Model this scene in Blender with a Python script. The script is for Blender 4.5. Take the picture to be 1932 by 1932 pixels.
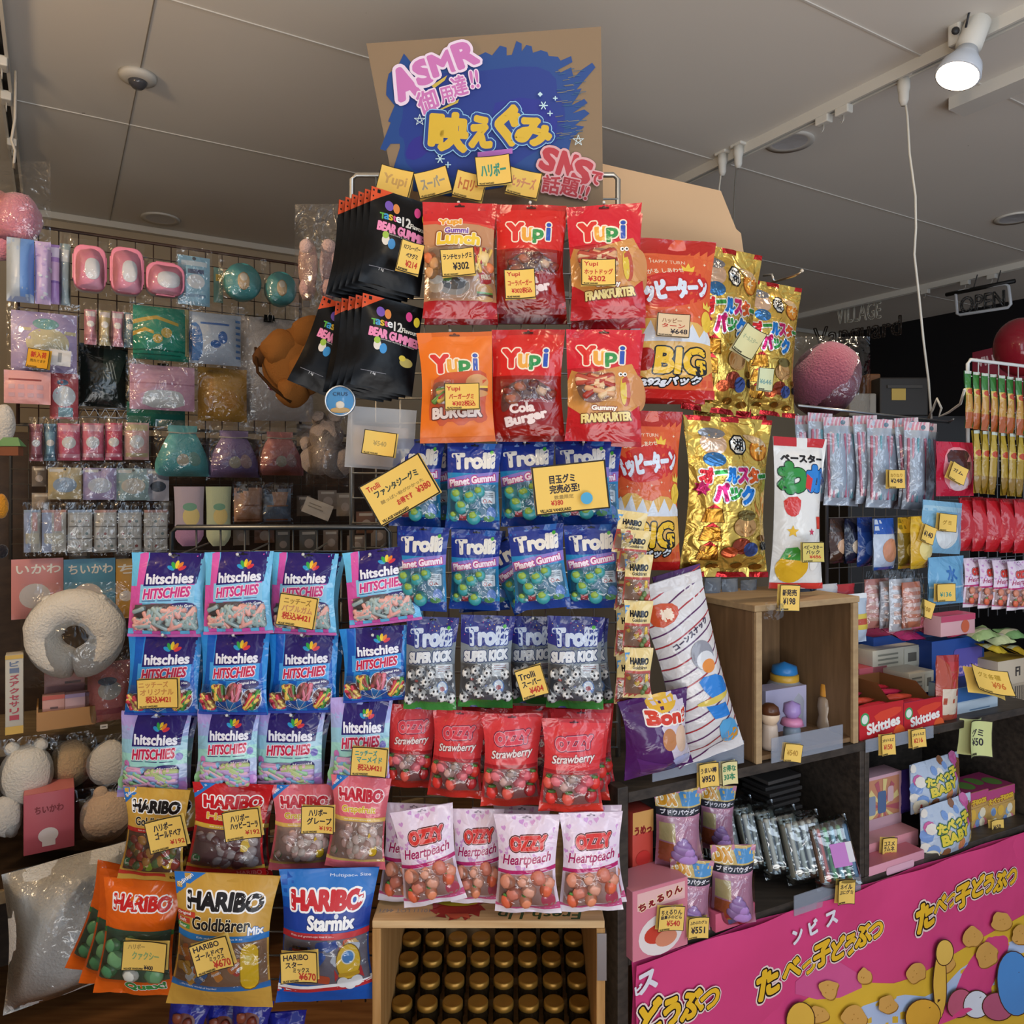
import bpy, bmesh, math, random
import numpy as np
from mathutils import Vector, Matrix, noise
from mathutils.geometry import tessellate_polygon
for _o in list(bpy.data.objects): bpy.data.objects.remove(_o)
SC = bpy.context.scene
COL = SC.collection
R = math.radians
# ------------------------------------------------------------------ camera, world, lights, exposure
F, CX, HY, CZ = 1460.0, 966.0, 920.0, 1.45       # focal length (px), principal column, horizon row, eye height (m)
cam = bpy.data.objects.new('camera', bpy.data.cameras.new('camera')); COL.objects.link(cam)
cam.location = (0, 0, CZ); cam.rotation_euler = (R(90), 0, 0)
cam.data.sensor_width = 36; cam.data.lens = 36*F/1932; cam.data.shift_y = -(966-HY)/1932
cam.data.clip_start = .02
SC.camera = cam
SC.view_settings.view_transform = 'Standard'; SC.view_settings.look = 'None'
SC.view_settings.gamma = 1; SC.view_settings.use_curve_mapping = False
SC.view_settings.exposure = 0.0
SC.cycles.max_bounces = 5; SC.cycles.diffuse_bounces = 2; SC.cycles.glossy_bounces = 2
SC.cycles.transmission_bounces = 3; SC.cycles.transparent_max_bounces = 12
SC.cycles.caustics_reflective = False; SC.cycles.caustics_refractive = False
SC.cycles.use_denoising = True
SC.cycles.sample_clamp_indirect = 4
W_ = bpy.data.worlds.new('daylight'); SC.world = W_; W_.use_nodes = True
W_.node_tree.nodes['Background'].inputs[0].default_value = (.62, .78, 1.0, 1)
W_.node_tree.nodes['Background'].inputs[1].default_value = .75
def area(name, loc, target, sx, sy, power, col):
    l = bpy.data.lights.new(name, 'AREA'); l.shape = 'RECTANGLE'; l.size = sx; l.size_y = sy; l.energy = power; l.color = col
    o = bpy.data.objects.new(name, l); COL.objects.link(o); o.location = loc
    o.rotation_euler = (Vector(target)-Vector(loc)).to_track_quat('-Z', 'Y').to_euler(); return o
area('assumed_window_light', (2.3, -1.9, 1.9), (.2, 1.6, 1.1), 1.5, 2.0, 34, (.74, .86, 1.0))  # assumed daylight source, out of view behind the camera; no window is modelled
area('front_left_fill', (-.9, -2.4, 1.7), (0, 1.6, 1.0), 1.0, 2.0, 22, (.88, .93, 1.0))  # fill added behind the camera to lift the left goods and bag reflections
area('ceiling_bounce_fill', (.6, -1.6, .1), (.62, -1.2, 2.7), 4.0, 1.8, 122, (1.0, .985, .965))  # upward fill added to brighten the ceiling, standing in for ground bounce
def point(name, loc, power, col, r=.06):
    l = bpy.data.lights.new(name, 'POINT'); l.energy = power; l.color = col; l.shadow_soft_size = r
    o = bpy.data.objects.new(name, l); COL.objects.link(o); o.location = loc; return o
point('warm_fill_light', (-1.5, 1.0, 2.3), 20, (1, .74, .46), .08)  # warm fill added outside the view to lift the left display
point('warm_fill_light', (.2, .6, 2.3), 5, (1, .76, .48), .08)  # second added warm fill, out of view and without a fixture
# ------------------------------------------------------------------ geometry helpers
def P(px, py, Y): return Vector(((px-CX)/F*Y, Y, CZ-(py-HY)/F*Y))
def ray(px, py): return Vector(((px-CX)/F, 1.0, -(py-HY)/F))
EYE = Vector((0, 0, CZ))
class Plane:
    def __init__(s, pt, n): s.p = Vector(pt); s.n = Vector(n).normalized()
    def at(s, px, py):
        d = ray(px, py); return EYE + d*((s.p-EYE).dot(s.n)/d.dot(s.n))
    def off(s, d): return Plane(s.p+s.n*d, s.n)
    def Y(s, px, py=HY): return s.at(px, py).y
RA = Vector((.8616, .5076, 0)); RB = Vector((-.5076, .8616, 0))   # the room's two wall directions
SA = Vector((math.cos(R(26.8)), math.sin(R(26.8)), 0)); SB = Vector((-SA.y, SA.x, 0))   # right shelf: along and into
# ------------------------------------------------------------------ materials
_M = {}
def lin(h):
    if not isinstance(h, str): return tuple(h)
    h = h.lstrip('#'); h = ''.join(q*2 for q in h) if len(h) == 3 else h; c = [int(h[i:i+2], 16)/255 for i in (0, 2, 4)]
    return tuple(x/12.92 if x <= .04045 else ((x+.055)/1.055)**2.4 for x in c)
FIN = {  # finish: roughness, metallic, specular, bump strength, bump scale, bump distance
    'film': (.17, 0, .5, .55, 26, .010), 'foil': (.22, .72, .5, .8, 24, .014), 'satin': (.34, 0, .5, .35, 24, .008),
    'paper': (.62, 0, .3, 0, 1, 0), 'card': (.42, 0, .4, 0, 1, 0), 'matte': (.85, 0, .2, 0, 1, 0), 'gloss': (.12, 0, .5, 0, 1, 0),
    'candy': (.3, 0, .5, .1, 60, .004), 'cloth': (.9, 0, .1, .35, 240, .003), 'plush': (.95, 0, .05, .8, 160, .006), 'steel': (.3, .9, .5, 0, 1, 0), 'brass': (.36, .55, .5, 0, 1, 0), 'black': (.3, 0, .2, .35, 18, .006),
    'vinyl': (.25, 0, .5, .25, 9, .02), 'paint': (.5, 0, .4, 0, 1, 0)}
def mat(col, fin='film'):
    k = (col, fin)
    if k in _M: return _M[k]
    m = bpy.data.materials.new('%s_%s' % (fin, str(col).lstrip('#'))); m.use_nodes = True
    nt = m.node_tree; b = nt.nodes['Principled BSDF']; r, me, sp, bs, sc, bd = FIN[fin]
    b.inputs['Base Color'].default_value = (*lin(col), 1); b.inputs['Roughness'].default_value = r
    b.inputs['Metallic'].default_value = me; b.inputs['Specular IOR Level'].default_value = sp
    if fin == 'plush':
        b.inputs['Sheen Weight'].default_value = .4
    if bs:
        tc = nt.nodes.new('ShaderNodeTexCoord'); oi = nt.nodes.new('ShaderNodeObjectInfo')
        ad = nt.nodes.new('ShaderNodeVectorMath'); ad.operation = 'ADD'
        mu = nt.nodes.new('ShaderNodeMath'); mu.operation = 'MULTIPLY'; mu.inputs[1].default_value = 7.3
        nz = nt.nodes.new('ShaderNodeTexNoise'); nz.inputs['Scale'].default_value = sc; nz.inputs['Detail'].default_value = 2.5
        nz.inputs['Distortion'].default_value = .6 if fin in ('film', 'foil', 'satin') else 0
        bu = nt.nodes.new('ShaderNodeBump'); bu.inputs['Strength'].default_value = bs; bu.inputs['Distance'].default_value = bd
        L = nt.links.new
        L(oi.outputs['Random'], mu.inputs[0]); L(tc.outputs['Object'], ad.inputs[0]); L(mu.outputs[0], ad.inputs[1])
        L(ad.outputs[0], nz.inputs['Vector']); L(nz.outputs['Fac'], bu.inputs['Height']); L(bu.outputs[0], b.inputs['Normal'])
    _M[k] = m; return m
def nodes_mat(name, rough=.5):
    m = bpy.data.materials.new(name); m.use_nodes = True
    b = m.node_tree.nodes['Principled BSDF']; b.inputs['Roughness'].default_value = rough
    return m, m.node_tree, b
def noisy(name, c1, c2, scale, rough=.6, stretch=(1, 1, 1), bump=0, detail=4, spec=.4):
    """two-colour noise material in object space (wood when stretched)"""
    m, nt, b = nodes_mat(name, rough); L = nt.links.new
    b.inputs['Specular IOR Level'].default_value = spec
    tc = nt.nodes.new('ShaderNodeTexCoord'); mp = nt.nodes.new('ShaderNodeMapping'); mp.inputs['Scale'].default_value = stretch
    nz = nt.nodes.new('ShaderNodeTexNoise'); nz.inputs['Scale'].default_value = scale; nz.inputs['Detail'].default_value = detail
    cr = nt.nodes.new('ShaderNodeValToRGB'); cr.color_ramp.elements[0].position = .32; cr.color_ramp.elements[1].position = .68
    cr.color_ramp.elements[0].color = (*lin(c1), 1); cr.color_ramp.elements[1].color = (*lin(c2), 1)
    L(tc.outputs['Object'], mp.inputs[0]); L(mp.outputs[0], nz.inputs['Vector']); L(nz.outputs['Fac'], cr.inputs[0]); L(cr.outputs[0], b.inputs['Base Color'])
    if bump:
        bu = nt.nodes.new('ShaderNodeBump'); bu.inputs['Strength'].default_value = bump; bu.inputs['Distance'].default_value = .004
        L(nz.outputs['Fac'], bu.inputs['Height']); L(bu.outputs[0], b.inputs['Normal'])
    return m
def film_mat(name, tint=(1, 1, 1), gl=.05, rough=.12, bs=.6, sc=26):
    """clear plastic film: see-through with glossy creases"""
    m = bpy.data.materials.new(name); m.use_nodes = True; nt = m.node_tree; nt.nodes.clear(); L = nt.links.new
    out = nt.nodes.new('ShaderNodeOutputMaterial'); mx = nt.nodes.new('ShaderNodeMixShader')
    tr = nt.nodes.new('ShaderNodeBsdfTransparent'); tr.inputs[0].default_value = (*tint, 1)
    g = nt.nodes.new('ShaderNodeBsdfGlossy'); g.inputs['Roughness'].default_value = rough
    fr = nt.nodes.new('ShaderNodeFresnel'); fr.inputs[0].default_value = 1.5
    ma = nt.nodes.new('ShaderNodeMath'); ma.operation = 'MULTIPLY_ADD'; ma.inputs[1].default_value = .9; ma.inputs[2].default_value = gl
    tc = nt.nodes.new('ShaderNodeTexCoord'); nz = nt.nodes.new('ShaderNodeTexNoise'); nz.inputs['Scale'].default_value = sc; nz.inputs['Distortion'].default_value = .8
    bu = nt.nodes.new('ShaderNodeBump'); bu.inputs['Strength'].default_value = bs; bu.inputs['Distance'].default_value = .02
    L(tc.outputs['Object'], nz.inputs['Vector']); L(nz.outputs['Fac'], bu.inputs['Height'])
    L(bu.outputs[0], g.inputs['Normal'])
    L(fr.outputs[0], ma.inputs[0]); L(ma.outputs[0], mx.inputs[0]); L(tr.outputs[0], mx.inputs[1]); L(g.outputs[0], mx.inputs[2]); L(mx.outputs[0], out.inputs[0])
    return m
FILM = film_mat('clear_film')
def milky(name, col, fac, rough=.25):
    m, nt, b = nodes_mat(name, rough); L = nt.links.new; b.inputs['Base Color'].default_value = (*lin(col), 1)
    tr = nt.nodes.new('ShaderNodeBsdfTransparent'); mx = nt.nodes.new('ShaderNodeMixShader'); mx.inputs[0].default_value = fac
    L(tr.outputs[0], mx.inputs[1]); L(b.outputs[0], mx.inputs[2]); L(mx.outputs[0], nt.nodes['Material Output'].inputs[0]); return m
FROST = milky('cloudy_plastic', '#c9cbcf', .5); ACRYLIC = milky('acrylic_strip', '#b4bccb', .34, .15)
def emit_mat(name, col, s):
    m = bpy.data.materials.new(name); m.use_nodes = True; nt = m.node_tree; b = nt.nodes['Principled BSDF']
    b.inputs['Base Color'].default_value = (*lin(col), 1); b.inputs['Emission Color'].default_value = (*lin(col), 1); b.inputs['Emission Strength'].default_value = s; return m
# ------------------------------------------------------------------ mesh collector
class MB:
    def __init__(s): s.v = []; s.f = []; s.m = []; s.mats = []; s.n = []; s.sm = []
    def mi(s, m):
        if isinstance(m, tuple): m = mat(*m)
        elif isinstance(m, str): m = mat(m)
        if m not in s.mats: s.mats.append(m)
        return s.mats.index(m)
    def add(s, vs, fs, m, smooth=False, normals=None):
        k = len(s.v); i = s.mi(m); s.v += [tuple(v) for v in vs]
        s.n += normals if normals is not None else [None]*len(vs)
        for f in fs: s.f.append([k+a for a in f]); s.m.append(i); s.sm.append(smooth)
    def box(s, c, size, m, rot=None, bev=0):
        x, y, z = [a/2 for a in size]; b = min(bev, x*.9, y*.9, z*.9) if bev else 0
        if b:
            bm = bmesh.new(); bmesh.ops.create_cube(bm, size=1); bmesh.ops.scale(bm, vec=size, verts=bm.verts)
            bmesh.ops.bevel(bm, geom=bm.edges[:], offset=b, segments=2, affect='EDGES', profile=.5)
            vs = [v.co.copy() for v in bm.verts]; fs = [[v.index for v in f.verts] for f in bm.faces]; bm.free()
        else:
            vs = [Vector((i*x, j*y, k*z)) for i in (-1, 1) for j in (-1, 1) for k in (-1, 1)]
            fs = [(0, 1, 3, 2), (4, 6, 7, 5), (0, 4, 5, 1), (2, 3, 7, 6), (0, 2, 6, 4), (1, 5, 7, 3)]
        c = Vector(c)
        s.add([(rot @ v if rot else v)+c for v in vs], fs, m, smooth=False)
    def tube(s, pts, r, m, n=6, close=False):
        pts = [Vector(p) for p in pts]; rs = r if isinstance(r, (list, tuple)) else [r]*len(pts); vs = []; fs = []
        up = None
        for i, p in enumerate(pts):
            a = pts[(i-1) % len(pts)] if (i or close) else p; b = pts[(i+1) % len(pts)] if (i < len(pts)-1 or close) else p
            t = (b-a).normalized()
            if up is None: up = t.orthogonal().normalized()
            up = (up-t*up.dot(t)); up = up.normalized() if up.length > 1e-6 else t.orthogonal().normalized()
            w = t.cross(up)
            vs += [p+(up*math.cos(2*math.pi*k/n)+w*math.sin(2*math.pi*k/n))*rs[i] for k in range(n)]
        q = len(pts)
        for i in range(q if close else q-1):
            j = (i+1) % q
            fs += [(i*n+k, i*n+(k+1) % n, j*n+(k+1) % n, j*n+k) for k in range(n)]
        if not close: fs += [list(range(n))[::-1], list(range((q-1)*n, q*n))]
        s.add(vs, fs, m, smooth=True)
    def lathe(s, prof, m, c=(0, 0, 0), n=20, rot=None, sx=1, sy=1, caps=True):
        """prof: (radius, z) from bottom to top"""
        vs = []; fs = []; c = Vector(c)
        for r, z in prof:
            for k in range(n):
                a = 2*math.pi*k/n; v = Vector((r*math.cos(a)*sx, r*math.sin(a)*sy, z)); vs.append((rot @ v if rot else v)+c)
        for i in range(len(prof)-1):
            fs += [(i*n+k, i*n+(k+1) % n, (i+1)*n+(k+1) % n, (i+1)*n+k) for k in range(n)]
        if caps and prof[0][0] > 1e-6: fs.append(list(range(n))[::-1])
        if caps and prof[-1][0] > 1e-6: fs.append(list(range((len(prof)-1)*n, len(prof)*n)))
        s.add(vs, fs, m, smooth=True)
    def ball(s, c, r, m, sub=2, rot=None, wob=0, seed=0, pw=1):
        bm = bmesh.new(); bmesh.ops.create_icosphere(bm, subdivisions=sub, radius=1); r = Vector(r) if not isinstance(r, (int, float)) else Vector((r, r, r)); c = Vector(c)
        vs = []
        for v in bm.verts:
            q = v.co.copy()
            if pw != 1: q = Vector([math.copysign(abs(a)**pw, a) for a in q])
            if wob: q *= 1+wob*noise.noise(v.co*1.7+Vector((seed, seed*1.3, 0)))
            q = Vector((q.x*r.x, q.y*r.y, q.z*r.z)); vs.append((rot @ q if rot else q)+c)
        fs = [[v.index for v in f.verts] for f in bm.faces]; bm.free(); s.add(vs, fs, m, smooth=True)
    def capsule(s, a, b, r, m, n=7, flat=1):
        a = Vector(a); b = Vector(b); d = (b-a).normalized()
        s.tube([a-d*r*.55, a-d*r*.3, a, b, b+d*r*.3, b+d*r*.55], [r*.45, r*.85, r, r, r*.85, r*.45], m, n)
    def build(s, name, parent=None, loc=None, rotz=0, edge_split=False):
        me = bpy.data.meshes.new(name); me.from_pydata(s.v, [], s.f)
        for m in s.mats: me.materials.append(m)
        me.polygons.foreach_set('material_index', s.m); me.polygons.foreach_set('use_smooth', s.sm)
        me.update()
        if any(n is not None for n in s.n):
            vn = [tuple(me.vertices[i].normal) if n is None else tuple(n) for i, n in enumerate(s.n)]
            me.polygons.foreach_set('use_smooth', [True]*len(s.f)); me.normals_split_custom_set_from_vertices(vn)
        o = bpy.data.objects.new(name, me); COL.objects.link(o)
        if parent: o.parent = parent
        if loc is not None: o.location = loc
        if rotz: o.rotation_euler = (0, 0, rotz)
        return o
def tag(o, label, cat, group=None, kind=None):
    o['label'] = label; o['category'] = cat
    if group: o['group'] = group
    if kind: o['kind'] = kind
    return o
def struct(o): o['kind'] = 'structure'; return o
def empty(name, loc=(0, 0, 0), rotz=0):
    o = bpy.data.objects.new(name, None); o.empty_display_size = .05; COL.objects.link(o); o.location = loc; o.rotation_euler = (0, 0, rotz); return o
def copy_tree(o, parent=None):
    c = o.copy(); COL.objects.link(c); c.parent = parent
    for ch in o.children: copy_tree(ch, c)
    return c
# ------------------------------------------------------------------ flat art: polygons and lettering
_G = {}
def glyphs(s):
    if s in _G: return _G[s]
    c = bpy.data.curves.new('lettering', 'FONT'); c.body = s; c.size = 1; c.resolution_u = 3; c.fill_mode = 'FRONT'
    c.space_line = 1.0
    o = bpy.data.objects.new('lettering', c); COL.objects.link(o)
    dg = bpy.context.evaluated_depsgraph_get(); me = bpy.data.meshes.new_from_object(o.evaluated_get(dg))
    v = [(a.co.x, a.co.y) for a in me.vertices]; t = [tuple(p.vertices) for p in me.polygons]
    cnt = {}
    for p in t:
        for i in range(len(p)):
            e = tuple(sorted((p[i], p[(i+1) % len(p)]))); cnt[e] = cnt.get(e, 0)+1
    ed = [e for e, n in cnt.items() if n == 1]
    bpy.data.objects.remove(o); bpy.data.curves.remove(c); bpy.data.meshes.remove(me)
    xs = [a[0] for a in v] or [0]; ys = [a[1] for a in v] or [0]
    _G[s] = (v, t, ed, (min(xs), max(xs), min(ys), max(ys))); return _G[s]
class Art:
    """2-D artwork in units where x runs right 0..W and y runs DOWN 0..H; every item takes the next layer up"""
    def __init__(s, W, H, unit=1): s.W = W; s.H = H; s.items = []; s.L = 0; s.fin = 'film'
    def m(s, c): return mat(c, s.fin) if isinstance(c, str) else (mat(*c) if isinstance(c, tuple) else c)
    def raw(s, polys, c, lay=None):
        if lay is None: s.L += 1; lay = s.L
        s.items.append((polys, s.m(c), lay)); return s
    def X(s, u): return u*s.W
    def Yv(s, v): return v*s.H
    def poly(s, pts, c, smooth=0):
        pts = [(s.X(u), s.Yv(v)) for u, v in pts]
        if smooth: pts = smoothed(pts, smooth)
        return s.raw(tess(pts), c)
    def rect(s, u0, v0, u1, v1, c, sk=0):
        a, b, d, e = s.X(u0), s.Yv(v0), s.X(u1), s.Yv(v1)
        return s.raw([[(a, b), (d, b), (d+sk*s.W, e), (a+sk*s.W, e)]], c)
    def disc(s, u, v, ru, c, rv=None, n=20, rot=0):
        """ru is a fraction of W; rv too (default: round)"""
        rx = ru*s.W; ry = (rv if rv is not None else ru)*s.W; x = s.X(u); y = s.Yv(v); ca, sa = math.cos(R(rot)), math.sin(R(rot))
        p = [(rx*math.cos(2*math.pi*k/n), ry*math.sin(2*math.pi*k/n)) for k in range(n)]
        return s.raw([[(x+a*ca-b*sa, y+a*sa+b*ca) for a, b in p]], c)
    def rrect(s, u0, v0, u1, v1, c, r=.1, rot=0):
        x0, y0, x1, y1 = s.X(u0), s.Yv(v0), s.X(u1), s.Yv(v1); r = r*min(x1-x0, y1-y0); p = []
        for cx, cy, a0 in ((x1-r, y1-r, 0), (x0+r, y1-r, 90), (x0+r, y0+r, 180), (x1-r, y0+r, 270)):
            p += [(cx+r*math.cos(R(a0+a)), cy+r*math.sin(R(a0+a))) for a in (0, 30, 60, 90)]
        if rot:
            mx, my = (x0+x1)/2, (y0+y1)/2; ca, sa = math.cos(R(rot)), math.sin(R(rot)); p = [(mx+(a-mx)*ca-(b-my)*sa, my+(a-mx)*sa+(b-my)*ca) for a, b in p]
        return s.raw([p], c)
    def star(s, u, v, r, c, n=5, inner=.45, rot=0):
        x, y, r = s.X(u), s.Yv(v), r*s.W
        p = [(x+(r if k % 2 == 0 else r*inner)*math.sin(math.pi*k/n+R(rot)), y-(r if k % 2 == 0 else r*inner)*math.cos(math.pi*k/n+R(rot))) for k in range(2*n)]
        return s.raw(tess(p), c)
    def heart(s, u, v, r, c, rot=0):
        x, y, r = s.X(u), s.Yv(v), r*s.W/16; ca, sa = math.cos(R(rot)), math.sin(R(rot)); p = []
        for k in range(20):
            t = 2*math.pi*k/20; a = 16*math.sin(t)**3; b = -(13*math.cos(t)-5*math.cos(2*t)-2*math.cos(3*t)-math.cos(4*t)); p.append((x+(a*ca-b*sa)*r, y+(a*sa+b*ca)*r))
        return s.raw(tess(p), c)
    def line(s, pts, w, c, close=False):
        """stroke, w a fraction of W"""
        q = [(s.X(u), s.Yv(v)) for u, v in pts]
        if close: q.append(q[0])
        return s.raw([cap(q[i], q[i+1], w*s.W) for i in range(len(q)-1)], c)
    def text(s, t, u, v, h, c, w=None, b=0, ol=(), rot=0, sl=0, al='c', bow=0):
        """centre (u,v); h = height / H; w = width / W (fit); b = stroke weight / h; ol = [(colour, extra width / h)] from the outside in"""
        gv, gt, ge, (x0, x1, y0, y1) = glyphs(t); H = h*s.H
        gh = y1-y0 or 1; ky = H/gh; kx = ky if w is None else w*s.W/max(x1-x0, 1e-3); gw = (x1-x0)*kx
        ox = {'c': -.5, 'l': 0, 'r': -1}[al]*gw; ca, sa = math.cos(R(rot)), math.sin(R(rot)); X, Yy = s.X(u), s.Yv(v); pts = []
        for a, q in gv:
            xx = (a-x0)*kx+ox; yy = -(q-(y0+y1)/2)*ky
            xx -= yy*sl
            if bow: yy += bow*H*((xx/(gw/2+1e-9))**2)
            pts.append((X+xx*ca-yy*sa, Yy+xx*sa+yy*ca))
        fill = [[pts[i] for i in f] for f in gt]
        for oc, ow in ol:
            s.raw(fill+[cap(pts[i], pts[j], (b+ow)*H) for i, j in ge], oc)
        s.raw(fill+([cap(pts[i], pts[j], b*H) for i, j in ge] if b else []), c)
        return s
def smoothed(p, n):
    for _ in range(n):
        q = []
        for i in range(len(p)):
            a, b = p[i], p[(i+1) % len(p)]; q += [(a[0]*.75+b[0]*.25, a[1]*.75+b[1]*.25), (a[0]*.25+b[0]*.75, a[1]*.25+b[1]*.75)]
        p = q
    return p
def tess(p):
    return [[p[i] for i in t] for t in tessellate_polygon([[Vector((a, b, 0)) for a, b in p]])]
def cap(a, b, w):
    dx, dy = b[0]-a[0], b[1]-a[1]; l = math.hypot(dx, dy) or 1e-9; dx, dy = dx/l*w/2, dy/l*w/2
    k = .5
    return [(a[0]-dx, a[1]-dy), (a[0]-dx*k+dy*.85, a[1]-dy*k-dx*.85), (a[0]+dy, a[1]-dx), (b[0]+dy, b[1]-dx), (b[0]+dx*k+dy*.85, b[1]+dy*k-dx*.85), (b[0]+dx, b[1]+dy), (b[0]+dx*k-dy*.85, b[1]+dy*k+dx*.85), (b[0]-dy, b[1]+dx), (a[0]-dy, a[1]+dx), (a[0]-dx*k-dy*.85, a[1]-dy*k+dx*.85)]
def cut_art(items, xs, ys):
    """split the artwork along grid lines; returns (points, faces, materials, layers)"""
    bm = bmesh.new(); ml = bm.faces.layers.int.new('m'); ll = bm.faces.layers.float.new('l'); mats = []
    for polys, m, lay in items:
        if m not in mats: mats.append(m)
        k = mats.index(m)
        for ip, p in enumerate(polys):
            ar = sum(p[i][0]*p[(i+1) % len(p)][1]-p[(i+1) % len(p)][0]*p[i][1] for i in range(len(p)))
            if abs(ar) < 1e-12: continue
            f = bm.faces.new([bm.verts.new((a, b, 0)) for a, b in (p if ar < 0 else p[::-1])]); f[ml] = k; f[ll] = lay+(ip % 24)*.036
    for ax, arr in ((0, xs), (1, ys)):
        for c in arr:
            co = [0, 0, 0]; no = [0, 0, 0]; co[ax] = c; no[ax] = 1
            bmesh.ops.bisect_plane(bm, geom=bm.faces[:]+bm.edges[:]+bm.verts[:], plane_co=co, plane_no=no, dist=1e-7)
    bm.verts.index_update()
    pts = [(v.co.x, v.co.y) for v in bm.verts]; lay = [v.link_faces[0][ll] if v.link_faces else 0 for v in bm.verts]
    fs = [([v.index for v in f.verts], mats[f[ml]]) for f in bm.faces]; bm.free()
    return pts, lay, fs
LAY = .00007
class Surf:
    """a sheet W x H (x right, y down) with bulge; local frame: x right from the centre, z up from the top edge, front faces -Y"""
    def __init__(s, W, H, nx, ny, fy, fx=None):
        s.W, s.H, s.nx, s.ny = W, H, nx, ny
        u = np.linspace(0, 1, nx+1); v = np.linspace(0, 1, ny+1); s.u, s.v = u, v
        s.B = np.array([[fy(a, b) for a in u] for b in v]); s.D = np.array([[fx(a, b) if fx else 0 for a in u] for b in v])
        gy = np.gradient(s.B, H/ny, axis=0); gx = np.gradient(s.B, W/nx, axis=1)
        s.N = np.dstack([gx*-1, -np.ones_like(gx), gy])      # bulge is towards -Y
        s.N /= np.linalg.norm(s.N, axis=2)[..., None]
    def at(s, x, y, off=0):
        a = min(max(x/s.W, 0), 1)*s.nx; b = min(max(y/s.H, 0), 1)*s.ny; i = min(int(a), s.nx-1); j = min(int(b), s.ny-1); p = a-i; q = b-j
        def lerp(A): return (A[j][i]*(1-p)+A[j][i+1]*p)*(1-q)+(A[j+1][i]*(1-p)+A[j+1][i+1]*p)*q
        n = lerp(s.N); return Vector((x-s.W/2+lerp(s.D)+n[0]*off, -lerp(s.B)+n[1]*off, -y+n[2]*off)), tuple(n)
    def base(s, mb, m, back=.35, backm=None):
        vs = []; ns = []
        for j in range(s.ny+1):
            for i in range(s.nx+1):
                p, n = s.at(s.u[i]*s.W, s.v[j]*s.H); vs.append(p); ns.append(n)
        k = s.nx+1; fs = [(j*k+i, (j+1)*k+i, (j+1)*k+i+1, j*k+i+1) for j in range(s.ny) for i in range(s.nx)]
        mb.add(vs, fs, m, True, ns)
        if back is not None:
            mb.add([Vector((p.x, -p.y*back+.0012, p.z)) for p in vs], [f[::-1] for f in fs], backm or m, True, [(n[0]*back, -n[1], n[2]*back) for n in ns])
    def art(s, mb, art, off0=.0006):
        if not art.items: return
        pts, lay, fs = cut_art(art.items, s.u[1:-1]*s.W, s.v[1:-1]*s.H)
        r = [s.at(x, y, off0+LAY*l) for (x, y), l in zip(pts, lay)]
        k = len(mb.v); mb.v += [tuple(a) for a, _ in r]; mb.n += [n for _, n in r]
        for f, m in fs: mb.f.append([k+i for i in f]); mb.m.append(mb.mi(m)); mb.sm.append(True)
# ------------------------------------------------------------------ bags
def pillow(T, st, sb, sd=.04, seed=0, wr=.002, q=.55):
    """bulge profile: flat seals at the top (st) and bottom (sb), soft sides, crumpled folds near the seals"""
    rnd = random.Random(seed); ph = [rnd.uniform(0, 6.28) for _ in range(6)]; fr = [rnd.uniform(9, 17) for _ in range(3)]
    def fy(u, v):
        a = max(0, min(1, (u-sd)/(1-2*sd))) if sd < .5 else 0; b = max(0, min(1, (v-st)/(1-st-sb)))
        k = (max(0, 4*a*(1-a))**q)*(max(0, 4*b*(1-b))**(q*1.0)); w = .55+.45*b
        y = T*k*w
        e = math.exp(-abs(v-st)*9)+math.exp(-abs(1-sb-v)*9)
        y += wr*e*(math.sin(fr[0]*u+ph[0])+.6*math.sin(fr[1]*u+ph[1])) + wr*.5*math.sin(5*v+ph[2]+4*u)*math.sin(7*u+ph[3])
        y += .0035*noise.noise(Vector((u*3.1+seed, v*3.7, seed*.37)))
        return y
    def fx(u, v): return 0
    return fy, fx
def make_bag(name, W, H, T, base, art, fin='film', st=.07, sb=.05, win=None, film=None, seed=1, nx=12, ny=16, back=None, wr=.002, pinch=.012):
    fy, _ = pillow(T, st, sb, seed=seed, wr=wr)
    rnd = random.Random(seed+50); p1 = rnd.uniform(0, 6)
    def fx(u, v): return (u-.5)*-2*pinch*W/.15*math.sin(math.pi*max(0, min(1, v)))+.0015*math.sin(6*v+p1)
    s = Surf(W, H, nx, ny, fy, fx); mb = MB(); s.base(mb, (base, fin), backm=(back or base, fin))
    a = Art(W, H); a.fin = fin; art(a); s.art(mb, a)
    o = mb.build(name)
    if win:
        wb = MB(); wa = Art(W, H); wa.fin = 'satin'; fa = Art(W, H); s.lift = .0006+LAY*(a.L+14); win(wa, fa, s, wb); s.art(wb, wa, .0006+LAY*(a.L+1)); w = wb.build('clear_window', o)
        if fa.items:
            fb = MB(); s.art(fb, fa, .0048+s.lift); fb.build('film', w)
    o['_wh'] = 0; o.location = (0, 0, -50)
    return dict(o=o, W=W, H=H, used=False)
def place(k, x0, y0, w, h, Y, rot=0, yaw=0, tilt=0, label='', cat='bag of sweets', group=None):
    """top-left corner, size in photo pixels, distance Y; rot = roll in degrees"""
    o = k['o'] if not k['used'] else copy_tree(k['o']); k['used'] = True
    c = P(x0+w/2, y0, Y); W = w/F*Y/max(.3, math.cos(R(yaw))); H = h/F*Y
    o.location = c; o.scale = (W/k['W'], (W/k['W']+H/k['H'])/2, H/k['H']); o.rotation_euler = (R(tilt), R(rot), R(yaw))
    tag(o, label, cat, group); del_(o); return o
def del_(o):
    if '_wh' in o: del o['_wh']
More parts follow.
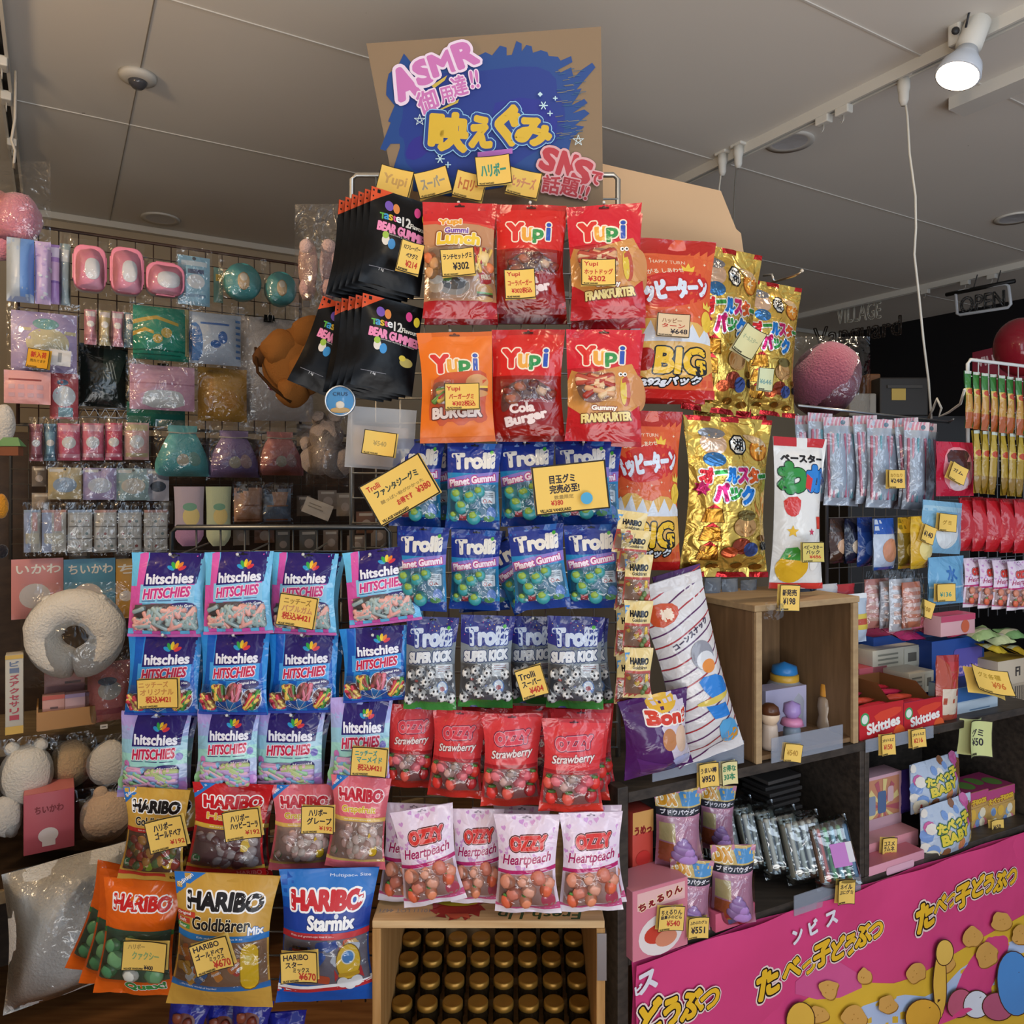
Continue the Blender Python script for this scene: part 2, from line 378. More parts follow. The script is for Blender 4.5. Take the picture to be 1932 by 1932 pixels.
def sticks(mb, s, box, n, L, r, cols, seed=0, ang=(0, 180), fin='candy', inside=None, off=.001, fl=.7):
    rnd = random.Random(seed); W, H = s.W, s.H
    for k in range(n):
        for _ in range(30):
            u = rnd.uniform(box[0], box[2]); v = rnd.uniform(box[1], box[3])
            if inside is None or inside(u, v): break
        a = R(rnd.uniform(*ang)); dx, dy = math.cos(a)*L/2, math.sin(a)*L/2
        x0, x1 = [min(max(q, box[0]*W), box[2]*W) for q in (u*W-dx, u*W+dx)]; y0, y1 = [min(max(q, box[1]*H), box[3]*H) for q in (v*H-dy, v*H+dy)]
        p, _ = s.at(x0, y0, off+rnd.uniform(0, .0012)+s.lift); q, _ = s.at(x1, y1, off+rnd.uniform(0, .0012)+s.lift)
        if (p-q).length < L*.35: continue
        mb.capsule(p, q, r, (cols[k % len(cols)], fin), 6)
def lumps(mb, s, pts, rx, ry, rz, cols, seed=0, fin='candy', wob=.2, sub=2, off=0):
    rnd = random.Random(seed)
    for k, (u, v) in enumerate(pts):
        p, n = s.at(u*s.W, v*s.H, off+s.lift); q = rnd.uniform(.85, 1.15)
        mb.ball(p, (rx*q, ry, rz*q), (cols[k % len(cols)], fin), sub, Matrix.Rotation(rnd.uniform(-.6, .6), 3, 'Y'), wob, seed+k)
def ellin(cu, cv, ru, rv): return lambda u, v: ((u-cu)/ru)**2+((v-cv)/rv)**2 < 1
def hang(a, u=.5, v=.03, c='#1b1b22'): a.rrect(u-.07, v-.006, u+.07, v+.010, c, .5); a.disc(u, v-.004, .022, c)
def petals(a, u, v, r, n=5):
    for k, c in enumerate(['#2f9fd6', '#3cab4c', '#f2d33c', '#ee8a2e', '#d8394c'][:n]):
        t = R(-64+32*k); x = u+math.sin(t)*r*1.1; y = v-math.cos(t)*r*1.1*a.W/a.H
        a.disc(x, y, r*.34, c, r*.72, 12, math.degrees(t))
NAVY = '#2b1f6e'
def hitsch(a, kind):
    if kind == 'pink':
        cs = ['#6fc7f2', '#e15fb4']
        for k in range(9): a.poly([(k/9, 0), ((k+1)/9, 0), ((k+1)/9+(k-4)*.012, 1), (k/9+(k-4.5)*.012, 1)] if 0 < k < 8 else [(k/9, 0), ((k+1)/9, 0), ((k+1)/9, 1), (k/9, 1)], cs[k % 2])
        a.rect(0, .4, .16, .9, '#e15fb4'); a.rect(.16, .38, .9, .6, '#8fd0f3'); a.rect(.9, 0, 1, .96, '#74c6f2')
    elif kind == 'blue':
        cs = ['#2f8fe0', '#1c62c4']
        for k in range(9): a.poly([(k/9, 0), ((k+1)/9, 0), (min(1, max(0, .5+(k+1-4.5)*.15)), 1), (min(1, max(0, .5+(k-4.5)*.15)), 1)], cs[k % 2])
        a.rect(.14, .36, .9, .58, '#4aa6ec')
    else:
        cs = ['#b9a6e6', '#a9b8ec', '#9cd0e6', '#a7e3da', '#b7c9ea', '#b9a6e6']
        for k in range(6): a.poly([(0, k/6), (1, k/6-.08), (1, (k+1)/6), (0, (k+1)/6+.06)], cs[k])
        a.rect(0, .95, 1, 1, '#8fd8cf')
    a.poly([(.24, 0), (.95, 0), (.91, .365), (.2, .40)], NAVY)
    petals(a, .62, .215, .075)
    a.text('hitschies', .55, .305, .115, '#f4f4ff', w=.62, b=.11, rot=-2)
    hc = '#d23a86' if kind == 'pink' else '#c9284f'
    a.text('HITSCHIES', .53, .475, .115, hc, w=.62, b=.10, sl=.16, rot=-4, ol=[('#fbe3f3', .16)])
    for k in range(3): a.line([(.2+k*.22, .575-k*.006), (.38+k*.22, .57-k*.006)], .008, NAVY)
    a.rect(0, .965, 1, 1, '#3b55b8' if kind == 'blue' else '#9a8fd8' if kind != 'pink' else '#d76fb8'); hang(a, .56, .03)
def hbadge(a, t1, t2, u=.75, v=.645):
    a.poly([(u-.17, v-.02), (u-.1, v-.055), (u+.1, v-.06), (u+.17, v-.02), (u+.16, v+.025), (u+.06, v+.06), (u-.1, v+.05), (u-.17, v+.025)], NAVY, 1)
    a.text(t1, u, v-.016, .035, '#ffffff', w=.26, b=.06, rot=-4); a.text(t2, u, v+.022, .028, '#ffffff', w=.14, b=.06, rot=-4)
def hit_pink(a): hitsch(a, 'pink')
def hit_pink_w(w, f, s, mb):
    w.poly([(.1, .62), (.5, .60), (.92, .62), (.93, .88), (.9, .92), (.12, .92), (.07, .88)], '#64585c')
    sticks(mb, s, (.11, .655, .9, .89), 46, .030, .0060, ['#e8a79c', '#9fb3b4', '#8fa9aa', '#efb8ae', '#a9bcb9'], 3)
    a = w; hbadge(a, 'Bubble Gum', 'Flavour'); f.poly([(.1, .62), (.92, .62), (.93, .9), (.07, .9)], FILM)
def hit_blue(a): hitsch(a, 'blue')
def hit_blue_w(w, f, s, mb):
    E = [(.16, .83, .12, .095), (.33, .72, .115, .10), (.56, .71, .115, .115), (.80, .80, .13, .13)]; cc = [['#d9485e', '#f2d27a'], ['#9a4a4a', '#4d8b45', '#e7c25c'], ['#c05a63', '#8b5550', '#e78aa0'], ['#c63b4a', '#4d9a50', '#efcf62']]
    for k, (u, v, ru, rv) in enumerate(E):
        w.disc(u, v, ru+.012, '#dfeaf8', (rv+.01)*s.H/s.W, rot=(k-1.5)*18); w.disc(u, v, ru, '#7a3f42', rv*s.H/s.W, rot=(k-1.5)*18)
        sticks(mb, s, (u-ru*.8, v-rv*.8, u+ru*.8, v+rv*.8), 9, .034, .0055, cc[k], k, (30+k*25, 80+k*25), inside=ellin(u, v, ru*.7, rv*.7))
    for k in range(5): w.line([(.46, .95), (.18+.13*k, .80+.02*abs(k-2))], .008, '#dfeaf8')
    hbadge(w, 'Original Mix', '', .74, .615); f.rect(.06, .62, .94, .92, FILM)
def hit_lilac(a):
    hitsch(a, 'lilac')
    for u, v, r, c in ((.9, .5, .05, '#7c77c9'), (.12, .62, .05, '#d57fc4'), (.08, .86, .09, '#9fd8a8'), (.94, .86, .07, '#c98fd8')): a.disc(u, v, r, c)
def hit_lilac_w(w, f, s, mb):
    w.poly([(.12, .72), (.3, .63), (.62, .62), (.9, .68), (.9, .86), (.75, .93), (.2, .93), (.1, .86)], '#8d86a8', 1)
    sticks(mb, s, (.13, .67, .88, .91), 44, .034, .0066, ['#d9a3cf', '#b9c98a', '#c4a6dc', '#e3b7c9', '#9fd0a0', '#7fb7dc'], 5, (-30, 35))
    hbadge(w, 'Mermaid', 'Mix', .74, .655); f.rect(.1, .65, .9, .92, FILM)
K = {}
def B(key, *a, **k): K[key] = make_bag(*a, **k)
B('hpink', 'sweet_bag', .155, .172, .024, '#6fc7f2', hit_pink, win=hit_pink_w, seed=1, pinch=.006)
B('hblue', 'sweet_bag', .155, .172, .024, '#2f8fe0', hit_blue, win=hit_blue_w, seed=2, pinch=.006)
B('hlilac', 'sweet_bag', .155, .172, .024, '#a9b4e8', hit_lilac, win=hit_lilac_w, seed=3, pinch=.006)
# ---- bear-brand bags
def bearish(a, u, v, r, c='#f2c21e'):
    """plain yellow rounded sweet in place of the mascot"""
    a.rrect(u-r*.75, v-r*1.9*a.W/a.H, u+r*.75, v+r*2*a.W/a.H, '#8a6512', .5); a.rrect(u-r*.68, v-r*1.8*a.W/a.H, u+r*.68, v+r*1.9*a.W/a.H, c, .5)
    a.disc(u-r*.1, v-r*.6*a.W/a.H, r*.3, '#f7da6a')
def har(a, top, title, tc, sub, sc, stripe, corner='#2a78c9', ol='#ffffff', bot=None):
    a.rect(0, 0, 1, 1, top)
    if corner: a.poly([(0, 0), (.3, 0), (0, .17)], corner); a.text('Edition', .1, .055, .03, '#ffffff', w=.17, b=.05, rot=-38)
    a.text(title, .52, .19, .115, tc, w=.76, b=.17, ol=[(ol, .20)])
    if sub: a.text(sub, .5, .345, .085, sc, w=.62, b=.08, ol=[('#fff3cf', .10)])
    a.rect(0, .42, 1, .465, stripe); a.text('Kids and grown-ups love it so', .5, .443, .018, '#ffffff', w=.5)
def har_w(dark, cols, fruit, mascot=True, seed=0):
    def f_(w, f, s, mb):
        w.rect(.05, .465, .97, .88, dark)
        rnd = random.Random(seed); lumps(mb, s, [(rnd.uniform(.12, .9), rnd.uniform(.54, .84)) for _ in range(26)], .0085, .004, .011, cols, seed, off=-.001)
        for k, (u, v, c) in enumerate(fruit): w.disc(u, v, .075, c); w.disc(u-.02, v-.012, .03, '#ffffff' if k == 0 else '#f6d9a0')
        w.disc(.12, .80, .07, '#2f8a55'); w.disc(.12, .80, .052, '#e4efe2'); w.rect(.09, .785, .15, .79, '#2f8a55'); w.rect(.09, .80, .15, .805, '#2f8a55')
        if mascot: bearish(w, .80, .70, .11)
        f.rect(.05, .465, .97, .88, FILM)
    return f_
GOLD = '#d3a64a'
def hg(a): har(a, GOLD, 'HARIBO', '#15151b', 'Goldbären', '#1d1b20', '#b5302f'); a.rect(0, .9, .75, .94, '#c43a2e'); a.text('80g', .85, .95, .04, '#4a2d16', b=.05)
def hr(a): har(a, '#c62027', 'HARIBO', '#d2202c', 'Happy', '#f0c44c', '#e0b94b'); a.rect(0, .87, 1, .91, '#e0b94b'); a.text('HARIBO', .8, .955, .05, '#e87a7a', w=.3, b=.05)
def hgr(a): har(a, '#e4707e', 'HARIBO', '#c62a3e', 'Grapefruit', '#d9b532', '#e7bd63', ol='#f9dfe2'); a.rect(0, .87, 1, .91, '#ecc475')
def hq(a): har(a, '#ee6a1b', 'HARIBO', '#d42a2a', '', '#fff', '#3f8a45', None); a.rect(0, .85, 1, 1, '#ee6a1b'); a.text('Quaxi', .66, .905, .075, '#3f9a4c', w=.5, b=.16, ol=[('#ffffff', .14)])
def hq_w(w, f, s, mb):
    w.rect(.04, .41, .97, .85, '#41604f'); lumps(mb, s, [(.2, .55), (.45, .52), (.72, .55), (.3, .66), (.6, .66), (.85, .66), (.2, .76), (.5, .78), (.8, .78)], .018, .007, .016, ['#5f9b6b', '#4f8a60', '#e9ebe0', '#79b07f', '#3f7d52'], 4)
    f.rect(.04, .41, .97, .85, FILM)
B('hgold', 'sweet_bag', .125, .185, .022, GOLD, hg, win=har_w('#5a4238', ['#b3493c', '#7a6a3c', '#c98f4a', '#5d7a4a', '#8f3d35'], [(.35, .83, '#d3502f'), (.5, .82, '#8fae3c')], seed=1), seed=4)
B('hred', 'sweet_bag', .125, .185, .022, '#c62027', hr, win=har_w('#6c4f50', ['#a89a9a', '#7f5f60', '#b8a8a4', '#6a3f42'], [], seed=2), seed=5)
B('hgrape', 'sweet_bag', .125, .185, .022, '#e4707e', hgr, win=har_w('#a08176', ['#e5b7ab', '#d9c4b8', '#efd0c4', '#c9a093'], [(.6, .82, '#e8705f')], seed=3), seed=6)
B('hquax', 'sweet_bag', .15, .22, .026, '#ee6a1b', hq, win=hq_w, seed=7)
def hgm(a):
    har(a, '#cfa045', 'HARIBO', '#15151b', 'Goldbären', '#1a181c', '#2a78c0'); a.rect(.0, .275, .22, .315, '#c94432'); a.rect(0, .325, .16, .36, '#c94432'); a.rect(0, .37, .16, .4, '#4d9a4f')
    a.text('Original', .09, .295, .026, '#fff', w=.16, b=.04, rot=-3); a.text('Saft', .07, .342, .024, '#fff', w=.09, b=.04); a.text('Sauer', .07, .385, .022, '#fff', w=.1, b=.04)
    a.text('Mix', .87, .39, .055, '#fff', w=.14, b=.1, ol=[('#2a78c0', .16)]); a.rect(0, .79, 1, .835, '#2a70b5'); a.text('...the happy world of Haribo!', .3, .812, .02, '#fff', w=.4)
def hgm_w(w, f, s, mb):
    w.rect(.03, .465, .98, .79, '#8a6a52'); rnd = random.Random(8)
    for k in range(14):
        u, v = rnd.uniform(.08, .8), rnd.uniform(.5, .76); c = ['#d9a54a', '#c96f3a', '#b8433c', '#cfd6dc', '#d98a3c', '#4a77b0'][k % 6]; w.rrect(u-.08, v-.03, u+.08, v+.03, c, .3, rnd.uniform(-70, 70)); w.text('HARIBO', u, v, .018, '#fff', w=.1, b=.05, rot=rnd.uniform(-60, 60))
    bearish(w, .82, .64, .12); w.poly([(.77, .60), (.87, .63), (.87, .60), (.77, .63)], '#c92f2f'); f.rect(.03, .465, .98, .79, FILM)
B('hmix', 'sweet_bag', .205, .27, .04, '#cfa045', hgm, 'satin', win=hgm_w, seed=8)
def hsm(a):
    a.rect(0, 0, 1, 1, '#1457b4'); a.rect(0, 0, 1, .2, '#2a78cc'); a.rect(0, .28, 1, .43, '#1b3f9c'); a.text('Multipack Size', .72, .055, .028, '#dfeaff', w=.42, b=.04)
    a.text('HARIBO', .5, .215, .13, '#d22630', w=.76, b=.18, ol=[('#ffffff', .22)]); a.text('Starmix', .56, .37, .095, '#ffffff', w=.52, b=.13, ol=[('#16307a', .14)])
    a.disc(.62, .325, .025, '#e9eef6'); a.rect(0, .44, 1, .485, '#c5323a'); a.text('Kids and grown-ups love it so...', .36, .463, .018, '#fff', w=.5)
    a.poly([(0, .85), (1, .80), (1, .84), (0, .895)], '#ffffff'); a.poly([(0, .875), (1, .83), (1, .865), (0, .91)], '#c5323a')
def hsm_w(w, f, s, mb):
    w.rect(.02, .485, .98, .82, '#6b6a78'); rnd = random.Random(9)
    for k in range(16):
        u, v = rnd.uniform(.07, .9), rnd.uniform(.52, .80); c = ['#2d62b8', '#cf5a3c', '#d9b06a', '#2a4fa0', '#c9ced8'][k % 5]; w.rrect(u-.075, v-.032, u+.075, v+.032, c, .3, rnd.uniform(-70, 70))
    # small rocket printed on the window
    w.poly([(.66, .76), (.62, .80), (.62, .70)], '#c5323a'); w.poly([(.86, .76), (.92, .80), (.9, .70)], '#c5323a')
    w.disc(.77, .655, .135, '#7d5c10', .19); w.disc(.77, .655, .125, '#efc02c', .18); w.disc(.77, .62, .075, '#e8e6d8'); w.disc(.77, .62, .062, '#3f86c8'); w.rrect(.66, .735, .88, .765, '#d6a522', .4)
    for u, v in ((.7, .81), (.77, .83), (.84, .81)): w.disc(u, v, .06, '#f4f4f4')
    for k, c in enumerate(('#1d1d1d', '#c52f2f', '#e0b43a')): w.rect(.14, .535+k*.018, .32, .553+k*.018, c)
    f.rect(.02, .485, .98, .80, FILM)
B('hstar', 'sweet_bag', .18, .25, .036, '#1457b4', hsm, 'satin', win=hsm_w, seed=9)
# ---- fruit-letter brand
def yupi(a, v=.27, h=.15):
    for t, u, c, dv, w in (('Y', .27, '#d8322e', -.005, .22), ('u', .45, '#e9a23a', .02, .14), ('p', .61, '#2f8f4a', .035, .14), ('i', .76, '#2b52b0', -.01, .07)):
        a.text(t, u, v+dv, h*(1 if t in 'Yi' else .75), c, w=w if t != 'i' else .05, b={'Y': .2, 'i': .1}.get(t, .17), ol=[('#f3e0c9', .16 if t in 'Yi' else .24)])
def ycola(a):
    a.rect(0, 0, 1, .42, '#d0231f'); a.rect(0, .42, 1, 1, '#96150f'); a.rect(0, 0, 1, .05, '#b81d1c'); yupi(a)
    for u, v in ((.1, .1), (.12, .4), (.9, .33), (.85, .12), (.07, .25), (.5, .1)): a.disc(u, v, .015, '#e8604e')
    hang(a, .5, .03, '#3a0f0d')
    a.rect(0, .95, 1, 1, '#7a110d')
def ycola_w(w, f, s, mb):
    w.poly([(.12, .74), (.14, .58), (.3, .47), (.6, .45), (.82, .52), (.9, .64), (.7, .62), (.3, .64), (.2, .74)], '#5b2a22', 2)
    lumps(mb, s, [(.25, .56), (.4, .52), (.58, .51), (.7, .56), (.82, .59), (.3, .62)], .014, .006, .010, ['#7a2b20', '#a8624a', '#5a1c18', '#c9a58a'], 3)
    w.disc(.78, .565, .085, '#d8b79a', .05); w.disc(.78, .60, .10, '#a8352a', .04); f.rect(.14, .46, .88, .66, FILM); w.text('Cola', .42, .705, .075, '#f0d9d2', w=.34, b=.16, rot=-5, ol=[('#8a1712', .2)]); w.text('Burger', .48, .80, .095, '#f0d9d2', w=.58, b=.16, rot=-13, ol=[('#8a1712', .2)])
def yfrank(a):
    a.rect(0, 0, 1, .36, '#cf1f31'); a.poly([(0, .36), (.25, .42), (.6, .36), (1, .30), (1, .8), (0, .8)], '#cf8f4a', 1); a.rect(0, .8, 1, 1, '#b3171f'); a.poly([(0, .76), (.3, .79), (.7, .75), (1, .79), (1, .9), (0, .9)], '#c01d25', 1)
    yupi(a, .25); a.disc(.88, .55, .13, '#d59a62', .24); a.disc(.80, .56, .075, '#b8503a', .22); a.disc(.775, .56, .045, '#d9ba3c', .2); a.disc(.97, .55, .1, '#c98a54', .22)
    for u in (.74, .80): a.disc(u, .415, .03, '#f6f2ea'); a.disc(u+.005, .415, .014, '#1b1b1b')
    a.text('Gummy', .5, .72, .05, '#f6efe0', w=.34, b=.14, ol=[('#8f3a20', .2)]); a.text('FRANKFURTER', .53, .795, .07, '#ecd58a', w=.66, b=.14, rot=-4, ol=[('#6d3a14', .2)]); hang(a, .5, .03, '#3a0f0d')
def yfrank_w(w, f, s, mb):
    w.poly([(.1, .5), (.25, .4), (.5, .4), (.66, .46), (.62, .62), (.4, .68), (.2, .66)], '#8e5a44', 2)
    sticks(mb, s, (.15, .44, .62, .62), 12, .05, .007, ['#d8a47a', '#b8503f', '#e3c39a', '#a8392f'], 5, (-50, 30)); f.rect(.1, .4, .66, .66, FILM)
def yburg(a):
    a.rect(0, 0, 1, 1, '#e8731a'); a.rect(0, 0, 1, .04, '#d2620f'); yupi(a, .3, .15); a.poly([(.14, .46), (.3, .38), (.6, .37), (.9, .36), (.93, .48), (.88, .72), (.93, .8), (.8, .84), (.7, .8), (.55, .87), (.4, .8), (.28, .87), (.2, .79), (.1, .8)], '#c94f22', 1)
    a.disc(.78, .47, .16, '#d59a5a', .11); a.rect(.63, .5, .93, .52, '#e9c64a'); a.rect(.63, .52, .93, .55, '#7a3a20'); a.disc(.78, .57, .15, '#cf9252', .05)
    a.text('BURGER', .5, .735, .09, '#e9d6cc', w=.66, b=.16, rot=-2, ol=[('#6d2a1a', .22)]); hang(a, .5, .03, '#5a2208'); a.rect(0, .95, 1, 1, '#d4620f')
def yburg_w(w, f, s, mb):
    w.rrect(.16, .46, .44, .66, '#9b4a2c', .3); sticks(mb, s, (.18, .49, .42, .64), 9, .03, .006, ['#d9b04a', '#b8392a', '#6a8f3f', '#d59a5a'], 6); f.rect(.15, .45, .45, .66, FILM)
def ylunch(a):
    a.rect(0, 0, 1, .2, '#c9262a'); a.rect(0, .2, 1, .86, '#c08a63'); a.rect(0, .86, 1, 1, '#b01c22'); a.poly([(0, .17), (.3, .22), (.6, .18), (1, .23), (1, .2), (0, .2)], '#d84a3c')
    a.text('Yupi', .38, .19, .055, '#e9a23a', w=.3, b=.2, ol=[('#f3e0c9', .3)]); hang(a, .5, .03, '#3a0f0d')
def ylunch_w(w, f, s, mb):
    w.rect(.06, .4, .95, .84, '#b98f70'); lumps(mb, s, [(.1, .5), (.18, .55), (.82, .5), (.9, .58), (.12, .62)], .015, .007, .014, ['#e07b4a', '#d9a06a', '#e9c98a'], 3)
    sticks(mb, s, (.72, .42, .95, .62), 9, .03, .0045, ['#efcf7a', '#e8bd5c', '#b8332c'], 7, (50, 120)); w.poly([(.76, .62), (.96, .56), (.94, .7), (.8, .74)], '#b8282c'); w.text('FRIES', .87, .655, .04, '#f3e3c9', w=.13, b=.1, rot=-12)
    w.disc(.42, .74, .22, '#9a8f84', .12); w.disc(.42, .72, .17, '#4a4038', .08); w.disc(.32, .68, .07, '#5f8a4a', .04); w.disc(.17, .74, .10, '#e9cdb0', .09); w.disc(.17, .685, .10, '#efe9e0', .06)
    w.disc(.84, .76, .12, '#cf9a5a', .07); w.rect(.73, .785, .95, .80, '#5f9a3f'); w.rect(.73, .80, .95, .825, '#5f3a24'); w.disc(.84, .84, .11, '#d5a060', .04); f.rect(.04, .4, .96, .85, FILM); w.text('Gummi', .47, .265, .045, '#7a4fa8', w=.32, b=.14, ol=[('#f3e6da', .3)]); w.text('Lunch', .5, .335, .095, '#f0c93a', w=.58, b=.18, sl=.1, ol=[('#8a4a1a', .36), ('#f6ecd8', .14)])
B('ycola', 'gummy_bag', .135, .205, .022, '#c0201d', ycola, win=ycola_w, seed=10, pinch=.006)
B('yfrank', 'gummy_bag', .135, .215, .022, '#c01d28', yfrank, win=yfrank_w, seed=11, pinch=.006)
B('yburg', 'gummy_bag', .14, .21, .022, '#e8731a', yburg, 'satin', win=yburg_w, seed=12, pinch=.006)
B('ylunch', 'gummy_bag', .14, .225, .026, '#b8232a', ylunch, win=ylunch_w, seed=13, pinch=.006)
# ---- planet and football gummies
def trolli_word(a, v, h=.15, col='#e9e4da'):
    a.text('Trolli', .5, v, h*1.08, col, w=.78, b=.19, ol=[('#2b3a8a', .12)], rot=-3); a.disc(.83, v-.105, .035, '#4fae48')
def tplan(a):
    a.rect(0, 0, 1, .35, '#23388f'); a.rect(0, .35, 1, 1, '#2a86bd'); a.rect(0, .88, 1, 1, '#1c3f8e'); a.rect(0, 0, 1, .05, '#1c2f7c'); trolli_word(a, .21)
    a.poly([(0, .42), (.4, .37), (1, .32), (1, .44), (.5, .48), (0, .54)], '#8a78c6'); a.text('Planet Gummi', .49, .43, .075, '#f6e3f0', w=.88, b=.14, rot=-8, ol=[('#b8307c', .26)]); hang(a, .5, .03)
def tplan_w(w, f, s, mb):
    w.poly([(.06, .56), (.3, .50), (.94, .47), (.95, .84), (.07, .88)], '#2f6f8f')
    for k, (u, v, r) in enumerate(((.2, .60, .016), (.45, .62, .016), (.62, .56, .014), (.3, .73, .017), (.52, .84, .017), (.16, .84, .012))):
        p, n = s.at(u*s.W, v*s.H, s.lift); mb.ball(p, (r, r*.45, r), ('#3a9aa0', 'candy'), 2, None, 0, k); mb.ball(p+Vector((-.002, -.0025, .003)), (r*.62, r*.42, r*.5), ('#8fb04a', 'candy'), 2, None, .25, k)
    w.disc(.3, .84, .17, '#8f2a3a', .07); w.disc(.3, .82, .15, '#d9475a', .06); w.disc(.31, .81, .09, '#f2dfe0', .045); w.disc(.31, .80, .055, '#d2404a', .025)
    w.rrect(.66, .55, .92, .69, '#cfd6dc', .1)
    for k in range(3): w.rect(.69, .57+k*.02, .89, .58+k*.02, '#6a7a86')
    w.disc(.73, .665, .035, '#c93a3a'); w.disc(.73, .665, .024, '#dfe3e6'); w.poly([(.82, .645), (.87, .68), (.77, .68)], '#8a2f2f')
    w.disc(.84, .80, .085, '#5a86d0', .11); w.disc(.80, .86, .10, '#4f9a58', .05); f.rect(.05, .48, .95, .88, FILM)
def tkick(a):
    a.rect(0, 0, 1, .36, '#2c2f7c'); a.rect(0, .32, 1, 1, '#6d7379'); a.rect(0, .9, 1, 1, '#3f8a3f'); a.poly([(0, .9), (.5, .94), (1, .86), (1, 1), (0, 1)], '#3f8a3f')
    rnd = random.Random(4)
    L0 = a.L
    for k in range(34): a.L = L0; a.disc(rnd.uniform(.03, .97), rnd.uniform(.01, .33), .008, ['#d85a8a', '#f0d060', '#6ac0e0', '#ffffff'][k % 4], n=6)
    a.poly([(0, .30), (.5, .36), (1, .26), (1, .5), (0, .52)], '#7d8790'); trolli_word(a, .22, .16, '#c7d3e6'); a.text('SUPER KICK', .5, .425, .10, '#d9dde2', w=.84, b=.2, sl=.12, rot=-4, ol=[('#34406a', .2)]); hang(a, .5, .03)
def football(mb, p, r):
    mb.ball(p, (r, r*.5, r), ('#e6e6e4', 'candy'), 2)
    for k in range(4):
        t = k*2.1; q = p+Vector((math.cos(t)*r*.7*(k > 0), -r*.3-(k == 0)*.001*2, math.sin(t)*r*.7*(k > 0))); mb.ball(q, (r*.26, r*.16, r*.26), ('#22242c', 'candy'), 1)
def tkick_w(w, f, s, mb):
    w.rect(.04, .52, .96, .9, '#565c64')
    rnd = random.Random(3)
    for u, v in ((.14, .62), (.3, .58), (.2, .76), (.42, .68), (.36, .82), (.52, .6), (.58, .78), (.72, .84), (.9, .86), (.86, .62), (.1, .88)): football(mb, s.at(u*s.W, v*s.H, s.lift)[0], .0115)
    for k in range(9): w.disc(rnd.uniform(.1, .6), rnd.uniform(.62, .88), .035, ['#4a6ab0', '#b8484a', '#7a5aa0'][k % 3], .02)
    w.rrect(.62, .5, .95, .64, '#cfd3d6', .1)
    for k in range(3): w.rect(.66, .52+k*.022, .9, .53+k*.022, '#8a5a5a')
    w.disc(.74, .75, .11, '#5f86c4'); w.disc(.74, .74, .085, '#dfe7ee'); w.disc(.74, .76, .05, '#a8343c', .04); f.rect(.04, .5, .96, .9, FILM)
B('tplan', 'gummy_bag', .12, .175, .024, '#1f5aa8', tplan, win=tplan_w, seed=14, pinch=.007)
B('tkick', 'gummy_bag', .125, .185, .024, '#3c4278', tkick, win=tkick_w, seed=15, pinch=.007)
# ---- strawberry and peach bags
def ozstraw(a):
    a.rect(0, 0, 1, .55, '#d63a3e'); a.rect(0, .55, 1, 1, '#c3343a'); a.rect(0, 0, 1, .04, '#b52a30'); a.rect(0, .53, 1, .56, '#a8242b')
    a.text('OZZY', .5, .25, .12, '#d8404e', w=.60, b=.2, ol=[('#7a1f3e', .26), ('#e8a0a8', .09)], rot=-4); a.text('Strawberry', .5, .42, .105, '#ecd9d4', w=.74, b=.05, sl=.22, rot=-4, ol=[('#7a2430', .1)]); hang(a, .5, .035, '#5a1014'); a.rect(0, .9, 1, 1, '#d8382c')
def straw_lumps(mb, s, pts, cols, leaf='#4f7d3c'):
    for k, (u, v) in enumerate(pts):
        p, n = s.at(u*s.W, v*s.H, s.lift); mb.ball(p, (.0125, .007, .015), (cols[k % len(cols)], 'candy'), 2, None, .12, k)
        mb.ball(p+Vector((0, -.002, .011)), (.009, .0045, .0045), (leaf, 'candy'), 1, None, .4, k)
def ozstraw_w(w, f, s, mb):
    w.rect(.05, .57, .95, .9, '#8f5a58'); lumps(mb, s, [(.25, .64), (.5, .62), (.75, .64), (.4, .7), (.65, .72)], .013, .006, .011, ['#e0737c', '#a88f88', '#d95f6c', '#c9a09a'], 2)
    straw_lumps(mb, s, [(.18, .82), (.44, .82), (.82, .8), (.88, .66), (.12, .66)], ['#d8332c', '#e05a4c', '#b8252c']); f.rect(.05, .57, .95, .9, FILM)
def ozpeach(a):
    a.rect(0, 0, 1, 1, '#ead6e6'); rnd = random.Random(6)
    L0 = a.L
    for k in range(34): a.L = L0; a.heart(rnd.uniform(.04, .96), rnd.uniform(.03, .55), rnd.uniform(.026, .048), ['#d9a3d0', '#cf96cf', '#e3b7dc'][k % 3], rnd.uniform(-30, 30))
    a.text('OZZY', .52, .27, .12, '#d8342e', w=.58, b=.2, ol=[('#5a1a1c', .26), ('#f0b0a8', .07)], rot=-3); a.text('Heartpeach', .5, .435, .125, '#a82460', w=.82, b=.05, sl=.22, rot=-4, ol=[('#f6e6f0', .1)])
    a.poly([(0, .55), (1, .50), (1, .54), (0, .585)], '#b92c6c'); a.text('mixed fruit gummies', .68, .535, .018, '#f6e0ea', w=.36, rot=-3); hang(a, .5, .035, '#8a7a8a'); a.rect(0, .93, 1, 1, '#efe2ea'); a.poly([(0, .9), (.6, .93), (1, .88), (1, .95), (.6, .95), (0, .93)], '#cf5a8a')
def ozpeach_w(w, f, s, mb):
    w.poly([(.05, .59), (.95, .55), (.95, .9), (.05, .92)], '#b08a84'); lumps(mb, s, [(.2, .65), (.45, .63), (.7, .6), (.85, .66), (.55, .72), (.3, .76)], .014, .007, .013, ['#d98d72', '#e0a088', '#cf7a66'], 2)
    straw_lumps(mb, s, [(.2, .84), (.48, .84), (.82, .72)], ['#e06a48', '#e9906a'], '#5f9a4a'); w.disc(.84, .84, .11, '#c94a64'); w.disc(.84, .78, .05, '#5f9a4a', .02); f.rect(.05, .58, .95, .9, FILM)
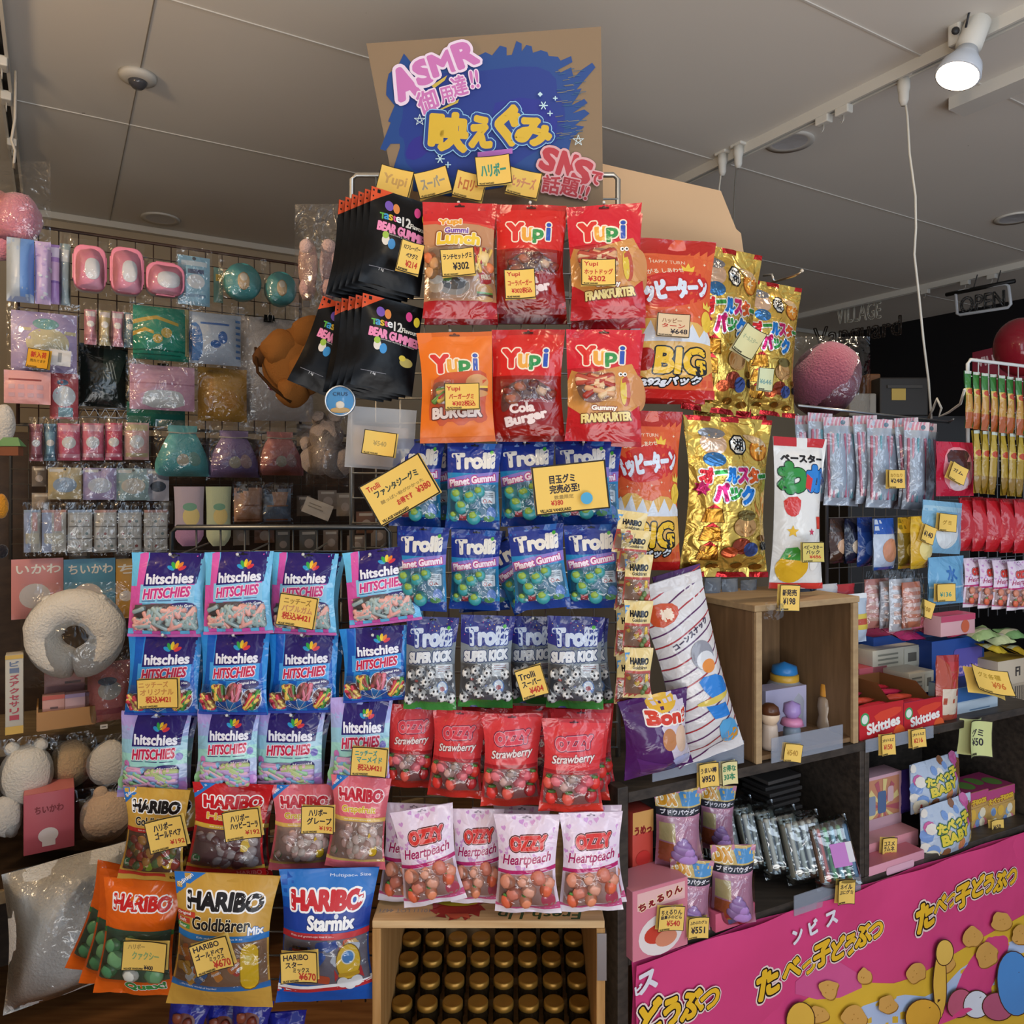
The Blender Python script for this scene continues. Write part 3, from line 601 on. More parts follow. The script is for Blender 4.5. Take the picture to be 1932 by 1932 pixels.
B('ostraw', 'gummy_bag', .125, .18, .024, '#c8363b', ozstraw, win=ozstraw_w, seed=16)
B('opeach', 'gummy_bag', .125, .18, .024, '#ead6e6', ozpeach, win=ozpeach_w, seed=17)
# ---- black bear gummies
def bears(a):
    a.rect(0, 0, 1, 1, '#0b0b0d'); a.poly([(0, 0), (.35, 0), (0, .16)], '#d8512a'); a.disc(.3, .16, .07, '#7a5ab0', .09); a.disc(.42, .17, .055, '#e08a4a', .09); a.disc(.78, .14, .055, '#d84a8a', .09); a.disc(.92, .18, .055, '#e0c83a', .09)
    for k, (t, c) in enumerate(zip('Taste', ('#5fae4a', '#3f9ad0', '#e0b83a', '#d85a8a', '#f0f0f0'))): a.text(t, .2+k*.065, .285, .06, c, b=.1)
    a.text('12', .60, .29, .10, '#d9d4cc', w=.14, b=.08); a.text('Flavours', .82, .31, .05, '#e8e2d2', w=.3, b=.06); a.text('BEAR GUMMIES', .56, .41, .09, '#ee8fb6', w=.84, b=.14, rot=4, ol=[('#3a1226', .1)]); a.text('Gummies bursting with flavour', .62, .475, .025, '#d9d4cc', w=.6, rot=4)
    a.disc(.28, .53, .06, '#e6ddd0', .09); a.disc(.38, .56, .06, '#3f92d0', .09); a.disc(.27, .48, .05, '#9fc04a', .06); a.disc(.8, .66, .12, '#b8a860', .08); a.disc(.72, .62, .06, '#d8c04a', .05); a.text('1 kg', .3, .84, .03, '#ffffff'); a.rect(.1, .82, .5, .825, '#8a8a92')
B('bear', 'bear_gummy_bag', .15, .24, .022, '#0a0a0c', bears, 'black', seed=18, wr=.0004, pinch=.004)
# ---- crisps and snack packs
def happy(a):
    a.rect(0, 0, 1, 1, '#e06a3a'); a.rect(0, 0, 1, .10, '#b5241f'); a.poly([(0, .14), (.4, .1), (1, .1), (1, .5), (0, .5)], '#dd5f36'); a.poly([(.0, .38), (.06, .28), (.4, .22), (.75, .2), (.96, .26), (.92, .38), (.6, .44), (.2, .46)], '#cf2f2a', 2)
    a.text('HAPPY TURN', .45, .155, .022, '#f4d9b8', w=.4); a.text('あがる しあわせ', .38, .215, .03, '#f7e6c8', w=.5, b=.04, rot=-6); a.poly([(.62, .21), (.60, .17), (.65, .19), (.69, .155), (.71, .19), (.76, .175), (.74, .215)], '#f2c84a')
    a.text('ハッピーターン', .46, .335, .12, '#dfe8f4', w=.92, b=.14, rot=-7, ol=[('#c02a28', .22)])
    for u, v in ((.1, .17), (.25, .14), (.88, .16), (.5, .47), (.3, .5), (.8, .5), (.15, .48), (.66, .45)): a.star(u, v, .022, '#f6e2c0', 4, .3)
    a.poly([(0, .58), (.2, .5), (.45, .58), (.7, .52), (1, .6), (1, .9), (0, .9)], '#e3b25c', 1); a.poly([(0, .58), (.07, .54), (.12, .62), (.2, .53), (.27, .63), (.36, .55), (.44, .64), (.52, .56), (.6, .64), (.7, .55), (.8, .63), (.9, .56), (1, .62), (1, .66), (0, .66)], '#d9dfe8')
    a.disc(.92, .52, .09, '#f0c84a', .13); a.poly([(.86, .44), (.86, .40), (.9, .425), (.93, .39), (.95, .425), (.99, .405), (.98, .45)], '#f2d25a')
    a.text('BIG', .58, .775, .145, '#f0c02c', w=.58, b=.13, ol=[('#1c1712', .13)]); a.rrect(.0, .7, .26, .84, '#a8241f', .3); a.text('292gパック', .5, .9, .05, '#e9eef4', w=.66, b=.14, rot=-4, ol=[('#15151a', .3)]); a.rect(0, .945, 1, 1, '#c02422')
B('happy', 'rice_cracker_pack', .19, .38, .05, '#d8552f', happy, 'film', seed=19, st=.09)
KANA = '#d8303a'
def allstar(a, crop=0):
    a.rect(0, 0, 1, .03, '#b8262a'); rnd = random.Random(2)
    a.disc(.28, .17, .15, '#e2bfa2', .13); a.disc(.28, .105, .155, '#8f8f94', .06); a.disc(.27, .27, .13, '#3f74a8', .08)
    a.poly([(.46, .15), (.52, .11), (.62, .11), (.68, .15), (.68, .2), (.62, .235), (.52, .235), (.46, .2)], '#1b1b20'); a.poly([(.475, .155), (.53, .12), (.61, .12), (.665, .155), (.665, .195), (.61, .225), (.53, .225), (.475, .195)], '#f1efe6'); a.text('湖', .57, .172, .075, '#15151a', b=.05)
    a.disc(.85, .20, .12, '#b8621c', .12); a.disc(.85, .20, .105, '#ea9a3a', .105); a.disc(.85, .20, .05, '#f3e0b8', .045); a.poly([(.62, .1), (.85, .11), (.96, .17), (.9, .18), (.72, .14)], '#e8c79a', 1)
    def word(chars, v, u0, du, h):
        for k, (t, c) in enumerate(chars): a.text(t, u0+k*du, v+rnd.uniform(-.012, .012), h*(.16 if t == 'ー' else .7 if t == 'ッ' else 1), c, w=.13 if t == 'ー' else .15, b=.9 if t == 'ー' else .2, ol=[('#f4efe0', 1.1 if t == 'ー' else .2)], rot=rnd.uniform(-8, 8))
    word([('オ', KANA), ('ー', '#3f9a4c'), ('ル', '#2b7fd0'), ('ス', '#d8307a'), ('タ', '#e0622f'), ('ー', '#3f9a4c')], .36, .18, .145, .085); word([('パ', '#c9286a'), ('ッ', '#3f9a4c'), ('ク', '#2b7fd0')], .475, .33, .17, .10); a.star(.12, .45, .09, '#b8265a', 7, .6)
    for k in range(3):
        v = .6+k*.115; a.poly([(.12, v+.06), (.16, v-.03), (.34, v-.03), (.38, v+.06)], '#7a4a14'); a.poly([(.135, v+.055), (.17, v-.025), (.33, v-.025), (.365, v+.055)], '#c98a2c'); a.poly([(.18, v-.03), (.25, v-.055), (.32, v-.03)], '#b8262a')
    a.disc(.65, .68, .15, '#c9945a', .11); a.disc(.66, .61, .12, '#7d6a3a', .06); a.disc(.62, .80, .12, '#8f3a24', .09); a.disc(.74, .82, .1, '#4a5a94', .08); a.disc(.48, .84, .09, '#b8522c', .06)
    for u, v in ((.1, .93), (.35, .93), (.6, .92), (.85, .93), (.9, .75)): a.disc(u, v, .07, '#8a5a1c', .035)
    a.disc(.93, .80, .06, '#23252c', .05); a.rect(0, .965, 1, 1, '#b8262a')
B('allstar', 'snack_pack', .235, .42, .05, '#d9b254', allstar, 'foil', seed=20, nx=14, ny=20, wr=.005)
def baby(a):
    a.rect(0, 0, 1, .06, '#c0282c'); a.text('ベースター', .5, .14, .05, '#1b1b20', w=.8, b=.16); a.text('わ', .3, .27, .17, '#2f8f3f', w=.42, b=.26, ol=[('#1d3a1f', .08)]); a.text('か', .78, .27, .15, '#2b7fd0', w=.4, b=.24, ol=[('#1d2f5a', .08)])
    a.poly([(.55, .24), (.66, .27), (.6, .36), (.5, .33)], '#d8302f'); a.poly([(.1, .4), (.4, .39), (.36, .5), (.25, .53), (.13, .5)], '#d43a34', 1); a.star(.25, .62, .1, '#e8b82a'); a.star(.6, .62, .06, '#c93a5a'); a.rect(.72, .52, .86, .6, '#d8493c', .02)
    a.disc(.32, .86, .27, '#e6b42c', .24); a.poly([(.1, .80), (.16, .73), (.34, .72), (.46, .77), (.5, .81)], '#3f9a3c'); a.disc(.7, .82, .09, '#f4f1ea', .13); a.rect(0, .96, 1, 1, '#d43a34')
B('baby', 'snack_pack', .14, .34, .045, '#e6e4e0', baby, 'film', seed=21)
# ------------------------------------------------------------------ pixel-plane artwork, cards
class PixArt(Art):
    """artwork drawn on a real plane, measured from the photograph; unit = photo pixel"""
    def __init__(s, plane, fin='paper'): super().__init__(1, 1); s.plane = plane; s.fin = fin
    def emit(s, mb, off0=0):
        for polys, m, lay in s.items:
            for ip, p in enumerate(polys):
                pl = s.plane.off(off0+LAY*1.5*(lay+(ip % 24)*.036)); mb.add([pl.at(*q) for q in p], [list(range(len(p)))[::-1]] if sum(p[i][0]*p[(i+1) % len(p)][1]-p[(i+1) % len(p)][0]*p[i][1] for i in range(len(p))) > 0 else [list(range(len(p)))], m)
def slab(mb, pts, m, th=.004, edge=None):
    """a board: 3-D outline (counter-clockwise from the front) with thickness th behind it"""
    pts = [Vector(p) for p in pts]; n = Vector((0, 0, 0))
    for i in range(len(pts)): n += (pts[i]-pts[0]).cross(pts[(i+1) % len(pts)]-pts[0])
    n.normalize()
    if n.dot(pts[0]-EYE) > 0: pts = pts[::-1]; n = -n
    k = len(pts); t = [[q for q in f] for f in tessellate_polygon([pts])]
    front = [f if (pts[f[1]]-pts[f[0]]).cross(pts[f[2]]-pts[f[0]]).dot(n) > 0 else f[::-1] for f in t]
    mb.add(pts, front, m); mb.add([p-n*th for p in pts], [f[::-1] for f in front], m)
    mb.add(pts+[p-n*th for p in pts], [(i, k+i, k+(i+1) % k, (i+1) % k) for i in range(k)], edge or m)
    return n
CARD = '#ecc463'
def card(cx, cy, w, h, rot, Y, lines, label, col=CARD, curl=.004, group=None, tape=False, name='price_card', yaw=0, tilt=0, foot=True):
    W, H = w/F*Y, h/F*Y
    s = Surf(W, H, 5, 3, lambda u, v: curl*(2*u-1)**2+curl*.7*(v-.3)**2)
    mb = MB(); s.base(mb, ('#2b2418', 'paper'), back=1, backm=(col, 'paper')); a = Art(W, H); a.fin = 'paper'; a.rect(.022, .03, .978, .97, col)
    for l in lines:
        t, u, v, hh, c = l[:5]; a.text(t, u, v, hh, c, w=l[5] if len(l) > 5 else None, b=.07)
    if foot: a.text('VILLAGE VANGUARD', .27, .925, .06, '#2b2418', w=.42, b=.1)
    s.art(mb, a)
    if tape: mb.add([(-W*.1, -curl-.002, .006), (W*.1, -curl-.002, .006), (W*.1, -curl-.002, -H*.08), (-W*.1, -curl-.002, -H*.08)], [(0, 3, 2, 1)], FILM)
    o = mb.build(name); c, sn = math.cos(R(rot)), math.sin(R(rot))
    ctr = P(cx, cy, Y); M = Matrix.Rotation(R(yaw), 3, 'Z') @ Matrix.Rotation(R(rot), 3, 'Y') @ Matrix.Rotation(R(tilt), 3, 'X')
    o.location = ctr+M @ Vector((0, 0, H/2)); o.rotation_euler = M.to_euler()
    return tag(o, label, 'price card', group)
INK, RED_, TEAL = '#2a2430', '#c0392c', '#2f8f86'
# ------------------------------------------------------------------ room shell
ZC = 2.72
def rp(a, b, z): v = RA*a+RB*b; return Vector((v.x, v.y, z))
def quad_struct(name, pts, m, n=None):
    mb = MB(); mb.add(pts, [list(range(len(pts)))], m); return struct(mb.build(name))
mC, nt, bC = nodes_mat('ceiling_board', .9); bC.inputs['Specular IOR Level'].default_value = .1
def seam_ceiling():
    L = nt.links.new; tc = nt.nodes.new('ShaderNodeTexCoord'); nz = nt.nodes.new('ShaderNodeTexNoise'); nz.inputs['Scale'].default_value = 1.2
    cr = nt.nodes.new('ShaderNodeValToRGB'); cr.color_ramp.elements[0].color = (*lin('#ddd7cd'), 1); cr.color_ramp.elements[1].color = (*lin('#e6e0d6'), 1)
    sp = nt.nodes.new('ShaderNodeTexNoise'); sp.inputs['Scale'].default_value = 34; sp.inputs['Detail'].default_value = 1
    th = nt.nodes.new('ShaderNodeMath'); th.operation = 'GREATER_THAN'; th.inputs[1].default_value = .845
    mx = nt.nodes.new('ShaderNodeMix'); mx.data_type = 'RGBA'; mx.inputs[7].default_value = (*lin('#938b80'), 1)
    L(tc.outputs['Object'], nz.inputs['Vector']); L(tc.outputs['Object'], sp.inputs['Vector']); L(nz.outputs['Fac'], cr.inputs[0]); L(sp.outputs['Fac'], th.inputs[0])
    L(th.outputs[0], mx.inputs[0]); L(cr.outputs[0], mx.inputs[6]); L(mx.outputs[2], bC.inputs['Base Color'])
seam_ceiling()
quad_struct('ceiling', [rp(-3, -1.6, ZC), rp(-3, 4.6, ZC), rp(6.6, 4.6, ZC), rp(6.6, -1.6, ZC)], mC)
WOODF = noisy('floor_wood', '#7a4c28', '#9c6a3c', 5, .45, (1, 9, 1))
quad_struct('floor', [rp(-3, -1.9, 0), rp(6.6, -1.9, 0), rp(6.6, 4.6, 0), rp(-3, 4.6, 0)], WOODF)
WALLM = noisy('wall_paint', '#b3a084', '#bfac90', 2, .9)
quad_struct('wall_back', [rp(-3, 4.17, 0), rp(5.6, 4.17, 0), rp(5.6, 4.17, ZC), rp(-3, 4.17, ZC)], WALLM)
quad_struct('wall_left', [rp(-.95, -.5, 0), rp(-.95, 4.17, 0), rp(-.95, 4.17, ZC), rp(-.95, -.5, ZC)], WALLM)
quad_struct('wall_right', [rp(5.6, 4.17, 0), rp(5.6, -1.2, 0), rp(5.6, -1.2, ZC), rp(5.6, 4.17, ZC)], ('#1a191b', 'matte'))
def beam(name, a0, b0, a1, b1, z, w, h, m, st=True):
    p, q = rp(a0, b0, z), rp(a1, b1, z); d = q-p; mb = MB(); rot = Matrix.Rotation(math.atan2(d.y, d.x), 3, 'Z')
    mb.box((p+q)/2, (d.length, w, h), m, rot); o = mb.build(name); return struct(o) if st else o
beam('trim_1', -.95, 4.15, 5.6, 4.15, ZC-.016, .03, .03, ('#d9d2c4', 'paint'))
for i, b in enumerate((.52, 1.35, 2.185, 3.01)): beam('trim_%d' % (2+i), -3, b, 6.6, b, ZC-.001, .006, .004, ('#d6d0c6', 'paint'))
beam('trim_6', .22, 2.2, .22, 4.15, ZC-.001, .003, .003, ('#8e867b', 'paint'))
# ---- ceiling tracks and lamps
WHT = ('#d8d4ca', 'paint')
def track(a, b0, b1, label, clips, cat='lighting track'):
    p, q = rp(a, b0, ZC-.018), rp(a, b1, ZC-.018); rot = Matrix.Rotation(math.atan2((q-p).y, (q-p).x), 3, 'Z'); mb = MB()
    for sgn in (-1, 1): mb.box((p+q)/2+rot @ Vector((0, sgn*.0125, 0)), ((q-p).length, .009, .036), WHT, rot)
    mb.box((p+q)/2+Vector((0, 0, .012)), ((q-p).length, .02, .012), ('#1e1c1c', 'paint'), rot); o = mb.build('ceiling_track')
    for b in clips:
        cb = MB(); c = rp(a, b, ZC-.045); cb.box(c, (.05, .03, .03), WHT, rot, .004); cb.tube([c+Vector((0, 0, -.015)), c+Vector((0, 0, -.03)), c+rot @ Vector((.008, 0, -.04)), c+rot @ Vector((.012, 0, -.03))], .002, ('#c8c4ba', 'paint'), 5); k = cb.build('track_clip', o)
    tag(o, label, cat); return o, rot
def b_at(px, py): p = Plane((0, 0, ZC-.03), (0, 0, -1)).at(px, py); return p.dot(RB)
tr1, trot = track(2.204, .2, 4.0, 'white lighting track with clips crossing the ceiling above the gold snack packs', [b_at(1541, 213), b_at(1585, 197)])
track(4.68, .5, 4.0, 'white ceiling track in front of the dark wall with the neon signs', [b_at(1720, 540), b_at(1795, 522), b_at(1845, 510)])
track(-.135, .6, 4.0, 'ceiling track with pale hanging clips at the far left edge', [b_at(12, 112), b_at(14, 176), b_at(16, 262)])
beam('trim_7', 2.55, .3, 2.55, 1.45, ZC-.02, .09, .04, ('#d9d5cc', 'paint'))
def downlight(px, py, label, r=.085):
    c = Plane((0, 0, ZC-.004), (0, 0, -1)).at(px, py); mb = MB()
    mb.lathe([(r*.74, -.001), (r, -.005), (r, .003)], ('#d9d4ca', 'paint'), c, 28, caps=False); o = mb.build('downlight')
    lb = MB(); lb.lathe([(r*.75, -.001), (r*.5, .0015), (0, .002)], ('#c4c3c4', 'satin'), c, 28, caps=False); lb.build('lens', o); tag(o, label, 'ceiling light')
downlight(1490, 268, 'round recessed ceiling light, unlit, beside the lighting track'); downlight(1915, 412, 'round recessed ceiling light, unlit, at the right edge of the ceiling'); downlight(303, 413, 'round recessed ceiling light, unlit, above the toiletry grid by the white cornice')
def spotlamp():
    c = P(1815, 95, 2.1); base = rp(2.204, b_at(1803, 62), ZC-.05); root = empty('track_spotlight', base)
    def L_(p): return Vector(p)-base
    mb = MB(); mb.box(L_(P(1795, 12, 2.15)), (.075, .05, .05), WHT, trot, .006); mb.box(L_(P(1805, 62, 2.13)), (.034, .034, .075), WHT, trot, .006); mb.build('adapter', root)
    kb = MB(); kb.ball(L_(P(1803, 58, 2.1)), (.011, .008, .011), ('#2b2a2a', 'paint'), 2); kb.build('knob', root)
    top, mid, end = L_(P(1846, 40, 2.1)), L_(P(1826, 97, 2.1)), L_(P(1804, 150, 2.08)); d = (end-top).normalized(); rot = d.to_track_quat('Z', 'Y').to_matrix()
    hb = MB(); l = (mid-top).length; hb.lathe([(0, 0), (.03, 0), (.033, .004), (.033, l-.004), (.026, l), (.026, l+.012)], WHT, top, 24, rot); hb.build('socket', root)
    sb = MB(); sb.lathe([(.027, l+.006), (.036, l+.03), (.052, l+.055), (.058, l+.085), (.056, l+.088)], ('#c9cfd8', 'gloss'), top, 28, rot); sb.build('reflector', root)
    gb = MB(); gb.lathe([(.0555, l+.086), (.045, l+.094), (.0, l+.098)], emit_mat('lamp_glow', '#ffe9c8', 9), top, 28, rot); gb.build('bulb_face', root)
    wb = MB(); wb.tube([L_(P(1822, 52, 2.08)), L_(P(1828, 25, 2.07)), L_(P(1842, 10, 2.07)), L_(P(1855, 20, 2.08)), L_(P(1856, 32, 2.08))], .0028, ('#22242a', 'paint'), 6); wb.build('cable', root)
    tag(root, 'white track spotlight, lit, with a bowl shaped reflector at the top right', 'spotlight')
    l = bpy.data.lights.new('spotlight_beam', 'SPOT'); l.energy = 26; l.color = (1, .8, .56); l.spot_size = R(80); l.spot_blend = .6; l.shadow_soft_size = .05
    o = bpy.data.objects.new('spotlight_beam', l); COL.objects.link(o); o.location = base+top+d*(.31); o.rotation_euler = d.to_track_quat('-Z', 'Y').to_euler()
spotlamp()
def cordset(pts, plugpx, label, r=.0035, c='#d8d2c4'):
    mb = MB(); mb.tube([P(*p) for p in pts], r, (c, 'paint'), 7); o = mb.build('power_cord')
    pb = MB(); p = P(*pts[0]); pb.lathe([(.008, -.05), (.014, -.035), (.015, -.01), (.018, 0), (.018, .03)], WHT, p, 14); pb.build('plug', o)
    ab = MB(); ab.box(p+Vector((0, 0, .045)), (.055, .034, .03), WHT, trot, .005); ab.build('track_adapter', o); tag(o, label, 'cable')
yt = rp(2.204, b_at(1703, 150), 0).y
cordset([(1705, 168, yt), (1712, 220, yt), (1716, 290, yt-.02), (1727, 370, yt-.04), (1728, 430, yt-.04), (1725, 480, yt-.03), (1734, 560, yt-.02), (1742, 640, yt), (1752, 720, yt), (1757, 790, yt)], 0, 'long white power cord hanging from the lighting track down past the dark wall')
for px, py, lab, c in ((1363, 305, 'white cord dropping from the lighting track behind the cardboard sheet', '#d8d2c4'), (1393, 290, 'grey cord beside the white one dropping behind the cardboard sheet', '#77736c')):
    y = rp(2.204, b_at(px, py-8), 0).y; cordset([(px, py+2, y), (px-6, py+50, y), (px-10, py+160, y), (px-10, py+420, y)], 0, lab, .003, c)
def camera_dome():
    c = Plane((0, 0, ZC-.001), (0, 0, -1)).at(260, 142); o = empty('security_camera', c)
    mb = MB(); mb.lathe([(.035, -.02), (.052, -.014), (.055, 0), (0, 0)], ('#c9c4ba', 'paint'), (0, 0, 0), 26); mb.build('housing', o)
    mb = MB(); mb.lathe([(0, -.043), (.015, -.04), (.025, -.03), (.028, -.018)], ('#4a4a4e', 'gloss'), (0, 0, 0), 22); mb.build('lens_dome', o)
    tag(o, 'small white dome security camera on the ceiling', 'security camera')
camera_dome()
# ---- neon signs on the dark wall
def neon(name, body, px0, py0, px1, py1, a, label, rect=False, col='#b9b4a4', thin=.0045):
    pl = Plane(rp(a, 0, 1.5), -RA); o = empty(name, pl.at((px0+px1)/2, (py0+py1)/2)); loc = o.location
    v, t, ed, bb = glyphs(body); mb = MB()
    for i, j in ed:
        q = [pl.at(px0+(v[k][0]-bb[0])/(bb[1]-bb[0])*(px1-px0)*1, py1-(v[k][1]-bb[2])/(bb[3]-bb[2])*(py1-py0)-(v[k][0]-bb[0])/(bb[1]-bb[0])*rise) for k in (i, j)]
        mb.tube([q[0]-loc, q[1]-loc], thin, (col, 'gloss'), 4)
    mb.build('tube_letters', o); return o, pl
rise = 12
o, pl = neon('neon_sign', 'VILLAGE', 1578, 580, 1662, 612, 4.75, '', col='#d9d3c2', thin=.0035)
rise = 25; v2, _p = neon('neon_sign', 'Vanguard', 1535, 620, 1700, 668, 4.75, '', col='#3a2f28', thin=.005)
for ch in list(v2.children): ch.parent = o; ch.location = Vector(v2.location)-Vector(o.location)
bpy.data.objects.remove(v2)
tag(o, 'unlit neon sign in thin capitals above the dusty pink plush', 'neon sign')
rise = 15; o, pl = neon('neon_sign', 'OPEN', 1812, 562, 1895, 592, 4.5, '', col='#3a3a3a', thin=.004)
mb = MB(); fr = [pl.at(*q)-o.location for q in ((1806, 592), (1803, 553), (1810, 549), (1897, 536), (1903, 540), (1907, 574), (1902, 580), (1812, 594))]; mb.tube(fr, .009, ('#c9cdd2', 'gloss'), 7, True); mb.build('tube_frame', o)
mb = MB(); mb.tube([pl.at(1785, 556)-o.location, pl.at(1915, 530)-o.location], .012, ('#151515', 'paint'), 6)
for x, y in ((1836, 546), (1880, 538)): mb.tube([pl.at(x, y)-o.location, pl.at(x+8, y-28)-o.location], .003, ('#3a3a3a', 'paint'), 5)
mb.build('hanging_bar', o); tag(o, 'unlit OPEN neon sign with a white tube frame on the dark wall', 'neon sign')
# ---- the sign above the centre rack
SIGN = Plane(P(950, 380, 1.68), (0, -.36, -.12))
def px(zx, zy, x0=680, y0=40, k=480/1932): return (x0+zx*k, y0+zy*k)
def sign():
    mb = MB(); M_ = [SIGN.at(*q) for q in ((691, 82), (1134, 50), (1138, 400), (752, 400))]; slab(mb, M_, ('#8f7a62', 'matte'), .006, ('#d9b98a', 'matte'))
    a = PixArt(SIGN, 'paint')
    blob = [(330, 245), (390, 320), (430, 300), (560, 330), (760, 300), (900, 260), (950, 235), (1000, 260), (1060, 185), (1110, 200), (1110, 260), (1150, 255), (1185, 150), (1225, 170), (1225, 230), (1260, 180), (1300, 190), (1310, 240), (1370, 220), (1420, 235), (1430, 265), (1500, 270), (1520, 300), (1600, 265), (1610, 310), (1500, 370), (1520, 390), (1600, 350), (1620, 430), (1680, 370), (1760, 315), (1785, 350), (1690, 460), (1640, 520), (1680, 510), (1650, 570), (1600, 640), (1700, 590), (1725, 620), (1610, 700), (1700, 670), (1740, 700), (1630, 790), (1700, 800), (1600, 900), (1580, 990), (1440, 1000), (1370, 1150), (1150, 1200), (1080, 1260), (900, 1290), (680, 1330), (400, 1290), (400, 1180), (250, 1120), (300, 960), (300, 930), (230, 930), (190, 985), (150, 970), (230, 770), (210, 760), (260, 640), (195, 560), (200, 470), (215, 400), (290, 330)]
    a.poly([px(*q) for q in blob], '#0e4188')
    core = [(320, 420), (520, 400), (900, 380), (1300, 330), (1480, 400), (1500, 560), (1560, 640), (1540, 900), (1300, 1000), (1100, 1150), (700, 1200), (420, 1150), (330, 1060), (340, 900), (280, 860), (330, 700)]
    a.poly([px(*q) for q in core], '#0d3088', 1)
    a.poly([px(*q) for q in ((380, 900), (480, 860), (560, 950), (430, 1060), (330, 1040))], '#221b8a', 1); a.poly([px(*q) for q in ((930, 640), (1300, 560), (1500, 700), (1480, 900), (1200, 980))], '#17248e', 1)
    rnd = random.Random(5)
    for k in range(40):
        x, y = rnd.uniform(1480, 1640), rnd.uniform(360, 900); a.line([px(x, y), px(x+rnd.uniform(40, 90), y-8)], 1.1, '#2f5f86' if k % 2 else '#7d7866')
    def T(t, zx, zy, h, w, c, ol, rot, b, **k): x, y = px(zx, zy); a.text(t, x, y, h*.2484, c, w=w*.2484, b=b, ol=ol, rot=rot, **k)
    a.poly([px(*q) for q in ((540, 490), (660, 410), (640, 450), (560, 510))], '#c9b04a'); a.poly([px(*q) for q in ((600, 670), (750, 590), (740, 620), (600, 680))], '#c9b04a')
    for t, x, y, w, h, r in (('A', 335, 470, 150, 215, -22), ('S', 480, 385, 120, 170, -20), ('M', 620, 320, 170, 150, -18), ('R', 795, 250, 150, 170, -20)): T(t, x, y, h, w, '#c873b6', [('#e8d5ea', .24)], r, .19)
    for t, x, y, w, h, r in (('御', 510, 610, 150, 170, -18), ('用', 655, 560, 95, 120, -15), ('達', 750, 490, 110, 150, -15), ('!!', 865, 440, 60, 130, -8)): T(t, x, y, h, w, '#c873b6', [('#e8d5ea', .13)], r, .05)
    T('映', 670, 840, 270, 270, '#d9b32e', [('#8fc4e8', .24), ('#173c8c', .19)], 4, .14)
    T('え', 915, 840, 220, 150, '#d9b32e', [('#8fc4e8', .24), ('#173c8c', .18)], 2, .16); T('ぐ', 1125, 790, 280, 170, '#d9b32e', [('#8fc4e8', .2), ('#173c8c', .15)], 4, .16); T('み', 1315, 840, 185, 250, '#d9b32e', [('#8fc4e8', .26), ('#173c8c', .19)], 4, .2)
    a.poly([px(*q) for q in ((890, 995), (1155, 965), (1155, 1005), (890, 1035))], '#b56cc0')
    for t, x, y, w, h, r in (('S', 1435, 1050, 110, 160, 18), ('N', 1570, 1090, 110, 165, 18), ('S', 1685, 1145, 120, 165, 18), ('で', 1790, 1190, 75, 90, 20)): T(t, x, y, h, w, '#b8323c', [('#d9a6a8', .22)], r, .17 if t != 'で' else .12)
    for t, x, y, w, h, r in (('話', 1450, 1240, 130, 130, 10), ('題', 1590, 1260, 130, 130, 12), ('!!', 1700, 1300, 60, 100, 18)): T(t, x, y, h, w, '#b8323c', [('#d9a6a8', .16)], r, .06)
    for x, y, r in ((1390, 640, 30), (605, 1045, 32), (1480, 585, 14), (1440, 700, 18), (665, 1090, 20), (1365, 555, 10)):
        for k in range(3 if r > 25 else 2):
            t = k*math.pi/(3 if r > 25 else 2); a.line([px(x-r*math.cos(t), y-r*math.sin(t)), px(x+r*math.cos(t), y+r*math.sin(t))], 2 if r > 12 else 4, '#bfe0ea')
    for x, y in ((450, 750), (1655, 905)):
        q = [px(x+42*math.sin(2*math.pi*2*k/5), y-42*math.cos(2*math.pi*2*k/5)) for k in range(5)]; a.line(q, 1.2, '#c9dde2', True)
    a.emit(mb, .001); o = mb.build('sign_board'); tag(o, 'hand painted cardboard sign with yellow Japanese letters on a blue scribble', 'sign')
sign()
mb = MB(); BK = Plane(P(1250, 400, 1.98), (0, -1, 0)); slab(mb, [BK.at(*q) for q in ((1100, 300), (1150, 312), (1360, 360), (1389, 432), (1398, 440), (1405, 490), (1420, 760), (1100, 760))], ('#d9b48c', 'matte'), .005); tag(mb.build('cardboard_sheet'), 'plain beige cardboard sheet standing behind the gold snack packs', 'cardboard')
# ------------------------------------------------------------------ wire racks of the centre display
def wire_rack(name, px0, px1, py0, py1, Y, step, label, col, hooks, frame=.006, sub=None):
    o = empty(name, P((px0+px1)/2, py1, Y)); L = o.location; st = (col, 'steel')
    a, b = P(px0, py0, Y)-L, P(px1, py1, Y)-L; mb = MB()
    mb.tube([(a.x, 0, b.z), (a.x, 0, a.z-.01), (a.x+.01, 0, a.z), (b.x-.01, 0, a.z), (b.x, 0, a.z-.01), (b.x, 0, b.z)], frame, st, 8); mb.build('frame', o)
    gb = MB(); n = max(1, round((b.x-a.x)/step)); 
    for i in range(1, n): x = a.x+(b.x-a.x)*i/n; gb.tube([(x, 0, a.z), (x, 0, b.z)], .0022, st, 5)
    m = max(1, round((a.z-b.z)/step))
    for i in range(1, m): z = b.z+(a.z-b.z)*i/m; gb.tube([(a.x, -.004, z), (b.x, -.004, z)], .0022, st, 5)
    gb.build('grid', o)
    for x, y, Yf in hooks:
        hb = MB(); p = P(x, y, Yf)-L; hb.tube([(p.x, -.006, p.z+.012), (p.x, p.y, p.z-.002), (p.x, p.y-.012, p.z+.004)], .0022, ('#c9c9c6', 'steel'), 5); hb.ball((p.x, p.y-.012, p.z+.004), .0035, ('#dcdcd8', 'gloss'), 1); hb.build('hook', o)
    tag(o, label, 'display rack'); return o
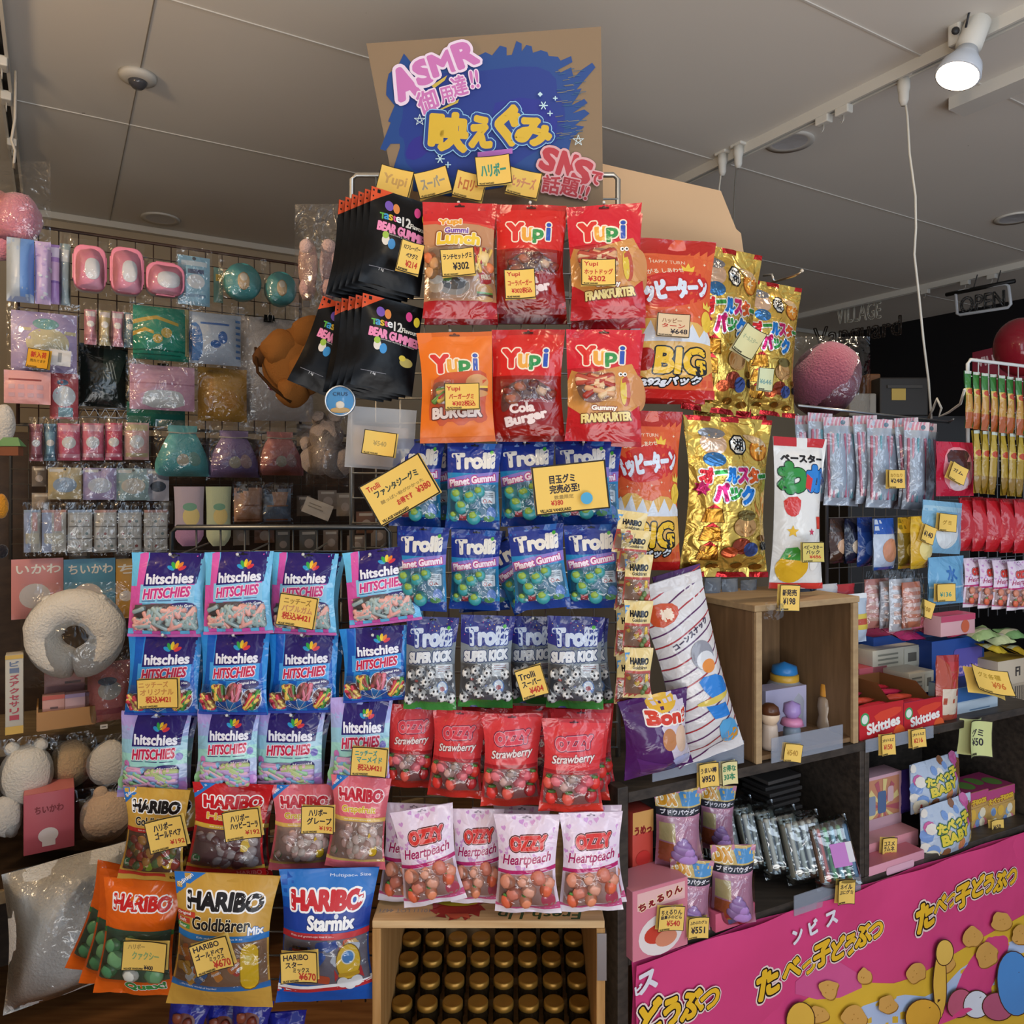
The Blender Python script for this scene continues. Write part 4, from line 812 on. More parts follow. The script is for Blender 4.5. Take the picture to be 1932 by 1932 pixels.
wire_rack('wire_rack', 664, 1166, 330, 1596, 1.70, .055, 'tall white wire grid rack carrying the fast food gummies under the painted sign', '#c4c4c0', [(x, y, 1.52) for y, xs in ((390, (866, 1000, 1138)), (630, (850, 996, 1140)), (838, (800, 893, 990, 1100)), (1000, (800, 900, 1010, 1115)), (1168, (815, 920, 1005, 1085))) for x in xs])
wire_rack('wire_rack', 325, 735, 995, 1890, 1.66, .05, 'grey wire grid rack holding rows of striped chewy sticks', '#70757a', [(x, y, 1.48) for y, xs in ((1049, (326, 452, 575, 700)), (1200, (312, 444, 572, 705)), (1350, (300, 432, 552, 690))) for x in xs])
# ---- rows of bags: kind, x, y, w, h, Y, roll, label
def row(items, group):
    for k, x, y, w, h, Y, rot, lab in items: place(K[k], x, y, w, h, Y, rot, label=lab, group=group, yaw=random.Random(x*7+y).uniform(-5, 5), tilt=random.Random(x*3+y).uniform(-4, 0))
CH = 'bags of chewy candy sticks on the grey wire rack'
o4 = ('leftmost', 'second from left', 'third from left', 'rightmost')
for k, col, cells, rw in (('hpink', 'pink and blue striped', ((249, 1043, 142, 156, 1), (385, 1041, 130, 153, -1), (510, 1043, 129, 153, 1), (643, 1036, 138, 140, -7)), 'top'),
                          ('hblue', 'blue striped', ((244, 1196, 138, 150, 1), (378, 1193, 133, 152, 0), (508, 1196, 131, 146, 0), (640, 1183, 130, 138, -4)), 'middle'),
                          ('hlilac', 'lilac and mint', ((229, 1345, 134, 153, 3), (374, 1340, 118, 144, 2), (480, 1338, 136, 152, 3), (624, 1319, 118, 162, 2)), 'bottom')):
    for i, (x, y, w, h, r) in enumerate(cells):
        row([(k, x, y, w, h, 1.5-.02*(i % 2), r, '%s stick bag, front, %s in the %s row' % (col, o4[i], rw))], CH)
        row([(k, x+11, y+3, w, h-4, 1.575, r+3, '%s stick bag behind the %s one, %s row' % (col, o4[i], rw))], CH)
GB = 'bags of bear brand gummies on the grey rack'
row([('hgold', 234, 1487, 128, 168, 1.46, 2, 'gold bag of gummy sweets hung below the lilac chewy sticks'), ('hgold', 248, 1489, 128, 166, 1.52, -2, 'gold bag of gummy sweets half hidden behind the front gold one'),
     ('hred', 364, 1478, 150, 170, 1.46, 4, 'red bag of cherry gummies with a gold band beside the gold bag'), ('hred', 378, 1480, 142, 168, 1.53, 1, 'red bag of cherry gummies half hidden behind the front red one'),
     ('hgrape', 512, 1480, 122, 158, 1.47, 1, 'pink grapefruit gummy bag whose name is covered by a price card'), ('hgrape', 624, 1465, 116, 168, 1.45, 3, 'pink grapefruit gummy bag below the lilac bag with the price card')], GB)
row([('hquax', 196, 1659, 150, 212, 1.46, 4, 'orange and green bag of frog gummies at the bottom left, front one'), ('hquax', 188, 1648, 150, 212, 1.53, 9, 'orange and green bag of frog gummies behind the front one'), ('hquax', 184, 1640, 150, 205, 1.59, 16, 'orange and green bag of frog gummies rearmost, swung out to the left'),
     ('hmix', 330, 1648, 200, 243, 1.40, 3, 'large gold multipack of gummy bags with blue bands'), ('hstar', 527, 1638, 186, 243, 1.42, 1, 'large blue multipack of gummies printed with a yellow rocket')], 'large multipack bags on the bottom row')
FG = 'fast food shaped gummy bags on the white rack'
row([('ylunch', 797, 383, 140, 220, 1.50, 0, 'clear gummy lunch bag with a red top, first of the upper fast food row'), ('ycola', 934, 387, 134, 206, 1.51, 0, 'red cola burger gummy bag in the upper row below the sign'), ('yfrank', 1068, 387, 142, 216, 1.50, -2, 'crimson hot dog gummy bag at the right end of the upper row'),
     ('ylunch', 801, 402, 138, 214, 1.56, 0, 'red topped gummy lunch bag behind the front one'), ('ycola', 938, 408, 130, 205, 1.57, 0, 'red cola burger bag behind the front one of the upper row'), ('yfrank', 1072, 405, 140, 218, 1.57, -1, 'crimson hot dog gummy bag behind the front one of the upper row'),
     ('yburg', 787, 627, 142, 208, 1.48, -2, 'orange burger gummy bag with a price card'), ('ycola', 926, 622, 139, 211, 1.49, 0, 'red cola burger gummy bag in the lower row right of the orange bag'), ('yfrank', 1068, 622, 143, 212, 1.48, 1, 'crimson hot dog gummy bag in the lower row without a price card'),
     ('yfrank', 1076, 628, 140, 214, 1.55, 2, 'crimson hot dog gummy bag behind the front one of the lower row')], FG)
PG = 'blue planet gummy bags'
row([('tplan', 742, 829, 98, 165, 1.53, 3, 'blue planet gummy bag behind the slanted yellow card'), ('tplan', 844, 836, 104, 164, 1.50, 2, 'blue planet gummy bag between the two large yellow cards'), ('tplan', 939, 832, 108, 160, 1.52, -2, 'blue planet gummy bag half covered by the large right yellow card'), ('tplan', 1046, 830, 108, 160, 1.53, 0, 'blue planet gummy bag whose middle is covered by the large yellow card'),
     ('tplan', 749, 994, 100, 157, 1.48, 2, 'blue planet gummy bag in the second row, leftmost beside the pink striped bag'), ('tplan', 851, 1000, 97, 150, 1.49, 2, 'blue planet gummy bag in the second row, second from left'), ('tplan', 905, 1015, 92, 140, 1.55, -26, 'blue planet gummy bag turned askew behind its row'), ('tplan', 957, 991, 106, 157, 1.46, -5, 'blue planet gummy bag in the second row in front of the askew one'), ('tplan', 1063, 990, 104, 157, 1.47, -2, 'blue planet gummy bag in the second row, rightmost'),
     ('tplan', 756, 838, 96, 160, 1.60, -2, 'blue planet gummy bag hanging behind the one with the slanted card'), ('tplan', 858, 1004, 96, 148, 1.57, -3, 'blue planet gummy bag hidden behind the second one of its row'), ('tplan', 1075, 838, 98, 156, 1.60, 2, 'blue planet gummy bag at the back right, behind the large yellow card')], PG)
KG = 'grey football gummy bags'
row([('tkick', 767, 1164, 99, 172, 1.47, 2, 'grey football gummy bag, leftmost beside the blue chewy sticks'), ('tkick', 869, 1161, 103, 172, 1.47, 2, 'grey football gummy bag, second from left above the strawberry bags'), ('tkick', 962, 1163, 94, 164, 1.53, 1, 'grey football gummy bag set back behind the small price card'), ('tkick', 1032, 1163, 108, 172, 1.46, 1, 'grey football gummy bag, rightmost of its row'), ('tkick', 1046, 1170, 102, 164, 1.54, -3, 'grey football gummy bag behind the rightmost one')], KG)
SG = 'red strawberry gummy bags'
row([('ostraw', 733, 1330, 96, 154, 1.49, 4, 'red strawberry gummy bag, leftmost and rearmost of the fanned row'), ('ostraw', 815, 1340, 106, 160, 1.46, 3, 'red strawberry gummy bag, second from left of the fanned row'), ('ostraw', 906, 1346, 118, 172, 1.42, 0, 'red strawberry gummy bag, third from left of the fanned row'), ('ostraw', 1020, 1356, 124, 172, 1.39, 2, 'red strawberry gummy bag, nearest one at the right end'),
     ('ostraw', 766, 1322, 96, 150, 1.56, 2, 'red strawberry gummy bag tucked behind the two leftmost'), ('ostraw', 870, 1330, 100, 155, 1.53, 0, 'red strawberry gummy bag tucked behind the second and third'), ('ostraw', 965, 1332, 105, 160, 1.51, -1, 'red strawberry gummy bag tucked behind the third'), ('ostraw', 1036, 1338, 118, 170, 1.47, 1, 'red strawberry gummy bag just behind the nearest one'), ('ostraw', 1046, 1330, 112, 168, 1.53, -2, 'red strawberry gummy bag rearmost at the right end')], SG)
HG = 'white heart peach gummy bags'
row([('opeach', 734, 1524, 120, 180, 1.40, -9, 'white peach gummy bag with pink hearts, tilted one at the left end'), ('opeach', 851, 1526, 100, 172, 1.43, 0, 'white peach gummy bag with pink hearts, second from left'), ('opeach', 930, 1536, 126, 184, 1.37, -1, 'white peach gummy bag with pink hearts, third from left'), ('opeach', 1053, 1532, 122, 182, 1.38, 0, 'white peach gummy bag with pink hearts, rightmost'),
     ('opeach', 724, 1516, 112, 178, 1.47, 3, 'white peach gummy bag showing only its corner behind the tilted one'), ('opeach', 890, 1526, 108, 174, 1.48, 2, 'white peach gummy bag between and behind the second and third'), ('opeach', 930, 1520, 108, 174, 1.52, 2, 'white peach gummy bag behind the third'), ('opeach', 1060, 1520, 112, 176, 1.45, -3, 'white peach gummy bag behind the rightmost')], HG)
BG = 'black bear gummy bags'
q = ('front one', 'second', 'third', 'fourth', 'fifth', 'rearmost')
for i in range(6):
    place(K['bear'], 706-12*i, 370+5*i, 108, 180, 1.50+.022*i, 8, 26, 0, 'black bag of bear gummies, %s of the upper stack beside the lunch gummies' % q[i], 'bag of sweets', BG)
    place(K['bear'], 690-(13 if i < 5 else 16)*i, 568+3*i, 108, 172, 1.50+.022*i, 8-(0 if i < 5 else -14), 26-i*(i > 3)*2, 0, 'black bag of bear gummies, %s of the lower stack above the round tin' % q[i], 'bag of sweets', BG)
# ---- price cards of the centre
def sgn(cx, cy, w, h, rot, t, c, lab): card(cx, cy, w, h, rot, 1.615, [(t, .5, .48, .42, c, .7)], lab)
sgn(745, 344, 64, 54, 14, 'Yupi', '#c9a060', 'yellow card lettered Yupi at the left of the painted sign'.replace('Yupi', 'in pale gold'))
sgn(817, 345, 64, 50, -15, 'スーパー', '#9c9482', 'tilted yellow card with grey letters, second on the painted sign')
sgn(886, 351, 58, 50, 13, 'トロリー', '#c07040', 'yellow card with orange letters overlapped by the green lettered one')
card(931, 322, 66, 56, -6, 1.598, [('ハリボー', .5, .48, .42, '#3f8f7a', .7)], 'yellow card with green letters, highest on the painted sign')
sgn(988, 346, 62, 50, 13, 'ヒッチーズ', '#cf8a66', 'yellow card with pale red letters, rightmost on the painted sign')
card(774, 486, 44, 60, 12, 1.42, [('12フレーバー', .5, .2, .14, INK, .7), ('ベアグミ', .55, .45, .16, INK, .5), ('¥214', .6, .72, .2, RED_, .5)], 'small yellow price card on the upper stack of black bags', yaw=15)
card(864, 495, 64, 52, -5, 1.455, [('ランチセットグミ', .5, .28, .2, INK, .84), ('¥302', .58, .64, .26, INK, .46)], 'yellow card priced 302 on the gummy lunch bag')
card(981, 536, 58, 56, -3, 1.46, [('Yupi', .3, .18, .17, RED_, .42), ('コーラバーガー', .5, .46, .18, RED_, .78), ('¥302税込', .55, .72, .18, RED_, .66)], 'yellow card with red writing on the upper cola burger bag')
card(1129, 514, 65, 50, 0, 1.455, [('Yupi', .28, .2, .19, RED_, .4), ('ホットドッグ', .5, .48, .2, RED_, .82), ('¥302', .45, .74, .2, RED_, .5)], 'yellow card with red writing on the upper hot dog bag')
card(872, 748, 66, 50, -1, 1.44, [('Yupi', .25, .22, .2, RED_, .38), ('バーガーグミ', .48, .5, .2, RED_, .7), ('¥302税込', .55, .76, .2, RED_, .66)], 'yellow card with red writing on the orange burger bag')
card(755, 924, 130, 86, -30, 1.42, [('Trolli', .18, .17, .12, RED_, .2), ('ファンタジーグミ', .5, .34, .16, '#2c3c38', .7), ('酸っぱい粉がかかった', .52, .55, .08, '#a98a4a', .7), ('お得です', .5, .72, .13, RED_, .25), ('¥380', .82, .70, .14, RED_, .22)], 'large slanted yellow card with a teal mark over the planet gummies', curl=.008)
card(1076, 920, 140, 92, -6, 1.42, [('目玉グミ', .4, .3, .17, INK, .34), ('完売必至!', .42, .5, .17, INK, .4), ('数量限定', .4, .67, .08, '#a98a4a', .26), ('¥380', .3, .78, .1, RED_, .16)], 'large yellow card with a blue spot over the planet gummies', curl=.006)
mb = MB(); s_ = P(1107, 940, 1.408); mb.add([s_+Vector((.011*math.cos(k*.4189), 0, .011*math.sin(k*.4189))) for k in range(15)], [list(range(15))], ('#4fa3cc', 'paper')); o = mb.build('sticker'); tag(o, 'round blue spot sticker on the large yellow card', 'sticker')
card(561, 1153, 72, 60, 9, 1.44, [('ニッチーズ', .48, .2, .2, '#a07a3a', .7), ('バブルガム', .5, .44, .2, '#c78a60', .8), ('税込¥421', .5, .68, .22, RED_, .74)], 'yellow card priced 421 on the pink striped bag')
card(299, 1308, 78, 56, -2, 1.44, [('ニッチーズ', .4, .2, .2, '#c98a4a', .7), ('オリジナル', .48, .45, .2, '#c98a4a', .8), ('税込¥421', .5, .7, .22, RED_, .6)], 'yellow card priced 421 on the blue striped bag')
card(697, 1437, 68, 54, 4, 1.43, [('ニッチーズ', .4, .2, .2, TEAL, .6), ('マーメイド', .5, .43, .2, TEAL, .7), ('税込¥421', .52, .7, .22, RED_, .66)], 'yellow card priced 421 on the lilac bag')
card(315, 1573, 72, 60, -13, 1.40, [('ハリボー', .45, .25, .22, INK, .5), ('ゴールドベア', .55, .5, .22, INK, .7), ('¥192', .75, .78, .14, RED_, .4)], 'yellow card with black brush writing on the gold bag')
card(458, 1555, 70, 56, -8, 1.40, [('ハリボー', .45, .27, .22, INK, .5), ('ハッピーコーラ', .55, .52, .22, INK, .75), ('¥192', .75, .78, .14, RED_, .4)], 'yellow card with black brush writing on the red bag')
card(600, 1546, 62, 52, 1, 1.40, [('ハリボー', .5, .25, .24, INK, .55), ('グレープ', .55, .55, .24, INK, .75), ('¥192', .75, .8, .14, RED_, .4)], 'yellow card with black brush writing on the covered grapefruit bag')
card(274, 1803, 84, 56, 4, 1.40, [('ハリボー', .3, .2, .16, '#a98a4a', .36), ('クァクシー', .52, .5, .26, '#8fa66a', .6), ('¥400', .6, .88, .14, INK, .2)], 'yellow card with green letters on the orange frog gummy bag')
card(401, 1802, 74, 60, -17, 1.33, [('HARIBO', .42, .17, .17, INK, .66), ('ゴールドベア', .46, .42, .18, INK, .74), ('ミックス', .6, .6, .14, INK, .4), ('¥670', .7, .8, .22, RED_, .46)], 'yellow card priced 670 on the large gold multipack')
card(565, 1824, 70, 58, -2, 1.35, [('HARIBO', .42, .18, .18, INK, .66), ('スター', .36, .42, .18, INK, .44), ('ミックス', .55, .6, .15, INK, .44), ('¥670', .72, .8, .22, RED_, .46)], 'yellow card priced 670 on the large blue multipack')
card(1003, 1287, 52, 58, -17, 1.44, [('Trolli', .4, .25, .2, INK, .6), ('スーパー', .5, .5, .2, INK, .7), ('¥404', .6, .76, .2, RED_, .5)], 'small yellow card between the football gummy bags')
# ---- round tin badge and grey pouch left of the burgers
def tin():
    c = P(643, 757, 1.5); o = empty('round_tin', c); mb = MB(); rot = Matrix.Rotation(R(90), 3, 'X'); r = .0285
    mb.lathe([(r, -.006), (r, .004), (r*.9, .006), (0, .006)], ('#4f8fc4', 'gloss'), (0, 0, 0), 30, rot); mb.build('lid', o)
    mb = MB(); mb.tube([(r*math.cos(a/24*6.283), -.006, r*math.sin(a/24*6.283)) for a in range(24)], .0018, ('#d9e2ea', 'steel'), 6, True); mb.build('rim', o)
    mb = MB(); mb.ball((0, -.006, -.008), (.009, .002, .008), ('#d9d2c4', 'paint'), 2); mb.ball((0, -.006, -.018), (.02, .0015, .006), ('#b89a6a', 'paint'), 2); v, t, e, bb = glyphs('CRUS')
    mb.add([((x-1.2)*.012, -.0075, .01+y*.01) for x, y in v], t, ('#22304a', 'paint')); mb.build('picture', o); tag(o, 'small round blue tin badge hanging below the black bags', 'tin badge')
tin()
def pouch():
    s = Surf(.145, .115, 10, 8, pillow(.02, .1, .04, seed=40)[0]); mb = MB(); s.base(mb, FROST); o = mb.build('zip_pouch'); o.location = P(722, 770, 1.53); o.rotation_euler = (0, R(4), 0); o.scale = (.93, 1, 1.05)
    mb = MB(); s2 = Surf(.12, .075, 6, 5, lambda u, v: .006*math.sin(3*u)); s2.base(mb, ('#e3cfc0', 'cloth'), back=1); c = mb.build('contents', o); c.location = (0, .004, -.035); tag(o, 'cloudy plastic pouch with a yellow card, beside the orange burger bag', 'pouch')
pouch(); card(717, 837, 62, 46, 8, 1.475, [('¥540', .5, .5, .2, '#b59a5a', .4)], 'curled yellow card on the cloudy pouch', curl=.008)
# ---- strip of mini gummy bags
def mini(a):
    a.rect(0, 0, 1, .45, '#e0c98a'); a.rect(0, .45, 1, 1, '#b5504a'); a.rect(0, .92, 1, 1, '#e0c98a'); a.poly([(0, .1), (.2, .1), (0, .28)], '#4a8fc9'); a.text('HARIBO', .52, .26, .12, '#16161c', w=.66, b=.16); a.text('Goldbären', .55, .38, .07, '#2a241c', w=.55, b=.06)
def mini_w(w, f, s, mb):
    w.rect(.06, .5, .94, .9, '#8a6a58'); rnd = random.Random(2); lumps(mb, s, [(rnd.uniform(.12, .9), rnd.uniform(.56, .86)) for _ in range(12)], .005, .003, .006, ['#c9483f', '#e0b84a', '#7a9a5a', '#d9c9b0', '#c06a4a'], 2); bearish(w, .85, .62, .09); f.rect(.06, .5, .94, .9, FILM)
B('mini', 'mini_gummy_bag', .06, .09, .012, '#dcc48a', mini, win=mini_w, seed=41, nx=6, ny=9)
nm = ('topmost', 'second from top', 'third from top', 'fourth from top', 'bottom')
for i, y in enumerate((965, 1000, 1046, 1133, 1222)):
    place(K['mini'], 1164+min(i, 2)*6, y, 58 if i < 2 else 56, 94 if i > 1 else 80, 1.42-.008*i, [8, 5, 2, 2, 1][i], label='mini gold gummy bag, %s in the front hanging strip' % nm[i], group='mini gold gummy bags in hanging strips')
    if i > 0: place(K['mini'], 1160, y+14, 50, 90, 1.47, 2, 20, label='mini gold gummy bag, %s in the strip behind' % nm[i], group='mini gold gummy bags in hanging strips')
# ---- bags under the rack, blue
def choc(a):
    a.rect(0, 0, 1, 1, '#23288c'); a.poly([(.2, .1), (.7, .1), (.8, .9), (.2, .9)], '#2f3aa6', 1)
def choc_w(w, f, s, mb): w.rrect(.2, .2, .8, .8, '#6b2f22', .4); lumps(mb, s, [(.3, .3), (.6, .35), (.4, .5), (.65, .6), (.35, .7), (.55, .75)], .012, .006, .013, ['#8a4630', '#7a3526', '#d9c9a0'], 3)
B('choc', 'snack_bag', .09, .12, .03, '#262c92', choc, win=choc_w, seed=42)
for i, (x, y, r) in enumerate(((322, 1886, 12), (382, 1890, -6), (440, 1884, 8), (500, 1908, -4))): place(K['choc'], x, y, 78, 100, 1.5+.03*(i % 2), r, label='small dark blue nut snack bag, %s under the multipacks' % o4[i], group='dark blue nut snack bags at the bottom')
# ---- wooden jar crate
PINE = noisy('pine_wood', '#c89f6c', '#dcb988', 6, .55, (1, 14, 14), .05); PINE2 = noisy('pine_wood_side', '#a5773f', '#c0925a', 6, .6, (14, 14, 1), .05)
def jar_crate():
    Yf = 1.40; x0, x1 = P(702, 0, Yf).x, P(1142, 0, Yf).x; zt = P(0, 1752, Yf).z; D = .38; zb = zt-.33; o = empty('wooden_crate', ((x0+x1)/2, Yf, zb)); L = o.location
    def bx(n, a, b, m, bev=.002):
        mb = MB(); a, b = Vector(a)-L, Vector(b)-L; mb.box((a+b)/2, [abs(q) for q in (b-a)], m, None, bev); return mb.build(n, o)
    bx('top_board', (x0, Yf, zt), (x1-.001, Yf+.12, zt+.014), PINE); bx('side_board', (x0, Yf, zb), (x0+.016, Yf+D, zt), PINE2); bx('side_board', (x1-.016, Yf, zb), (x1, Yf+D, zt), PINE2)
    bx('back_board', (x0+.016, Yf+D-.015, zb), (x1-.016, Yf+D, zt), PINE); bx('base_board', (x0+.016, Yf, zb), (x1-.016, Yf+D, zb+.012), PINE); bx('top_board', (x0, Yf+.121, zt), (x1-.001, Yf+D, zt+.0138), PINE)
    for zc, h in ((zt-.008, .085), (zt-.30, .05)):
        c = bx('corner_bracket', (x1-.015, Yf-.002, zc-h), (x1+.002, Yf+.02, zc), ('#a9abb0', 'steel'), 0)
    a = Art(x1-x0, .12); a.fin = 'paint'; mb = MB()
    a.text('Fresh Up', .72, .80, .3, '#3a5a34', w=.36, b=.03, rot=180, sl=.2); a.text('10111 LOT 4471', .13, .72, .1, '#8f9296', w=.22, rot=180); a.disc(.36, .66, .11, '#a8322c', .055)
    for k in range(11): a.star(.36+.10*math.cos(k*.57), .66+.26*math.sin(k*.57), .03, '#a8322c', 3, .5, k*33)
    a.disc(.36, .5, .09, '#b8a42a', .03); a.poly([(.31, .82), (.41, .82), (.42, .96), (.38, .9), (.36, .98), (.33, .92)], '#d05a40')
    for polys, m, lay in a.items:
        for p in polys: mb.add([Vector((x0+q[0], Yf+.12-q[1], zt+.0142+lay*LAY))-L for q in p], [list(range(len(p)))], m)
    mb.build('stencil_print', o); tag(o, 'pine crate with upside down green print, holding gold lidded jars', 'crate')
    return x0, x1, Yf, zb, zt, D
x0, x1, Yf, zb, zt, D = jar_crate()
def jar():
    o = empty('glass_jar', (0, 0, 0)); mb = MB(); mb.lathe([(0, 0), (.0185, 0), (.0205, .003), (.0205, .055), (.018, .062), (.018, .066)], ('#2b2013', 'gloss'), (0, 0, 0), 20); mb.build('jar_body', o)
    mb = MB(); mb.lathe([(.0195, .062), (.0205, .064), (.0205, .073), (.0185, .0755), (.0165, .0745), (0, .0745)], ('#b08238', 'brass'), (0, 0, 0), 24); mb.build('lid', o); return o
J = jar(); used = False; jl = zb+.055
shelf_top = jl
cols_, rows_ = 8, 7
for r_ in range(rows_):
    for c_ in range(cols_):
        if r_ == rows_-1 and c_ in (2, 3): continue
        o = J if not used else copy_tree(J); used = True
        o.location = (x0+.036+c_*(x1-x0-.072)/(cols_-1), Yf+.03+r_*.049, zb+.0121+ .014*r_); 
        rn = 'front back second third fourth fifth sixth'.split(); 
        tag(o, 'gold lidded glass jar, %s from left, in the %s row of the pine crate' % (('first', 'second', 'third', 'fourth', 'fifth', 'sixth', 'seventh', 'eighth')[c_], ('front', 'second', 'third', 'fourth', 'fifth', 'sixth', 'back')[r_]), 'jar', 'gold lidded jars in the crate')
mb = MB(); 
for r_ in range(rows_): mb.box(((x0+x1)/2, Yf+.03+r_*.049, zb+.012+.007*r_), (x1-x0-.036, .048, .0001+.014*r_), PINE2)
o = mb.build('stepped_stand'); tag(o, 'stepped wooden stand under the gold lidded jars', 'stand')
# ------------------------------------------------------------------ left display: grid wall along the back of the shop
LG = 2.68
def PL(d): return Plane(RB*(LG-d), -RB)
YAWL = math.atan2(RA.y, RA.x)
def fit(pl, x0, y0, w, h):
    """top-centre point and true size on a plane of a rectangle given in photo pixels"""
    a, b = pl.at(x0, y0+h/2), pl.at(x0+w, y0+h/2); t = pl.at(x0+w/2, y0); q = pl.at(x0+w/2, y0+h)
    return t, (b-a).length, t.z-q.z
def wrapfilm(o, W, H, T, seed, m=None, grow=1.12, name='clear_wrap', up=.15):
    s = Surf(W*grow, H*(grow+up), 8, 9, pillow(T, .1, .03, seed=seed, wr=.003)[0]); mb = MB(); s.base(mb, m or FILM, back=None); c = mb.build(name, o); c.location = (0, -.006, H*(grow-1)*.5+H*up*.8); return c
def pack(name, pl, x0, y0, w, h, col, art, label, cat, T=.02, fin='satin', rot=0, st=.06, sb=.04, film=False, group=None, seed=None, yaw=0, tilt=0, nx=6, ny=8, q=.55, axis=YAWL, hole=False):
    c, W, H = fit(pl, x0, y0, w, h); seed = seed or int(x0*13+y0) % 997
    s = Surf(W, H, nx, ny, pillow(T, st, sb, seed=seed, q=q, wr=.0012)[0]); mb = MB(); s.base(mb, (col, fin)); a = Art(W, H); a.fin = fin
    if art: art(a)
    s.art(mb, a); o = mb.build(name); o.location = c; o.rotation_euler = (R(tilt), R(rot), axis+R(yaw))
    if film: wrapfilm(o, W, H, T*1.15+.004, seed)
    return tag(o, label, cat, group)
def rack_on(name, pl, x0, x1, y0, y1, label, col, stepx=.05, bars=True, frame=.005, axis=RA, r=.0017):
    A, Bp = pl.at(x0, y0), pl.at(x1, y0); z0 = A.z; z1 = pl.at(x0, y1).z; L = (Bp-A).length; d = (Bp-A); d.z = 0; d.normalize(); o = empty(name, (A.x, A.y, z1))
    def q(s_, z, off=0): return d*s_+Vector((0, 0, z-z1))+pl.n*off
    mb = MB(); mb.tube([q(0, z1), q(0, z0-.012), q(.012, z0), q(L-.012, z0), q(L, z0-.012), q(L, z1)], frame, (col, 'paint'), 7); mb.build('frame', o)
    mb = MB(); n = round(L/stepx)
    for i in range(1, n): mb.tube([q(L*i/n, z1), q(L*i/n, z0)], r, (col, 'paint'), 4)
    m = round((z0-z1)/stepx)
    for i in range(1, m): mb.tube([q(0, z1+(z0-z1)*i/m, .003), q(L, z1+(z0-z1)*i/m, .003)], r, (col, 'paint'), 4)
    mb.build('grid', o); tag(o, label, 'display rack'); return o
rack_on('wire_rack', PL(0), 34, 560, 422, 800, 'dark brown wire grid at the upper left holding lunch boxes and towels', '#3a2722')
rack_on('wire_rack', PL(-.03), 20, 770, 800, 1055, 'dark wire grid behind the drawstring pouches and socks', '#4a453f', .045)
def box_at(name, c, size, yaw, m, label, cat, parts=(), bev=.003, group=None):
    mb = MB(); mb.box((0, 0, 0), size, m, None, bev); o = mb.build(name); o.location = c; o.rotation_euler = (0, 0, yaw)
    for n, pc, ps, pm in parts: b = MB(); b.box(pc, ps, pm, None, min(ps)*.2); b.build(n, o)
    return tag(o, label, cat, group)
A1 = PL(.10); A2 = PL(.14)
# top row
def case2(a): a.rect(.5, 0, 1, 1, '#6f9be0'); a.rect(0, 0, .5, 1, '#b9c6d6'); a.rect(.48, 0, .51, 1, '#8fa3c0'); a.rect(.0, .93, 1, 1, '#8f9fc4')
pack('pencil_case', A2, 13, 450, 51, 120, '#a8bcd8', case2, 'pale grey and blue zip case hanging at the left end of the top row', 'case', T=.05, q=.3, st=.03)
def lila(a):
    rnd = random.Random(3)
    for k in range(26): a.disc(rnd.uniform(.05, .95), rnd.uniform(.03, .97), .1, ['#d9d0ea', '#b8a2d9', '#c9d6e6'][k % 3], n=7)
pack('umbrella_pouch', A2, 66, 456, 30, 118, '#c7b4e0', lila, 'narrow speckled lilac roll beside the blue case', 'pouch', T=.035, q=.3)
def lil2(a): a.rect(0, .3, 1, .62, '#d8b6dc'); a.rect(.05, .05, .95, .22, '#e2d6ee'); a.rect(0, .62, 1, .66, '#8f6fb8')
pack('folded_bag', A1, 92, 462, 22, 112, '#b58fd0', lil2, 'purple folded bag behind the speckled roll', 'bag', T=.02)
pack('card_pack', A1, 113, 460, 20, 116, '#9fb3b8', lambda a: a.rect(.1, .1, .9, .3, '#d9dfe0'), 'narrow blue grey clear pack left of the lunch boxes', 'pack', T=.012, film=True)
def lunchbox(x0, y0, w, h, label, rot=0):
    c, W, H = fit(A2, x0, y0, w, h); o = empty('lunch_box', c); o.rotation_euler = (0, R(rot), YAWL)
    def rr(W, H, r, y0, y1, z=0, m=('#ee8fa8', 'candy'), n='lid'):
        mb = MB(); pts = []
        for cx, cz, a0 in ((W/2-r, -r, 0), (-W/2+r, -r, 90), (-W/2+r, -H+r, 180), (W/2-r, -H+r, 270)): pts += [(cx+r*math.cos(R(a0+a)), cz+r*math.sin(R(a0+a))) for a in (0, 22, 45, 68, 90)]
        k = len(pts); rings = [(1, y1), (1, y0+.004), (.975, y0+.001), (.94, y0), (.0, y0)]; vs = []
        for f, y in rings: vs += [(x*f, y, -H/2+(zz+H/2)*f+z) for x, zz in pts]
        mb.add(vs, [(i*k+j, i*k+(j+1) % k, (i+1)*k+(j+1) % k, (i+1)*k+j) for i in range(len(rings)-1) for j in range(k)], m, True); return mb.build(n, o)
    r = min(W, H)*.3; rr(W, H, r, -.022, -.004); rr(W*.96, H*.97, r*.95, -.004, .03, -H*.015, ('#c9c4c4', 'candy'), 'base')
    mb = MB(); 
    for sx in (-1, 1): mb.box((sx*W*.5, -.008, -H*.5) if h > w else (0, -.008, -H*.5+sx*H*.5), (.006, .02, H*.55) if h > w else (W*.5, .02, .006), ('#e07f9a', 'candy'), None, .002)
    mb.build('clip', o); b = MB(); b.ball((W*.08, -.022, -H*.52), (W*(.24 if h > w else .3), .0012, H*(.24 if h > w else .26)), ('#e6e6ea', 'candy'), 3, None, 0, 1, .8); b.build('lid_print', o)
    wrapfilm(o, W, H, .05, int(x0), grow=1.1, up=.12); tag(o, label, 'lunch box', 'lunch boxes in clear bags')
